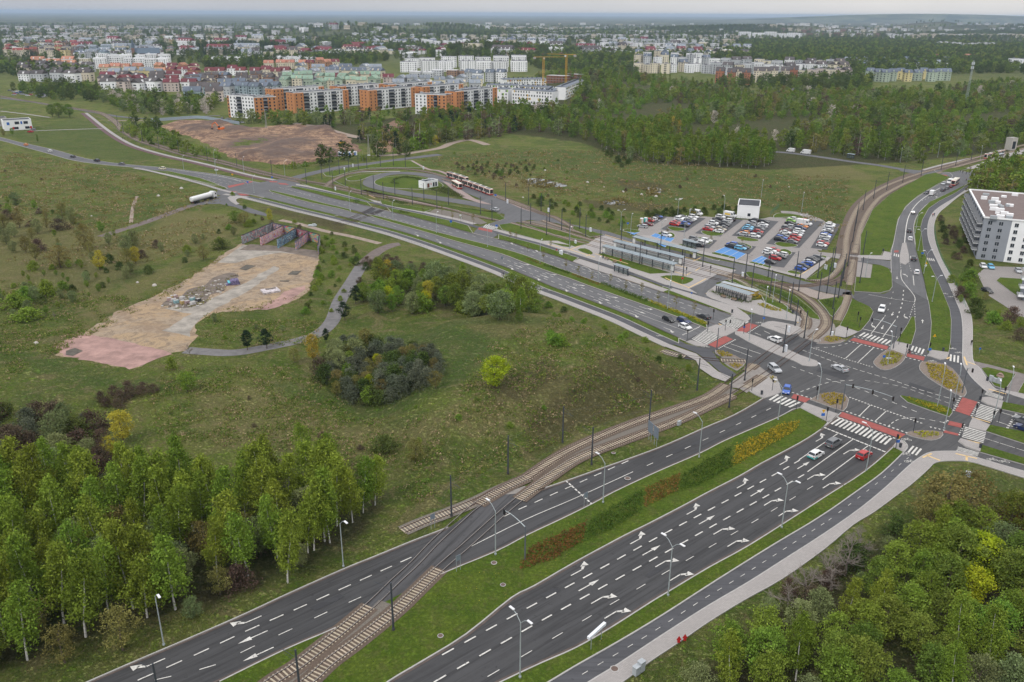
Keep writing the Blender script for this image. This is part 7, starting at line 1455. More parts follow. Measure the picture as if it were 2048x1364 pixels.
def sign(px,ang,shape,m,h=2.6,lb='',size=0.7,pole=M_LAMPP,cat='road sign',ground=0.1,second=None,word=None):
    x,y=P(*px);t=empty('road_sign',(x,y,ground),ang);q=MB();q.tube((0,0,0),(0,0,h),0.035,n=5);q.build('post',pole,t);q=MB()
    def face(q,shp,zc,s):
        if shp=='round':q.tube((0.04,0,zc),(0.07,0,zc),s/2,n=16)
        elif shp=='tri':q.side_prism([(0,0)]*3,0,0)if 0 else q.add([(0.05,-s/2,zc-s*.4),(0.05,s/2,zc-s*.4),(0.05,0,zc+s*.5),(0.08,-s/2,zc-s*.4),(0.08,s/2,zc-s*.4),(0.08,0,zc+s*.5)],[(2,1,0),(3,4,5),(0,1,4,3),(1,2,5,4),(2,0,3,5)])
        elif shp=='inv':q.add([(0.05,-s/2,zc+s*.4),(0.05,s/2,zc+s*.4),(0.05,0,zc-s*.5),(0.08,-s/2,zc+s*.4),(0.08,s/2,zc+s*.4),(0.08,0,zc-s*.5)],[(0,1,2),(5,4,3),(3,4,1,0),(4,5,2,1),(5,3,0,2)])
        else:q.box(0.06,0,zc,0.03,s,s*(0.85 if shp=='square' else 0.3))
    face(q,shape,h-size*0.4,size);q.build('sign_face',m,t)
    if second:q=MB();face(q,second[0],h-size*1.35,size*0.9);q.build('lower_sign_face',second[1],t)
    reg(t,'',cat,None,lb)
fc=math.radians(-90)
sign((1644,843),fc,'inv',M_SIGNY,2.9,'yellow give way sign above a blue crossing sign by the zebra at the upper end',0.9,second=('square',M_SIGNB));sign((1793,897),fc,'inv',M_SIGNY,2.9,'yellow give way sign above a blue crossing sign at the lower corner',0.9,second=('square',M_SIGNB));sign((1868,678),fc,'tri',M_SIGNY,1.4,'small yellow road works sign in the grass verge',1.0)
sign((1857,712),fc,'square',M_SIGNB,2.2,'blue pedestrian crossing sign at the cycle crossing',0.8);sign((1766,725),fc,'round',M_SIGNB,2.0,'blue round keep right sign in the yellow bed',0.8,second=None);sign((1776,724),fc,'board',M_SIGNW,1.6,'white direction board in the yellow bed',1.3);sign((1850,538),fc,'tri',M_SIGNY,2.6,'yellow warning sign over a round speed limit on the hill road',1.0,second=('round',M_SIGNW));sign((1843,516),fc,'square',M_SIGNB,2.2,'blue crossing sign beside the hillside zebra',0.9)
sign((1487,667),fc,'round',M_SIGNB,2.2,'blue round sign between the two zebra crossings',0.7);sign((1526,650),fc,'round',M_SIGNB,2.4,'blue round sign on the tip of the paved island',0.7);sign((1382,599),fc,'round',M_SIGNB,2.4,'blue round sign on the path by the bicycle shelter',0.6);sign((902,452),fc,'round',M_SIGNB,2.4,'blue keep right sign on the verge of the upper road',1.1);sign((993,462),fc,'square',M_SIGNB,2.6,'blue crossing sign at the side street mouth',0.9,second=('round',M_SIGNW));sign((1958,707),fc,'round',M_SIGNB,1.6,'small blue round sign on the grassy bank',0.6)
sign((991,397),fc,'square',M_SIGNB,2.0,'blue square sign in front of the waiting trams',1.0);sign((1255,459),fc,'square',M_SIGNB,3.0,'blue parking sign at the car park entrance',0.9);sign((1433,343),fc,'round',M_SIGNB,2.4,'blue round sign far up the meadow edge',0.6)if 0 else None
sign((1364,569),fc,'round',M_SIGNR,2.4,'red round no entry sign at the end of the platform',0.7);sign((1241,527),fc,'round',M_SIGNR,1.6,'red round sign behind the benches',0.8);sign((1113,504),fc,'tri',M_SIGNR,1.2,'small red sign on the verge beside the white cabinets',0.8);sign((496,372),fc,'square',M_SIGNB,2.4,'blue sign at the north western crossing',1.0);sign((545,363),fc,'square',M_SIGNB,2.6,'blue sign at the far corner of the north western crossroads',1.0)
sign((434,350),fc,'board',M_SIGNW,3.6,'white board on a tall post beside the maroon path',2.0);sign((465,352),fc,'square',M_SIGNY,1.2,'small orange board in the grass by the maroon path',1.0)
# big grey double panel and bright panel seen edge on
x,y=P(1305,887);t=empty('road_sign',(x,y,0.1),math.radians(200))
for s in(-1.2,1.2):
    for d in(-.5,.5):q=MB();q.tube((0,s+d,0),(0,s+d,3.4),0.05,n=5);q.build('post',M_LAMPP,t)
    q=MB();q.box(0.05,s,3.2,0.06,2.1,2.6);q.build('panel',M_SIGNG,t)
reg(t,'','road sign',None,'large grey backed twin direction sign beside the near tracks')
x,y=P(1192,1290);t=empty('road_sign',(x,y,0.1),nB-1.4+math.pi/2)
for s in(-1.3,1.3):q=MB();q.tube((0,s,0),(0,s,2.4),0.05,n=5);q.build('post',M_LAMPP,t)
q=MB();q.box(0,0,2.5,0.45,4.2,0.45);q.build('panel',M_SIGNW,t);reg(t,'','road sign',None,'wide pale sign panel seen from above on the verge of the eight lane road')
for p,lb in(((1171,1014),'thin grey sign frame on the median by the stop line'),((917,1142),'thin grey sign frame beside the tram crossing of the lower road'),((866,1058),'small grey sign on posts at the end of the stub track'),((1004,529),'grey sign frame over the northern road verge')):
    x,y=P(*p);t=empty('road_sign',(x,y,0.1),nB);q=MB();q.tube((0,-.4,0),(0,-.4,3),0.04,n=5);q.tube((0,.4,0),(0,.4,3),0.04,n=5);q.build('post',M_LAMPP,t);q=MB();q.box(0,0,2.5,0.05,1.0,1.1);q.build('panel',M_SIGNG,t);reg(t,'','road sign',None,lb)
for p,r,lb in(((778,1276),0,''),):
    pass
def manhole(px,lb,r=0.36,z=0.125):
    x,y=P(*px);t=empty('manhole',(x,y,z));q=MB();q.tube((0,0,0),(0,0,0.06),r*1.35,n=8);q.build('concrete_ring',M_KERB,t);q=MB();q.tube((0,0,0.06),(0,0,0.08),r,n=14);q.build('lid',mat('rusty_lid',(0.11,0.075,0.06),0.8),t);reg(t,'','manhole',None,lb)
manhole((1006,1171),'ringed manhole in the median between the carriageways');manhole((881,1273),'ringed manhole lowest on the grass near the kerb');manhole((988,1127),'ringed manhole beside the kerb of the lower road',0.4);manhole((1229,1339),'brown manhole in the front pavement',0.5,0.1);manhole((1255,958),'manhole in the gravel beside the near tracks',0.5);manhole((1227,907),'manhole in the paving strip by the lower track',0.35)
# cabinets
def cabinet(px,ang,n,lb,w=0.9,h=1.4,m=M_CAB,d=0.45,z=0.1):
    x,y=P(*px);t=empty('utility_cabinet',(x,y,z),ang)
    for i in range(n):hh=h*(1 if i%2==0 else 0.8);q=MB();q.box(0,(i-(n-1)/2)*w,hh/2,d,w*0.94,hh);q.build('cabinet',m,t,bevel=0.03);q=MB();q.box(0,(i-(n-1)/2)*w,hh+0.03,d*1.15,w,0.07);q.build('lid',m,t)
    reg(t,'','utility cabinet',None,lb)
cabinet((1277,1346),nB,2,'pair of grey utility cabinets beside the front pavement',1.0,1.7,d=0.7);cabinet((1935,954),1.2,1,'small grey cabinet on the lawn inside the pavement bend',1.0,1.1);cabinet((1989,766),0.6,3,'row of white cabinets beside the boulder',1.0,1.5);cabinet((1358,851),nB,1,'white cabinet on the grass beside the near tracks',1.0,1.0);cabinet((1577,665),0.3,1,'tall white cabinet on the paved island',0.7,1.8,M_SIGNW);cabinet((1571,704),0.3,1,'tall white cabinet beside the rail crossing pole',0.8,1.9,M_SIGNW)
cabinet((1664,673),0.3,1,'small white cabinet in the bed by the rails',0.6,1.3,M_SIGNW);cabinet((1485,553),0.4,1,'white cabinet beside the striped pole',0.8,1.4,M_SIGNW);cabinet((1122,509),0.4,2,'pair of white cabinets on the verge of the upper cycle path',1.2,1.6,M_SIGNW);cabinet((1151,487),0.4,1,'white cabinet on the lawn by the platform tracks',1.2,1.2,M_SIGNW)
for p,lb in(((689,341),'white box beside the loop entrance'),((706,334),'white box near the loop poles'),((847,339),'white box beside the loop track bend'),((1015,407),'white box beside the platform throat'),((1097,424),'white box on the slope below the meadow'),((1181,464),'white box by the upper bus lane'),((671,381),'white box on the path beside the crossing'),((921,437),'tall white box on the verge of the upper path'),((1651,539),'white box behind the car park tracks'),((1669,536),'second white box behind the car park tracks')):cabinet(p,0.5,1,lb,1.1,1.7,M_SIGNW)
# bins, bollards, benches, litter of small things
def bin_(px):x,y=P(*px);t=empty('litter_bin',(x,y,0.12));q=MB();q.tube((0,0,0),(0,0,0.95),0.26,0.3,10);q.build('body',M_POLE,t);q=MB();q.tube((0,0,0.95),(0,0,1.02),0.32,n=10);q.build('rim',M_TRIM,t);reg(t,'dark round litter bin','litter bin','litter bins')
for p in((1523,790),(1800,896),(1886,703),(1464,626),(1585,627),(1960,897),(1960,801),(1766,503),(1206,517),(1475,602),(1256,552),(1974,762)):bin_(p)
def bench(px,ang): 
    x,y=P(*px);t=empty('bench',(x,y,0.12),ang);q=MB();q.box(0,0,0.45,0.5,1.9,0.07);q.build('seat',mat('bench_timber',(0.20,0.14,0.09),0.8),t);q=MB();q.box(-0.25,0,0.75,0.06,1.9,0.35);q.build('backrest',MATS['bench_timber'],t)
    for s in(-.8,.8):q=MB();q.box(0,s,0.22,0.45,0.08,0.42);q.build('leg',M_POLE,t)
    reg(t,'timber bench with dark legs','bench','benches')
for p in((1213,520),(1229,526),(1446,596),(1467,602)):bench(p,heading((1200,515),(1250,531))-math.pi/2)
x,y=P(2000,754);rb=MB();rb.tube((0,0,-.2),(0,0,0.6),1.1,0.75,9);rb.tube((0,0,0.6),(0.15,0.1,1.0),0.75,0.3,9);o=rb.build('boulder',mat('pink_boulder',(0.27,0.19,0.15),0.9,var=0.25,bump=0.5),bevel=0.08);o.location=(x,y,0.1);reg(o,'','boulder',None,'pinkish boulder on the lawn by the white cabinets')
for p,lb in(((1357,1286),'red triangular warning sign standing on the front pavement edge'),((1369,1282),'small red reflector post beside the pavement warning sign')):
    x,y=P(*p);t=empty('warning_stand',(x,y,0.12),fc);q=MB();q.box(0,0,0.3,0.25,0.4,0.6);q.build('base',M_SIGNR,t);q=MB();q.add([(0.05,-.4,.5),(0.05,.4,.5),(0.05,0,1.25),(0.09,-.4,.5),(0.09,.4,.5),(0.09,0,1.25)],[(2,1,0),(3,4,5),(0,1,4,3),(1,2,5,4),(2,0,3,5)]);q.build('triangle',M_SIGNR,t);reg(t,'','warning sign',None,lb)
# railings
def railing(px,m,h=1.1,step=2.0,lb='',world=None,z=0.12,two=True):
    pts=world or sm(PP(px),4);t=empty('railing',(pts[0][0],pts[0][1],z));ox,oy=pts[0];L=sum(math.dist(pts[i],pts[i+1])for i in range(len(pts)-1));rs=resample([(p[0]-ox,p[1]-oy)for p in pts],max(2,int(L/step)))
    q=MB();q.tube((0,0,0),(0,0,h),0.035,n=4);pm_=q.mesh('post',m)
    for i,(x,y,_,_)in enumerate(rs):
        if i<300:o=link('post',pm_,t);o.location=(x,y,0)
    for hh in((h,h*0.55)if two else(h,)):
        q=MB()
        for i in range(len(rs)-1):q.tube((rs[i][0],rs[i][1],hh),(rs[i+1][0],rs[i+1][1],hh),0.03,n=4,caps=False)
        q.build('rail',m,t)
    reg(t,'','railing',None,lb)
M_RAILG=mat('railing_grey',(0.16,0.16,0.16),0.6);M_GREEN=mat('railing_green',(0.03,0.16,0.10),0.6)
pe=off(wNL,-7.9)
railing(None,M_RAILG,lb='long grey railing from the crossroads to the tram crossing',world=cut(pe,490,660));railing(None,M_RAILG,lb='long grey railing below the tram crossing',world=cut(pe,690,862));railing([(446,383),(400,370),(330,347),(268,338)],M_RAILG,lb='grey railing on the path of the far road')
railing([(1930,615),(1909,568),(1884,522),(1871,480),(1869,455)],M_GREEN,1.3,3.0,'green railing along the outside of the curving pavement',two=True);railing([(1424,594),(1470,613),(1510,624)],M_RAILG,1.0,2.5,'short railing behind the bicycle path',z=0.1)if 0 else None
railing([(1540,432),(1557,416)],M_GREEN,2.0,1.2,'green fence beside the white block');railing([(1472,437),(1508,443)],M_RAILG,1.2,1.5,'grey railing in front of the white block')
railing([(170,224),(205,240),(236,262),(280,287),(340,305),(430,326),(520,346),(590,361)],M_RAILG,0.9,3.5,'dark low railing between the far tram line and the pavement',z=0)
# ---- tram shelters
M_SHR=mat('shelter_glass_roof',(0.17,0.21,0.23),0.25,var=0.1,scale=0.5);M_SHF=mat('shelter_frame',(0.035,0.042,0.05),0.5);M_POST=mat('poster_white',(0.55,0.55,0.53),0.6)
gm,gnt,gb=new_mat('shelter_pane');gb.inputs['Base Color'].default_value=(0.12,0.16,0.16,1);gb.inputs['Alpha'].default_value=0.35;gb.inputs['Roughness'].default_value=0.1
def shelter(a,b,n,lb,w=2.6,h=3.0,poster=True,wall=True,gap=()):
    A,B=Vector((*P(*a),0)),Vector((*P(*b),0));L=(B-A).length;ang=math.atan2(B.y-A.y,B.x-A.x);t=empty('tram_shelter',(A.x,A.y,0.14),ang)
    for i in range(n):
        q=MB();x0=L*i/n;q.add([(x0+0.04,-0.5,h-0.15),(x0+L/n-0.04,-0.5,h-0.15),(x0+L/n-0.04,w-0.5,h+0.12),(x0+0.04,w-0.5,h+0.12),(x0+0.04,-0.5,h-0.08),(x0+L/n-0.04,-0.5,h-0.08),(x0+L/n-0.04,w-0.5,h+0.19),(x0+0.04,w-0.5,h+0.19)],[(3,2,1,0),(4,5,6,7),(0,1,5,4),(1,2,6,5),(2,3,7,6),(3,0,4,7)]);q.build('roof_panel',M_SHR,t)
    k=max(3,n//3)
    for i in range(k+1):q=MB();q.box(0.3+(L-0.6)*i/k,0.1,h/2,0.3,0.24,h);q.build('column',M_SHF,t)
    q=MB();q.box(L/2,-0.45,h-0.16,L,0.12,0.16);q.box(L/2,w-0.55,h+0.08,L,0.1,0.14);q.build('roof_beam',M_SHF,t)
    if wall:
        for i in range(k):q=MB();q.box(0.3+(L-0.6)*(i+0.5)/k,0.1,1.3,(L-0.6)/k-0.3,0.03,2.2);q.build('glass_pane',gm,t)
    if poster:
        for xx in(0.9,L-0.9):q=MB();q.box(xx,0.0,1.5,1.3,0.12,2.0);q.build('poster_case',M_POST,t)
    q=MB();q.box(L*0.4,0.6,0.5,2.5,0.4,0.06);q.box(L*0.7,0.6,0.5,2.5,0.4,0.06);q.build('bench',MATS['bench_timber'],t)
    reg(t,'','shelter','tram and bus shelters',lb)
shelter((1204,507),(1348,546),22,'front of the three long glass roofed tram shelters');shelter((1226,497),(1364,532),20,'middle one of the three long glass roofed tram shelters');shelter((1264,488),(1392,520),16,'rear one of the three long glass roofed tram shelters',wall=False)
shelter((1227,543),(1256,552),6,'small grey bus shelter beside the dual carriageway',1.8,2.6,False);shelter((1364,492),(1392,499),5,'small bus shelter in front of the parked cars',1.8,2.6,False);shelter((1990,319),(2006,316),4,'glass shelter at the halt on the hill',2,2.8,False);shelter((1693,316),(1708,318),4,'dark bus shelter on the far road by the wood',2,2.7,False)
# bicycle shelter: slatted walls and yellow lockers
A,B=Vector((*P(1430,585),0)),Vector((*P(1497,606),0));L=(B-A).length;ang=math.atan2(B.y-A.y,B.x-A.x);t=empty('bicycle_shelter',(A.x,A.y,0.12),ang)
for i in range(int(L/0.8)):q=MB();q.box(0.4+i*0.8,0,1.15,0.3,0.06,2.3);q.build('slat',M_SHF,t)
for i in range(10):q=MB();q.box(L*(i+.5)/10,1.3,2.6,L/10-0.06,3.4,0.08);q.build('roof_panel',M_SHR,t)
for i in range(8):
    q=MB();q.box(L*(i+.5)/8,0.9,0.75,L/8-0.5,1.5,0.9);q.build('concrete_stand',M_KERB,t)
reg(t,'','bicycle shelter',None,'slatted bicycle shelter with a glass roof behind the hedge')
A,B=Vector((*P(1442,574),0)),Vector((*P(1512,593),0));L=(B-A).length;ang=math.atan2(B.y-A.y,B.x-A.x);t=empty('bicycle_lockers',(A.x,A.y,0.12),ang);M_LOCK=paint('locker_yellow',(0.36,0.25,0.04),0.6)
for i in range(15):
    q=MB();q.box(L*(i+.5)/15,0.5,.85,L/15-0.2,1.9,1.6);q.build('locker',M_LOCK,t)
    q=MB();q.box(L*(i+.5)/15,0.5,1.72,L/15-0.03,2.2,0.07);q.build('roof_panel',M_CAB,t)
reg(t,'','bicycle lockers',None,'row of yellow bicycle lockers with white tops')
# ---- people
def person_mesh(name,shirt,trouser,seed,hair=(0.03,0.02,0.015),pose='stand',s=1.0):
    rg=random.Random(seed);st=0.16 if pose=='walk' else 0.0
    if pose=='ride':J=[(0,0,.98),(0.16,0,1.22),(0.34,0,1.42),(0.40,0,1.5),(0.46,0,1.66),(0.02,.1,.96),(0.36,.12,.78),(0.14,.12,.38),(0.26,.12,.34),(0.02,-.1,.96),(0.30,-.12,.66),(0.06,-.12,.2),(0.18,-.12,.16),(0.34,.2,1.38),(0.55,.22,1.18),(0.66,.2,1.02),(0.34,-.2,1.38),(0.55,-.22,1.18),(0.66,-.2,1.02)]
    else:J=[(0,0,.95),(0,0,1.2),(0,0,1.42),(0.01,0,1.52),(0.03,0,1.66),(0,.09,.93),(st*.6,.1,.5),(st*.5,.1,.08),(st*.5+.14,.1,.04),(0,-.09,.93),(-st*.3,-.1,.5),(-st*1.4,-.1,.1),(-st*1.4+.14,-.1,.04),(0,.2,1.4),(-st*.6,.25,1.12),(-st*.2,.26,.86),(0,-.2,1.4),(st*.6,-.25,1.12),(st*1.0,-.26,.88)]
    E=[(0,1),(1,2),(2,3),(3,4),(0,5),(5,6),(6,7),(7,8),(0,9),(9,10),(10,11),(11,12),(2,13),(13,14),(14,15),(2,16),(16,17),(17,18)]
    Rr=[.15,.15,.17,.06,.10,.1,.07,.05,.04,.1,.07,.05,.04,.07,.05,.035,.07,.05,.035]
    me=bpy.data.meshes.new(name);me.from_pydata([(a*s,b*s,c*s)for a,b,c in J],E,[]);o=bpy.data.objects.new(name,me);COL.objects.link(o)
    o.modifiers.new('skin','SKIN'); 
    for v,r in zip(me.skin_vertices[0].data,Rr):v.radius=(r*s,r*s)
    me.skin_vertices[0].data[0].use_root=True
    o.modifiers.new('sub','SUBSURF').levels=1;dg=bpy.context.evaluated_depsgraph_get();ev=bpy.data.meshes.new_from_object(o.evaluated_get(dg));bpy.data.objects.remove(o)
    for c in(trouser,shirt,(0.45,0.28,0.2),hair):ev.materials.append(mat('cloth_%d_%d_%d'%tuple(int(k*99)for k in c),c,0.9))
    for p in ev.polygons:
        z=p.center.z/s;p.material_index=3 if z>1.68 or(z>1.58 and p.center.x<(0.42 if pose=='ride' else 0.0))else 2 if z>1.53 else 1 if z>(1.0 if pose!='ride' else 0.99)else 0
        p.use_smooth=True
    return ev
def person(px,ang,shirt,trouser,lb,pose='walk',z=0.12):
    x,y=P(*px);t=link('person',person_mesh('person',shirt,trouser,int(px[0]),pose=pose));t.location=(x,y,z);t.rotation_euler=(0,0,ang);reg(t,'','person','people on foot',lb);return t
person((1865,434),1.2,(0.35,0.04,0.04),(0.04,0.04,0.06),'person in red walking up the curving pavement');person((1868,433),1.2,(0.04,0.05,0.09),(0.05,0.05,0.05),'person in dark clothes beside the one in red')
person((1843,518),0,(0.03,0.03,0.03),(0.03,0.03,0.05),'person in black waiting at the hillside zebra');person((1852,518),0,(0.05,0.03,0.03),(0.03,0.03,0.03),'person in dark brown at the hillside zebra kerb');person((1007,553),0,(0.02,0.02,0.02),(0.02,0.02,0.03),'person in black walking along the lower pavement');person((1004,552),0,(0.1,0.1,0.12),(0.02,0.02,0.03),'person in grey beside the one in black on the lower pavement')
person((1942,691),1.5,(0.02,0.02,0.02),(0.02,0.02,0.02),'person in black on the pavement edge by the bank');person((1382,517),1,(0.02,0.02,0.02),(0.02,0.02,0.02),'person in black at the rear tram shelter end');person((1380,516),1,(0.03,0.03,0.05),(0.02,0.02,0.02),'second dark clothed person at the rear tram shelter end');person((1285,492),1,(0.02,0.02,0.02),(0.15,0.12,0.1),'person under the rear tram shelter roof');person((1336,539),1,(0.02,0.02,0.02),(0.02,0.02,0.02),'person standing under the front tram shelter');person((245,279),1,(0.02,0.02,0.02),(0.02,0.02,0.02),'person walking on the far pavement beside the maroon path')
for i,p in enumerate(((1920,346),(1925,347),(1932,349),(1939,337),(1941,339),(1932,363))):person(p,i,(0.02+.02*i,0.02,0.03),(0.02,0.02,0.03),['person nearest the hilltop crossing kerb','second person at the hilltop crossing','third person at the hilltop crossing','person on the path by the hilltop lawn','companion on the path by the hilltop lawn','person on the pavement by the trees behind the bus'][i])
x,y=P(1853,711);an=heading((1814,708),(1850,717));x,y=P(1819,709)
rd=link('person',person_mesh('person',(0.015,0.015,0.015),(0.02,0.02,0.02),7,hair=(0.02,0.35,0.14),pose='ride'));rd.location=(x,y,0.1);rd.rotation_euler=(0,0,an+math.pi);reg(rd,'','person',None,'cyclist in black with a green helmet on the red crossing')
t=empty('bicycle',(x,y,0.08),an+math.pi)
for cx in(-0.35,0.72):
    q=MB();pp=[(cx+0.34*math.cos(a*math.pi/8),0,0.34+0.34*math.sin(a*math.pi/8))for a in range(16)]
    for i in range(16):q.tube(pp[i],pp[(i+1)%16],0.025,n=4,caps=False)
    q.build('wheel',M_TYRE,t)
q=MB()
for a,b_ in(((-0.35,0,.34),(0.1,0,.32)),((0.1,0,.32),(-0.05,0,.88)),((0.1,0,.32),(0.6,0,.85)),((-0.05,0,.8),(0.6,0,.85)),((0.6,0,.95),(0.72,0,.34)),((-0.35,0,.34),(-0.03,0,.78))):q.tube(a,b_,0.025,n=5)
q.build('frame',M_SIGNR,t);q=MB();q.tube((0.6,-.25,1.0),(0.6,.25,1.0),0.02,n=5);q.build('handlebar',M_TRIM,t);q=MB();q.box(-0.07,0,.92,.25,.14,.06);q.build('saddle',M_TRIM,t);reg(t,'','bicycle',None,'bicycle ridden over the red crossing')
# portable toilets and boxes by the car park; rubbish and stones
for p,m_,lb in(((1283,447),mat('hut_beige',(0.42,0.33,0.18),0.8),'beige cabin beside the car park entrance'),((1291,446),mat('toilet_turquoise',(0.05,0.42,0.38),0.6),'turquoise portable toilet beside the car park entrance')):
    x,y=P(*p);t=empty('portable_toilet',(x,y,0.1),0.3);q=MB();q.box(0,0,1.1,1.3,1.3,2.2);q.build('cabin',m_,t,bevel=0.05);q=MB();q.box(0,-0.67,1.05,0.7,0.04,1.8);q.build('door',M_SIGNW,t);q=MB();q.frustum((-.68,.68,-.68,.68),(-.4,.4,-.4,.4),2.2,2.4);q.build('roof',M_SIGNW,t);reg(t,'','cabin',None,lb)
STN=mat('pale_stone',(0.40,0.37,0.33),0.9); 
for i,p in enumerate([(1051,335),(1090,341),(1175,365),(1208,374),(1246,384),(1283,389),(1312,393),(1360,399),(1578,374),(275,565),(309,571),(72,686),(1046,395),(183,432),(150,435),(363,377),(317,392)]):
    x,y=P(*p);q=MB();r=RN.uniform(0.5,1.1);q.tube((0,0,-.2),(0,0,r*.5),r,r*.7,7);q.tube((0,0,r*.5),(0,0,r*.8),r*.7,r*.2,7);o=q.build('stone',STN,bevel=0.06);o.location=(x,y,hz(x,y)-0.05);reg(o,'pale stone lying in the rough grass','stone','stones in the meadows')
# concrete blocks in the yard
BC=[(0.36,0.26,0.24),(0.42,0.40,0.38),(0.20,0.32,0.33),(0.38,0.28,0.12),(0.30,0.22,0.22),(0.46,0.44,0.42),(0.05,0.05,0.05)]
for i,p in enumerate([(339,601),(348,603),(353,606),(366,607),(375,607),(386,609),(397,603),(350,596),(365,599),(385,601),(344,597)]):
    x,y=P(*p);t=empty('concrete_block',(x,y,0),0.5+i*.1);q=MB();q.box(0,0,0.5,1.5,1.2,1.0);q.build('block',mat('painted_block_%d'%(i%7),BC[i%7]if i<7 else BC[6],0.9,var=0.3,scale=2),t,bevel=0.05);q=MB();q.box(0,0,1.02,1.2,0.9,0.05);q.build('capping',M_KERB,t);reg(t,'pinkish blue orange and grey painted'.split()[i%3]+' painted concrete block','concrete block','blocks in the yard')
q=MB();rr_=random.Random(6);ry=PP([(322,612),(410,570),(480,545),(440,590),(400,612),(365,620)]);k=0
while k<220:
    x,y=rr_.uniform(min(p[0]for p in ry),max(p[0]for p in ry)),rr_.uniform(min(p[1]for p in ry),max(p[1]for p in ry));k+=1
    if pdist(np.array([x]),np.array([y]),ry)[0]>0:s=rr_.uniform(.15,.9);q.box(x,y,s*.12,s,s*rr_.uniform(.4,1),s*.4,rr_.uniform(0,3),k%3)
o=q.build('rubble',[M_KERB,M_ARENA_D,STN],kind='stuff');o['label']='broken concrete rubble in the middle of the yard';o['category']='rubble'
x,y=P(464,568);t=empty('painted_ramp',(x,y,0),0.4);q=MB();q.side_prism([(-2,0),(0,1.5),(2.2,1.5),(2.6,0)],-1.4,1.4);q.build('ramp',mat('ramp_paint',(0.12,0.10,0.18),0.8,var=0.9,scale=1.5),t);q=MB();q.box(-0.9,0,0.9,0.8,2.9,0.2);q.build('turquoise_edge',mat('turq',(0.1,0.4,0.45),0.8),t);reg(t,'','ramp',None,'small painted ramp in the middle of the concrete yard')
x,y=P(541,583);t=empty('painted_slab',(x,y,0),0.55);q=MB();q.box(0,0,0.3,5.5,4.5,0.6);q.build('slab',mat('slab_paint',(0.42,0.38,0.38),0.9,var=0.6,scale=1.6),t);q=MB();q.box(0.5,1.2,0.64,3.5,1.4,0.05);q.build('mossy_top',M_ARENA_D,t);reg(t,'','slab',None,'raised slab with dark scribbles on the yard')
x,y=P(625,452);q=MB();q.box(0,0,0.3,3.5,1.8,0.5);q.box(0.6,0.2,0.7,1.4,1.0,0.5,0.4);o=q.build('rubbish_heap',mat('rubbish',(0.35,0.38,0.38),0.8,var=0.7,scale=3),bevel=0.05);o.location=(x,y,0);reg(o,'','rubbish heap',None,'heap of dumped rubbish beside the dirt path')
# power poles and radio mast
for p,h,lb in(((738,311),13,'white concrete power pole at the edge of the earth site'),((533,258),15,'grey power pole on the far bank of the earth site')):
    x,y=P(*p);t=empty('power_pole',(x,y,0));q=MB();q.tube((-.6,0,0),(0,0,h),.18,.12,5);q.tube((.6,0,0),(0,0,h),.18,.12,5);q.build('pole',M_KERB,t);q=MB();q.box(0,0,h,3.4,.15,.15);q.build('crossarm',M_LAMPP,t);q=MB();q.box(0,0,.2,1.8,1,.5);q.build('footing',M_SIGNW,t);reg(t,'','power pole',None,lb)
for p,lb in(((690,312),'first pale site toilet by the earth heaps'),((700,312),'second pale site toilet by the earth heaps'),((711,311),'blue and white site hut by the earth heaps'),((680,312),'pale box lying by the earth heaps')):
    x,y=P(*p);t=empty('site_hut',(x,y,0.3));q=MB();q.box(0,0,1.2,2,2,2.4);q.build('cabin',M_SIGNW,t);q=MB();q.box(0,-1.02,1.1,.8,.04,1.9);q.build('door',M_SIGNB,t);reg(t,'','site hut',None,lb)
x,y=P(1929,217);hm=46;t=empty('radio_mast',(x,y,0));q=MB()
for s in range(3):
    a=s*2.094
    q.tube((1.6*math.cos(a),1.6*math.sin(a),0),(0.5*math.cos(a),0.5*math.sin(a),hm),.14,.09,5)
q.build('leg',M_LAMPP,t);q=MB()
for k in range(22):
    z0,z1=hm*k/22,hm*(k+1)/22;r0,r1=1.6-1.1*k/22,1.6-1.1*(k+1)/22
    for s in range(3):a,b_=s*2.094,(s+1)*2.094;q.tube((r0*math.cos(a),r0*math.sin(a),z0),(r1*math.cos(b_),r1*math.sin(b_),z1),.06,n=3,caps=False)
q.build('bracing',M_LAMPP,t)
for k in range(6):q=MB();a=k*1.05;q.box(1.1*math.cos(a),1.1*math.sin(a),hm-3-(k%2)*4,.5,.5,2.6,a);q.build('antenna',M_SIGNW,t)
reg(t,'','radio mast',None,'tall slender radio mast standing in the wood')
# ================================================================ BUILDINGS
M_WWHITE=mat('render_white',(0.76,0.76,0.75),0.85,var=0.06,scale=0.2);M_WGREY=mat('render_grey',(0.26,0.275,0.30),0.85,var=0.06,scale=0.2);M_WOR=mat('render_orange',(0.47,0.21,0.085),0.85,var=0.06,scale=0.2);M_WIN=mat('window_glass_dark',(0.028,0.034,0.042),0.2,var=0.2,scale=0.3);M_ROOFD=mat('bitumen_roof',(0.045,0.048,0.055),0.9,var=0.25,scale=0.2);M_BALC=mat('balcony_grey',(0.22,0.225,0.235),0.7);M_BALD=mat('balcony_dark',(0.07,0.075,0.085),0.7)
def frame2(a,b,dpt):
    """building frame from two front corners on the ground (px); local x along the front, y into the building"""
    A,B=P(*a),P(*b);return A,math.atan2(B[1]-A[1],B[0]-A[0]),math.dist(A,B)
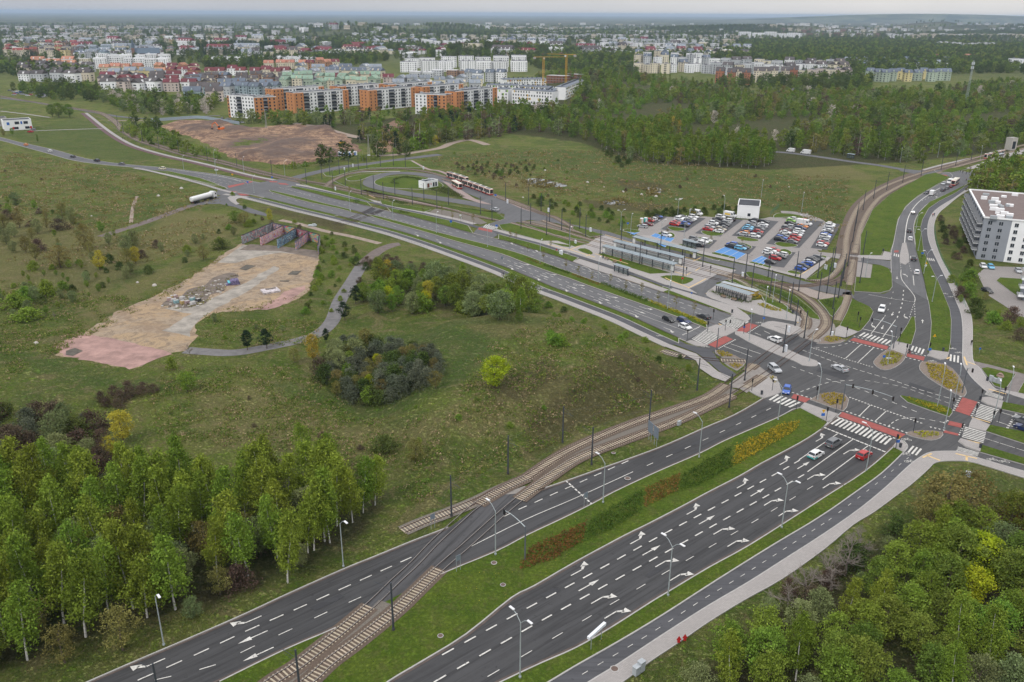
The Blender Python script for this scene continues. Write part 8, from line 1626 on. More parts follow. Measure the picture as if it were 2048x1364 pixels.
# --- apartment block on the right
zt=15.8
Af=Vector(P(1969,436,zt));Bf=Vector(P(1939,380,zt));Cf=Vector(P(2048,443,zt));fr=(Cf-Af).normalized();bk=(Bf-Af);Ld=bk.length
ang=math.atan2(fr.y,fr.x);t=empty('apartment_block',(Af.x,Af.y,0),ang);c_,s_=math.cos(-ang),math.sin(-ang)
bl=Vector((bk.x*c_-bk.y*s_,bk.x*s_+bk.y*c_));sk=bl.x/bl.y;D=bl.y;Wd=24.0
q=MB();q.prism([(0,0),(9.2,0),(9.2+sk*0.2,0.2),(bl.x+9.2,D),(bl.x,D)],0,zt);q.build('wall',M_WGREY,t);q=MB();q.prism([(9.2,-0.02),(Wd,-0.02),(Wd+bl.x,D-.02),(bl.x+9.2,D-.02)],0,zt-0.002);q.build('wall',M_WWHITE,t)
q=MB();q.prism([(0.4,0.4),(Wd-.4,0.4),(Wd+bl.x-.4,D-.4),(bl.x+.4,D-.4)],zt,zt+0.08);q.build('roof',mat('brown_gravel_roof',(0.145,0.11,0.10),0.95,var=0.15,scale=0.6),t)
q=MB()
for a,b_ in(((0,0),(Wd,0)),((0,0),(bl.x,D)),((bl.x,D),(Wd+bl.x,D)),((Wd,0),(Wd+bl.x,D))):
    dx,dy=b_[0]-a[0],b_[1]-a[1];q.box((a[0]+b_[0])/2,(a[1]+b_[1])/2,zt+0.25,math.hypot(dx,dy)+.5,0.55,0.5,math.atan2(dy,dx))
q.build('parapet',M_WWHITE,t)
for fl in range(6):
    z=1.4+fl*2.55
    for xx in(2.2,5.8,10.9,14.6,18.5,22.0):
        w_=MB();w_.box(xx,-0.05,z,1.25,0.1,1.35);wo=w_.build('window',M_WIN,t);w_=MB();w_.box(xx,-0.12,z-0.72,1.45,0.12,0.08);w_.box(xx,-0.11,z,0.06,0.06,1.3);w_.build('frame',M_SIGNW,wo)
nb=9
for fl in range(6):
    for k in range(nb):
        f=(k+0.5)/nb;xx,yy=bl.x*f,D*f;z=0.6+fl*2.55;an=math.atan2(D,bl.x)
        n_=Vector((-math.sin(an),math.cos(an)));cxx,cyy=xx+n_.x*0.95,yy+n_.y*0.95
        w_=MB();w_.box(xx+n_.x*.06,yy+n_.y*.06,z+1.15,2.0,0.1,2.0,an);w_.build('window',M_WIN,t)
        if fl>0 and(k+fl)%1==0:
            o=MB();o.box(cxx,cyy,z,D/nb*0.62,1.8,0.18,an);bo=o.build('balcony',M_WWHITE,t);o=MB();ox,oy=xx+n_.x*1.8,yy+n_.y*1.8;o.box(ox,oy,z+0.6,D/nb*0.62,0.06,1.0,an)
            ed=Vector((math.cos(an),math.sin(an)))*(D/nb*0.31);o.box(cxx+ed.x,cyy+ed.y,z+0.6,0.06,1.75,1.0,an);o.box(cxx-ed.x,cyy-ed.y,z+0.6,0.06,1.75,1.0,an);o.build('parapet_panel',M_BALC,bo)
for i,(px,py)in enumerate([(1972,388),(1968,396),(1990,398),(1983,404),(1996,404),(1987,410),(1999,410),(1988,418),(2000,420),(2004,414),(1995,425),(2009,426),(1987,435),(2001,432),(2020,430),(2018,435),(2008,392),(2030,389),(2015,410),(2020,410)]):
    w=P(px,py,zt+.6);v_=Vector((w[0]-Af.x,w[1]-Af.y));x,y=v_.x*c_-v_.y*s_,v_.x*s_+v_.y*c_;o=MB();hh=RN.uniform(0.7,1.3);o.box(x,y,zt+.08+hh/2,RN.uniform(1.2,3.0),RN.uniform(1.0,1.6),hh);o.build('roof_vent',M_WWHITE if i%3 else M_CAB,t)
reg(t,'','apartment block',None,'six storey white and grey apartment block with a stack of balconies')
# glassy corner of a second block at the right edge
x,y=P(2052,600);t=empty('apartment_block',(x,y,0),ang);q=MB();q.box(5,4,6,12,10,12);q.build('wall',M_WGREY,t)
for fl in range(4):q=MB();q.box(-1.6,0,1.6+fl*2.8,2.4,5,0.2);bo=q.build('balcony',M_WWHITE,t);q=MB();q.box(-2.8,0,2.2+fl*2.8,0.06,5,1.0);q.build('glass_railing',gm,bo)
reg(t,'','apartment block',None,'corner of a second apartment block with glass railed balconies beside the estate yard')
# --- white block by the car park, kiosk, nursery, lift tower
def flat_building(name,px,ang,W_,D_,Hh,wm,rm,lb,wins=(),parap=True,doorx=None,nvent=0,cat='building',par=None):
    x,y=P(*px);t=empty(name,(x,y,0.05),ang);q=MB();q.box(W_/2,D_/2,Hh/2,W_,D_,Hh);q.build('wall',wm,t);q=MB();q.box(W_/2,D_/2,Hh+.02,W_-.5,D_-.5,0.1);q.build('roof',rm,t)
    if parap:q=MB();[q.box(W_/2,yy,Hh+.15,W_+.1,.3,.4)for yy in(0.1,D_-.1)];[q.box(xx,D_/2,Hh+.15,.3,D_-.2,.4)for xx in(0.1,W_-.1)];q.build('parapet',par or wm,t)
    for(face,u,z,w,h,m_)in wins:
        q=MB()
        if face=='f':q.box(u,-0.04,z,w,0.08,h)
        else:q.box(W_+0.04,u,z,0.08,w,h)
        q.build('window',m_,t)
    if doorx is not None:q=MB();q.box(doorx,-0.05,1.1,1.1,0.1,2.2);d=q.build('door',M_TRIM,t);q=MB();q.box(doorx,-0.4,2.5,1.6,.8,.1);q.build('canopy',M_POLE,d)
    for i in range(nvent):q=MB();q.box(RN.uniform(1,W_-1),RN.uniform(1,D_-1),Hh+.5,1,.9,.9);q.build('roof_vent',M_CAB,t)
    reg(t,'',cat,None,lb);return t
a_,b_=P(1473,436),P(1517,439);an=math.atan2(b_[1]-a_[1],b_[0]-a_[0])
flat_building('service_building',(1473,436),an,math.dist(a_,b_),15,5.6,M_WWHITE,M_ROOFD,'plain white flat roofed block beside the car park',(('f',math.dist(a_,b_)*.55,1.8,1.3,1.3,M_WIN),('s',4,2.9,2.2,.2,M_POLE)))
a_,b_=P(842,375),P(852,378);flat_building('kiosk',(851,378),heading((851,378),(875,373)),9.5,5,3.4,M_WWHITE,M_ROOFD,'small white kiosk with a dark roof inside the turning loop',(('f',2.2,1.5,1.6,2.2,mat('rust_door',(0.14,0.05,0.03),.8)),('f',6.2,1.5,1.2,2.2,M_WIN),('f',8,1.5,1.2,2.2,M_WIN),('f',4.2,2,.5,1,M_SIGNR)),nvent=5)
flat_building('nursery_building',(10,262),heading((10,262),(58,259)),19,13,7.4,M_WWHITE,M_ROOFD,'white two storey building with blue and red window panels',(('f',3,5.2,1.8,2,M_SIGNB),('f',9,5.4,3,2,M_WIN),('f',12,5.4,1.2,2,M_SIGNB),('f',15,5.4,3,2,M_WIN),('f',8,1.6,3,1.8,M_WIN),('f',6,1.6,1.2,1.8,M_SIGNR),('f',15.5,1.6,3,1.8,M_WIN),('f',18,1.6,1.4,1.8,M_SIGNR)))
flat_building('grey_annex',(-30,255),heading((10,262),(58,259)),16,12,6.4,mat('render_beige',(0.36,0.34,0.31),.9),M_ROOFD,'beige annex behind the building with the blue panels',(('f',10,3,2,2.6,M_WIN),('f',6,3,2,2.6,M_WIN)))
flat_building('lift_tower',(2020,301),0.3,5,5,8,mat('tower_beige',(0.40,0.38,0.34),.85),M_CONC if 0 else M_KERB,'square concrete lift tower at the hilltop halt',(('f',2.5,3.5,2.6,5,M_WIN),))
x,y=P(60,257);q=MB();q.box(0,0,1.5,4,3,.3);q.box(-1.5,0,.7,.3,2,1.5);q.box(1.5,0,.7,.3,2,1.5);o=q.build('playhouse',M_SIGNB);o.location=(x,y,0);reg(o,'','playhouse',None,'blue play equipment behind the parked cars')
# --- graffiti walls
def graffiti(name,cols,seed):
    m,nt,b=new_mat(name);b.inputs['Roughness'].default_value=0.8;v=nt.nodes.new('ShaderNodeTexCoord').outputs['Object']
    vo=nt.nodes.new('ShaderNodeTexNoise');vo.inputs['Scale'].default_value=0.42;vo.inputs['Distortion'].default_value=1.0;vo.inputs['Detail'].default_value=3;mp=nt.nodes.new('ShaderNodeMapping');mp.inputs['Location'].default_value=(seed*7.1,seed,3);nt.links.new(v,mp.inputs[0]);nt.links.new(mp.outputs[0],vo.inputs['Vector'])
    r=nt.nodes.new('ShaderNodeValToRGB');r.color_ramp.interpolation='CONSTANT';r.color_ramp.elements[0].color=(*cols[0],1);r.color_ramp.elements[1].position=0.42;r.color_ramp.elements[1].color=(*cols[1],1)
    for i,c in enumerate(cols[2:]):e=r.color_ramp.elements.new(0.47+0.045*i);e.color=(*c,1)
    nt.links.new(vo.outputs['Fac'],r.inputs[0]);n2=noise_layer(nt,mp.outputs[0],0.9,3,.5,.53,.55,1.5)
    nt.links.new(mixc(nt,mul(nt,n2,0.8),r.outputs[0],cols[0]),b.inputs['Base Color']);return m
GM=[graffiti('graffiti_pink_grey',[(0.14,0.14,0.16),(0.20,0.20,0.22),(0.55,0.13,0.13),(0.20,0.45,0.42),(0.30,0.28,0.30)],1),graffiti('graffiti_orange_purple',[(0.50,0.40,0.42),(0.60,0.28,0.2),(0.28,0.10,0.34),(0.55,0.48,0.36),(0.4,0.1,0.06)],2),graffiti('graffiti_teal',[(0.08,0.12,0.18),(0.18,0.36,0.42),(0.05,0.07,0.14),(0.35,0.50,0.55),(0.12,0.12,0.14)],3),graffiti('graffiti_magenta',[(0.16,0.15,0.19),(0.50,0.22,0.42),(0.62,0.35,0.08),(0.2,0.2,0.24),(0.34,0.3,0.36)],4),graffiti('graffiti_green_red',[(0.12,0.30,0.22),(0.18,0.38,0.28),(0.55,0.06,0.06),(0.62,0.42,0.08),(0.25,0.1,0.3)],5),graffiti('graffiti_red_grey',[(0.26,0.05,0.07),(0.22,0.20,0.20),(0.4,0.38,0.38),(0.12,0.06,0.1),(0.3,0.1,0.1)],6)]
MC=mat('old_wall_top',(0.03,0.028,0.027),.9)
def gwall(a,b,h,m,lb,z=0):
    A,B=P(*a),P(*b);L=math.dist(A,B);an=math.atan2(B[1]-A[1],B[0]-A[0]);t=empty('graffiti_wall',(A[0],A[1],z-.05),an);n=max(2,int(L/4))
    for i in range(n):q=MB();q.box(L*(i+.5)/n,0,h/2,L/n-0.03,0.45,h-(0.0 if i%2 else 0.03));q.build('painted_panel',m,t)
    q=MB();q.box(L/2,0,h+.06,L,0.55,.14);q.build('coping',MC,t);reg(t,'','wall','graffiti walls of the concrete yard',lb)
gwall((485,488),(545,462),3.5,GM[0],'leftmost slanting wall of the yard with pink and mint lettering');gwall((522,491),(568,467),3.5,GM[1],'second slanting wall with orange and purple lettering');gwall((556,496),(593,473),3.5,GM[2],'third slanting wall with teal and dark lettering');gwall((592,500),(618,480),3.5,GM[3],'fourth slanting wall with magenta and orange lettering')
gwall((545,461),(568,467),3.5,GM[3],'short back wall with violet paint');gwall((569,467),(593,472),3.5,GM[4],'back wall with green and dark paint');gwall((594,473),(617,479),3.5,GM[5],'back wall with red and grey paint');gwall((618,480),(639,486),3.5,GM[4],'back wall with green red and orange paint');gwall((640,487),(637,508),3.5,GM[0],'rightmost wall end of the yard')
# --- metal fence of the building site
pts=sm(PP([(217,244),(250,244),(292,241),(345,245-9),(400,238),(440,246),(480,250)][:1]+[(302,243),(346,240),(395,237),(430,241),(479,249)]),5)
t=empty('site_fence',(pts[0][0],pts[0][1],0));rs=resample([(p[0]-pts[0][0],p[1]-pts[0][1])for p in pts],70);mf=mat('corrugated_sheet',(0.34,0.40,0.46),0.5,0.3)
for i in range(17,len(rs)-1):a_,b_=rs[i],rs[i+1];q=MB();q.box((a_[0]+b_[0])/2,(a_[1]+b_[1])/2,1.2,math.dist(a_[:2],b_[:2])-.05,.08,2.4,math.atan2(b_[1]-a_[1],b_[0]-a_[0]));q.build('sheet_panel',mf,t)
reg(t,'','fence',None,'pale blue sheet metal fence behind the earth site')

# --- slab blocks with orange ends
def windows_on(q,x0,x1,z0,z1,nx_,nz,w,h,y=-0.06,skip=None):
    for i in range(nx_):
        for k in range(nz):
            if skip and skip(i,k):continue
            q.box(x0+(x1-x0)*(i+.5)/nx_,y,z0+(z1-z0)*(k+.5)/nz,w,.12,h)
def block(lb,a,b,Hh,Dp,segs,floors=6,roofm=None,side=None,group=None,name='apartment_block',cat='apartment block'):
    """segs: (fraction0, fraction1, wall material, style)"""
    A,an,L=frame2(a,b,Dp);t=empty(name,(A[0],A[1],0),an)
    for i,(f0,f1,wm,style)in enumerate(segs):
        x0,x1=L*f0,L*f1;pr=0.9 if style=='tower' else 0.0;q=MB();q.prism([(x0+.01,-pr),(x1-.01,-pr),(x1-.01,Dp),(x0+.01,Dp)],0,Hh-(0.0 if style=='tower' else .3));q.build('wall',wm,t)
        n_=max(1,int((x1-x0)/3.4))
        if style in('win','tower','side'):
            for k in range(floors):
                z0_,z1_=0.8+(Hh-1.2)*k/floors,.8+(Hh-1.2)*(k+1)/floors
                for j in range(n_):q=MB();q.box(x0+(x1-x0)*(j+.5)/n_,-pr-.05,(z0_+z1_)/2,1.3 if style!='tower' else 1.0,.1,1.5);q.build('window',M_WIN,t)
        if style=='balc':
            for k in range(floors):
                zc=0.8+(Hh-1.2)*(k+.5)/floors;q=MB();q.box((x0+x1)/2,-0.05,zc,(x1-x0)*.92,.1,2.2);q.build('window',M_WIN,t)
                if k:q=MB();q.box((x0+x1)/2,-0.8,zc-.75,(x1-x0)*.9,1.5,1.0);q.build('balcony',M_BALD if(k+i)%2 else M_BALC,t)
    q=MB();q.box(L/2,Dp/2,Hh+.05,L-.4,Dp-.4,.12);q.build('roof',roofm or M_ROOFD,t);q=MB();[q.box(L/2,yy,Hh+.1,L,.35,.5)for yy in(-.02,Dp-.15)];q.build('parapet',M_WWHITE,t)
    for i in range(int(L/9)):q=MB();q.box(4+i*9+RN.uniform(-1,1),RN.uniform(3,Dp-2),Hh+.8,2.4,1.6,1.3);q.build('roof_vent',M_CAB,t)
    for s,xx in((-1,-.05),(1,L+.05)):
        for k in range(floors):
            for yy in(Dp*.3,Dp*.7):q=MB();q.box(xx,yy,.8+(Hh-1.2)*(k+.5)/floors,.1,1.1,1.4);q.build('window',M_WIN,t)
    reg(t,'',cat,group or 'orange and white apartment blocks',lb)
O_,W_,G_=M_WOR,M_WWHITE,M_WGREY;HB_=18.5
block('leftmost white block with a narrow orange end',(458,234),(511,238),HB_,12,((0,.08,O_,'side'),(.08,.35,W_,'win'),(.35,.55,W_,'balc'),(.55,1,W_,'win')))
block('low orange block next to the leftmost white one',(512,238),(556,236),HB_-.6,12,((0,.4,O_,'win'),(.4,.6,O_,'balc'),(.6,1,O_,'win')))
block('long block behind the low orange one',(548,222),(650,214),HB_+1,13,((0,.2,O_,'tower'),(.2,.32,W_,'balc'),(.32,.45,W_,'win'),(.45,.6,W_,'balc'),(.6,.9,W_,'win'),(.9,1,O_,'tower')))
def slab(lb,a,b,h=HB_):block(lb,a,b,h,13,((0,.17,O_,'tower'),(.17,.28,W_,'balc'),(.28,.42,W_,'win'),(.42,.55,W_,'balc'),(.55,.68,W_,'win'),(.68,.78,W_,'balc'),(.78,.9,W_,'win'),(.9,1,O_,'tower')))
slab('front slab block with orange ends nearest the power pole',(590,229),(698,220));slab('slab block behind and beyond the nearest orange ended one',(678,214),(768,206),HB_+.5);slab('front slab block in the middle of the orange ended row',(738,222),(832,213));slab('rear slab block in the middle of the orange ended row',(778,208),(864,200));slab('rear slab block behind the small orange tower',(845,213),(926,205));slab('rightmost front slab block with orange ends',(912,225),(993,214))
block('small block half grey white and half orange',(831,228),(893,231),HB_-.8,12,((0,.38,W_,'win'),(.38,.6,O_,'win'),(.6,.72,O_,'balc'),(.72,1,O_,'win')))
# --- white blocks with coloured panels
def colour_block(lb,a,b,Hh,Dp,cols,floors=4,pitch=1.2):
    A,an,L=frame2(a,b,Dp);t=empty('apartment_block',(A[0],A[1],0),an);q=MB();q.box(L/2,Dp/2,Hh/2,L,Dp,Hh);q.build('wall',M_WWHITE,t);q=MB();q.prism([(0,-.4),(L,-.4),(L,Dp/2),(0,Dp/2)],Hh+.01,Hh+.15);q.frustum((0,L,-.4,Dp+.4),(.5,L-.5,Dp/2-.1,Dp/2+.1),Hh+.15,Hh+.15+pitch);q.build('roof',mat('slate_roof',(0.12,0.135,0.16),.7,var=.15),t)
    n_=int(L/3.2)
    for k in range(floors):
        for j in range(n_):
            z=.9+(Hh-1.0)*(k+.5)/floors;x=L*(j+.5)/n_
            if RN.random()<.82:q=MB();q.box(x,-.05,z,1.3,.1,1.7);q.build('window',M_WIN,t)
            if RN.random()<.22:q=MB();q.box(x+1.3,-.06,z,1.2,.12,2.1);q.build('coloured_panel',RN.choice(cols),t)
    for j in range(int(L/6)):q=MB();q.box(3+j*6,Dp*.4,Hh+pitch+.6,1.2,1,1.4);q.build('chimney',M_POLE,t)
    reg(t,'','apartment block','white blocks with coloured panels',lb)
cG=mat('panel_green',(0.22,0.42,0.04),.7);cY=mat('panel_yellow',(0.55,0.36,0.04),.7);cO=mat('panel_orange',(0.55,0.16,0.04),.7)
colour_block('white block with green panels next to the last orange end',(993,206),(1016,207),14,12,[cG]);colour_block('front white block with yellow panels facing the wood',(1024,207),(1104,213),14,12,[cY]);colour_block('white block end with orange panels',(1105,212),(1114,205),14,12,[cO,cY]);colour_block('white block with green and yellow panels nearest the site track',(1131,200),(1167,183),13,12,[cG,cY]);colour_block('rear white block with orange panels below the cranes',(1006,180),(1092,178),12,12,[cO,cY]);colour_block('long low white block across the middle court',(972,190),(1036,191),11,11,[cG]);colour_block('second rear white block across the court',(1038,193),(1100,196),11,11,[cO,cY]);colour_block('white block left of the court with orange panel',(930,197),(975,196),10,11,[cO])
# brick shells under construction and cranes
M_BRK=mat('raw_brick',(0.27,0.125,0.075),.9,var=.2)
for lb,a,b in(('left brick shell of the unfinished block',(1092,176),(1131,178)),('right brick shell of the unfinished block',(1133,172),(1172,176))):
    A,an,L=frame2(a,b,14);t=empty('unfinished_building',(A[0],A[1],0),an)
    for k in range(5):
        q=MB();q.box(L/2,7,k*3+3,L,14,.3);q.build('floor_slab',M_KERB,t)
        for j in range(int(L/4)):q=MB();q.box(4*j+1.3,.4,k*3+1.45,2.2,.5,2.7);q.build('brick_pier',M_BRK,t)
        q=MB();q.box(L/2,8,k*3+1.45,L-2,10,2.7);q.build('core',M_BRK,t)
    reg(t,'','unfinished building',None,lb)
M_CR=paint('crane_yellow',(0.50,0.28,0.03),.6)
for lb,p,h,an in(('tower crane left of the brick shells',(1086,182),38,0.2),('tower crane between the brick shells',(1131,186),42,2.6)):
    x,y=P(*p);t=empty('tower_crane',(x,y,0),an);q=MB()
    for sx in(-.8,.8):
        for sy in(-.8,.8):q.tube((sx,sy,0),(sx,sy,h),.2,n=4)
    for k in range(int(h/2)):q.tube((-.8,-.8,2*k),(.8,-.8,2*k+2),.1,n=3);q.tube((.8,-.8,2*k),(.8,.8,2*k+2),.1,n=3)
    q.build('tower',M_CR,t);q=MB();q.tube((-12,0,h+.6),(26,0,h+.6),.4,.25,4);q.build('jib',M_CR,t);q=MB();q.box(-11,0,h-.6,3,1.2,2.2);q.build('counterweight',M_KERB,t);q=MB();q.box(1,.9,h-1,1.5,1.3,1.8);q.build('cab',M_SIGNW,t);reg(t,'','tower crane',None,lb)
# --- the town: one thing per house
WALLS={'white':(0.76,0.76,0.76),'cream':(0.62,0.56,0.43),'grey':(0.46,0.47,0.48),'green':(0.36,0.42,0.33),'orange':(0.42,0.24,0.13),'yellow':(0.55,0.47,0.24),'brown':(0.27,0.17,0.12),'rust':(0.34,0.15,0.08),'pink':(0.50,0.42,0.38),'blue':(0.30,0.37,0.40)}
ROOFS={'red':(0.20,0.050,0.038),'orange':(0.34,0.16,0.10),'dark':(0.075,0.065,0.062),'grey':(0.19,0.21,0.235),'slate':(0.11,0.13,0.16),'maroon':(0.13,0.032,0.036),'mint':(0.19,0.27,0.20),'flat':(0.16,0.16,0.17),'pale':(0.55,0.55,0.55)}
RW={'mint':'pale green','flat':'flat grey','slate':'blue slate'}
n_town=0
SPECS=[]
def house(*a):SPECS.append(a)
def house_build(x,y,an,L,Dp,Hh,wall,roof):
    global n_town;n_town+=1
    flat=roof in('flat','pale');t=empty('apartment_building' if L>16 else 'house',(x,y,hz(x,y)),an);wm=mat('town_wall_'+wall,WALLS[wall],.9,var=.08,scale=.1,objvar=.12);rm=mat('town_roof_'+roof,ROOFS[roof],.85,var=.15,scale=.1,objvar=.15)
    q=MB();q.box(0,0,Hh/2-1,L,Dp,Hh+2);q.build('wall',wm,t)
    q=MB()
    if flat:q.box(0,0,Hh+.15,L-.5,Dp-.5,.3);[q.box(-L/2+5+k*9,0,Hh+1,2.5,3,1.6)for k in range(max(1,int(L/10)))]
    else:ov=.5;z1=Hh+Dp*.36;q.add([(-L/2-ov,-Dp/2-ov,Hh),(L/2+ov,-Dp/2-ov,Hh),(L/2+ov,Dp/2+ov,Hh),(-L/2-ov,Dp/2+ov,Hh),(-L/2-ov,0,z1),(L/2+ov,0,z1)],[(3,2,1,0),(0,1,5,4),(2,3,4,5),(3,0,4),(1,2,5)])
    q.build('roof',rm,t)
    if not flat:
        q=MB();k=max(1,int(L/9))
        for j in range(k):q.frustum((-L/2+(j+.5)*L/k-1.3,-L/2+(j+.5)*L/k+1.3,-Dp/2-.1,-Dp/2+2.5),(-L/2+(j+.5)*L/k-.1,-L/2+(j+.5)*L/k+.1,-Dp/2-.1,-Dp/2+3),Hh-.2,Hh+2.8)
        q.build('dormer_gables',wm,t,kind='stuff')
    q=MB();nz=max(1,int(Hh/2.9));nx_=max(2,int(L/3.4))
    for i in range(nx_):
        for k in range(nz):q.box(-L/2+L*(i+.5)/nx_,0,1.5+k*2.9,1.0 if(i%3)else 1.7,Dp+.24,1.3 if(i%3)else 1.6)
    for k in range(nz):q.box(0,0,1.5+k*2.9,L+.24,Dp*.3,1.4)
    q.build('windows',M_WIN,t,kind='stuff')
    reg(t,f"{wall} {'block' if L > 16 else 'house'} with {RW.get(roof, roof)} roof",'apartment building' if L>16 else 'house','houses of the town')
def cluster(x0,x1,y0,y1,n,L,Dp,Hh,walls,roofs,an=None,rows=None,seed=1):
    rg=random.Random(seed*91+int(x0));rows=rows or max(1,round((y1-y0)/8));per=math.ceil(n/rows)
    sp_=math.dist(P(x0,y1),P(x1,y1))/per*.9;L=(min(L[0],sp_),min(L[1],sp_))if sp_>9 else(9,12)
    for r in range(rows):
        for i in range(per):
            px=x0+(x1-x0)*(i+.5+rg.uniform(-.2,.2))/per;py=y0+(y1-y0)*((r+.5)/rows if rows>1 else .5)+rg.uniform(-1,1)*(y1-y0)/rows*.2
            x,y=P(px,py);a=(an if an is not None else rg.choice([0.15,0.15,-0.5,1.3]))+rg.uniform(-.06,.06);house(x,y,a,rg.uniform(*L),rg.uniform(*Dp),rg.uniform(*Hh),rg.choice(walls),rg.choice(roofs))
landmark('the twin church spires',300,118);landmark('the bright white estate',265,132);landmark('the long white terrace',520,118);landmark('the white blocks beyond the school',930,140);landmark('the orange towers on the right',1530,165);landmark('the yellow blocks',1820,160);landmark('the cubic white blocks',870,93);landmark('the long white halls',1520,75)
cluster(10,160,92,116,26,(14,30),(10,13),(9,14),['cream','cream','yellow','brown'],['red','dark','dark'],rows=3);cluster(50,310,66,92,34,(24,50),(11,14),(9,14),['cream','white','grey','white'],['red','grey','dark','grey'],rows=3);cluster(320,450,72,90,12,(24,46),(11,14),(9,12),['cream','yellow','pink'],['maroon','grey','orange'],rows=2)
cluster(150,330,100,120,20,(20,34),(10,13),(10,13),['grey','white','blue'],['grey','dark','slate'],rows=3);cluster(195,345,126,140,12,(22,32),(13,15),(15,18),['white'],['pale'],an=.1,rows=2);cluster(40,190,140,168,15,(22,34),(11,13),(9,12),['cream','white','grey'],['dark'],an=-.2,rows=3);cluster(60,185,125,140,7,(20,34),(11,13),(8,10),['white','white','cream'],['orange','pale'],an=.05,rows=2)
cluster(200,285,144,152,4,(20,26),(11,13),(9,11),['orange','cream'],['orange'],an=.05,rows=1);cluster(225,330,154,166,4,(28,34),(12,13),(10,12),['cream','yellow'],['grey'],an=.05,rows=1);cluster(200,400,164,186,16,(18,28),(10,12),(10,12),['white','white','pink'],['dark','dark','maroon'],rows=3);cluster(310,400,140,156,7,(18,24),(10,12),(8,10),['orange','cream','white'],['maroon','orange'],rows=2)
cluster(410,585,146,160,8,(26,36),(12,14),(8,10),['white','cream'],['maroon'],an=.0,rows=1);cluster(530,615,134,144,4,(26,30),(12,13),(9,11),['cream'],['orange'],an=.1,rows=1);cluster(616,682,134,146,4,(16,22),(11,12),(12,14),['cream','orange'],['maroon','orange'],an=.6,rows=1);cluster(380,640,160,182,26,(14,22),(9,11),(8,10),['cream','brown','grey'],['dark','dark','slate'],rows=3);cluster(375,450,188,208,4,(20,28),(11,12),(10,12),['blue','pink'],['slate','dark'],rows=2)
cluster(445,560,186,200,6,(22,28),(11,12),(11,12),['blue','white','grey'],['slate'],an=-.2,rows=1);cluster(565,760,168,188,17,(14,20),(10,11),(12,16),['green','green','cream'],['mint'],rows=2);cluster(670,790,162,172,5,(28,34),(11,12),(9,10),['cream','pink'],['maroon'],an=.1,rows=1);cluster(590,770,144,160,12,(20,28),(11,12),(10,12),['cream','white','grey'],['slate','grey'],rows=2);cluster(790,965,170,190,14,(16,24),(10,11),(10,12),['cream','grey'],['grey'],rows=2);cluster(930,1010,158,172,4,(24,30),(11,12),(12,13),['white','grey'],['slate'],an=-.3,rows=1)
cluster(330,480,100,112,12,(16,24),(10,12),(8,10),['white','grey','cream'],['dark','grey','maroon'],rows=2);cluster(425,630,118,128,26,(10,13),(9,10),(8,9),['white'],['pale','flat'],an=.15,rows=1);cluster(800,1062,132,148,14,(28,38),(13,15),(15,18),['white'],['flat'],an=.05,rows=2);cluster(820,940,148,158,5,(22,30),(14,16),(7,9),['grey','brown'],['flat','pale'],an=-.15,rows=1)
cluster(840,985,88,98,10,(18,22),(14,16),(14,18),['white'],['pale'],an=.1,rows=1);cluster(700,1135,74,94,64,(24,40),(12,15),(11,15),['white','grey','cream','white'],['flat','slate','grey'],rows=3);cluster(950,1200,58,66,24,(36,60),(14,17),(14,18),['white','cream'],['flat','grey'],rows=1);cluster(730,860,98,112,12,(10,16),(9,10),(7,8),['cream','white','pink'],['maroon','dark','grey'],rows=2)
cluster(1200,1375,84,100,16,(28,36),(13,15),(13,16),['white','white','grey'],['flat'],an=.05,rows=2);cluster(1000,1240,98,122,20,(11,15),(9,10),(6,8),['cream','brown','white'],['dark','maroon','red'],rows=3);cluster(1270,1420,112,150,34,(22,34),(12,14),(12,15),['white','cream','grey'],['flat','slate','flat'],rows=4);cluster(1420,1690,134,154,26,(24,34),(12,14),(14,17),['cream','white','grey'],['flat','dark'],rows=2)
cluster(1432,1592,158,174,9,(15,19),(14,15),(15,17),['rust','cream','cream','rust'],['dark'],an=-.3,rows=1);cluster(1600,1700,152,168,6,(20,26),(12,13),(13,15),['cream','pink'],['dark','flat'],an=.3,rows=1);cluster(1728,1900,150,170,11,(24,30),(12,13),(11,13),['yellow','yellow','green'],['slate'],an=-.1,rows=1);cluster(1660,1900,122,142,34,(12,17),(10,11),(7,8),['grey','white','blue'],['slate','grey'],rows=3);cluster(1840,1968,108,124,12,(16,22),(11,12),(9,10),['brown','brown','pink'],['orange','dark'],rows=2)
cluster(1870,1990,90,102,9,(28,36),(13,14),(14,15),['white'],['flat'],an=-.1,rows=1);cluster(1480,1600,72,80,5,(60,80),(22,30),(18,22),['white'],['pale'],an=.05,rows=1);cluster(1400,1560,78,90,12,(14,30),(12,14),(8,12),['white','cream','grey'],['dark','red','grey'],rows=2);cluster(1560,1760,64,76,30,(24,44),(13,16),(12,14),['brown','cream','white'],['maroon','grey','dark'],rows=2);cluster(1770,2048,70,80,16,(40,60),(14,16),(14,16),['white','cream'],['flat'],an=.0,rows=1);cluster(2018,2060,130,142,2,(30,34),(14,15),(16,17),['white'],['flat'],an=.1,rows=1);cluster(1990,2048,102,114,4,(16,22),(11,12),(9,10),['yellow','pink'],['orange','dark'],rows=1)
for q_ in((0,2048,52,62,60),(600,2048,46,54,40),(0,600,84,110,26),(620,1200,96,118,30),(1000,1480,64,80,90),(0,800,62,84,80),(1150,1460,84,100,30),(1180,1500,100,116,34),(0,460,54,66,34),(1500,2048,58,68,40),(480,760,104,116,24)):cluster(*q_[:4],q_[4],(20,60),(13,20),(9,15),['white','cream','white','grey'],['flat','grey','pale','dark','maroon'])
SPECS.sort(key=lambda s:math.hypot(s[0],s[1])/(s[3]*s[5])**.5);cnt={0:0,1:0};REST=MB();RM=[]
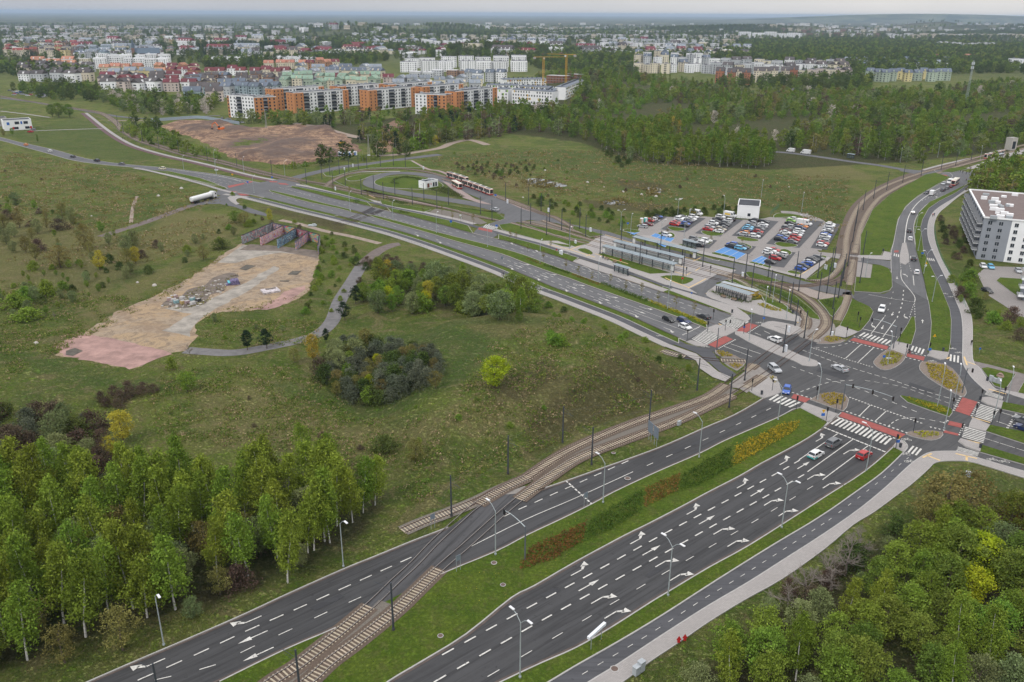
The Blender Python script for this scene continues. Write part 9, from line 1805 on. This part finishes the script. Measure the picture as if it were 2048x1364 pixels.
for s in SPECS:
    k=int(s[3]>16);cnt[k]+=1
    if cnt[k]<=292:house_build(*s);continue
    x,y,an,L,Dp,Hh,wall,roof=s;z=hz(x,y);mw,mr_=mat('town_wall_'+wall,WALLS[wall],.9),mat('town_roof_'+roof,ROOFS[roof],.85)
    for m_ in(mw,mr_,M_WIN):
        if m_ not in RM:RM.append(m_)
    REST.box(x,y,z+Hh/2,L,Dp,Hh,an,RM.index(mw));REST.box(x,y,z+Hh+.4,L+.3,Dp+.3,.8,an,RM.index(mr_));REST.box(x,y,z+Hh/2-Hh%1,L+.2,Dp+.2,1.2,an,RM.index(M_WIN));REST.box(x,y,z+Hh*.8,L+.2,Dp+.2,1.0,an,RM.index(M_WIN));REST.box(x,y,z+Hh+.9,L*.3,Dp*.4,1.4,an,RM.index(mw))
o=REST.build('far_town',RM,kind='stuff');o['label']='mass of small far blocks below the horizon';o['category']='far town'
x,y=P(297,120);t=empty('church',(x,y,0),.3);q=MB();q.box(0,0,6,44,18,12);q.build('wall',mat('church_brick',(.2,.12,.09),.9),t);q=MB();q.add([(-22,-9.5,12),(22,-9.5,12),(22,9.5,12),(-22,9.5,12),(-22,0,22),(22,0,22)],[(3,2,1,0),(0,1,5,4),(2,3,4,5),(3,0,4),(1,2,5)]);q.build('roof',mat('church_roof',(.09,.12,.15),.8),t)
for s in(-1,1):q=MB();q.box(-24,s*7,11,5,5,22);q.build('tower',MATS['church_brick'],t);q=MB();q.tube((-24,s*7,22),(-24,s*7,38),2.8,.1,8);q.build('spire',MATS['church_roof'],t)
reg(t,'','church',None,'church with twin dark spires among the houses')
# cars parked in the estates
for q_,n_ in(([(20,180),(95,188),(90,196),(20,190)],26),([(1595,178),(1720,165),(1720,170),(1610,181)],14),([(455,238),(430,236),(500,250)],7),([(1130,213),(1160,218),(1140,222)],6),([(880,232),(1000,226),(1000,230)],8),([(640,226),(720,223),(720,226)],6)):
    pts=PP(q_);xs=[p[0]for p in pts];ys=[p[1]for p in pts];k=0
    while k<n_:
        x,y=RN.uniform(min(xs),max(xs)),RN.uniform(min(ys),max(ys))
        if pdist(np.array([x]),np.array([y]),pts)[0]>0:car(None,None,RN.choice(['hatchback','saloon','estate']),RN.choice(['white','silver','grey','dark','red','blue']),group='cars parked in the estates',ang=RN.choice([.2,1.7]),small=True,world=(x,y),z=0.05);k+=1
print('town',n_town)
write_labels()
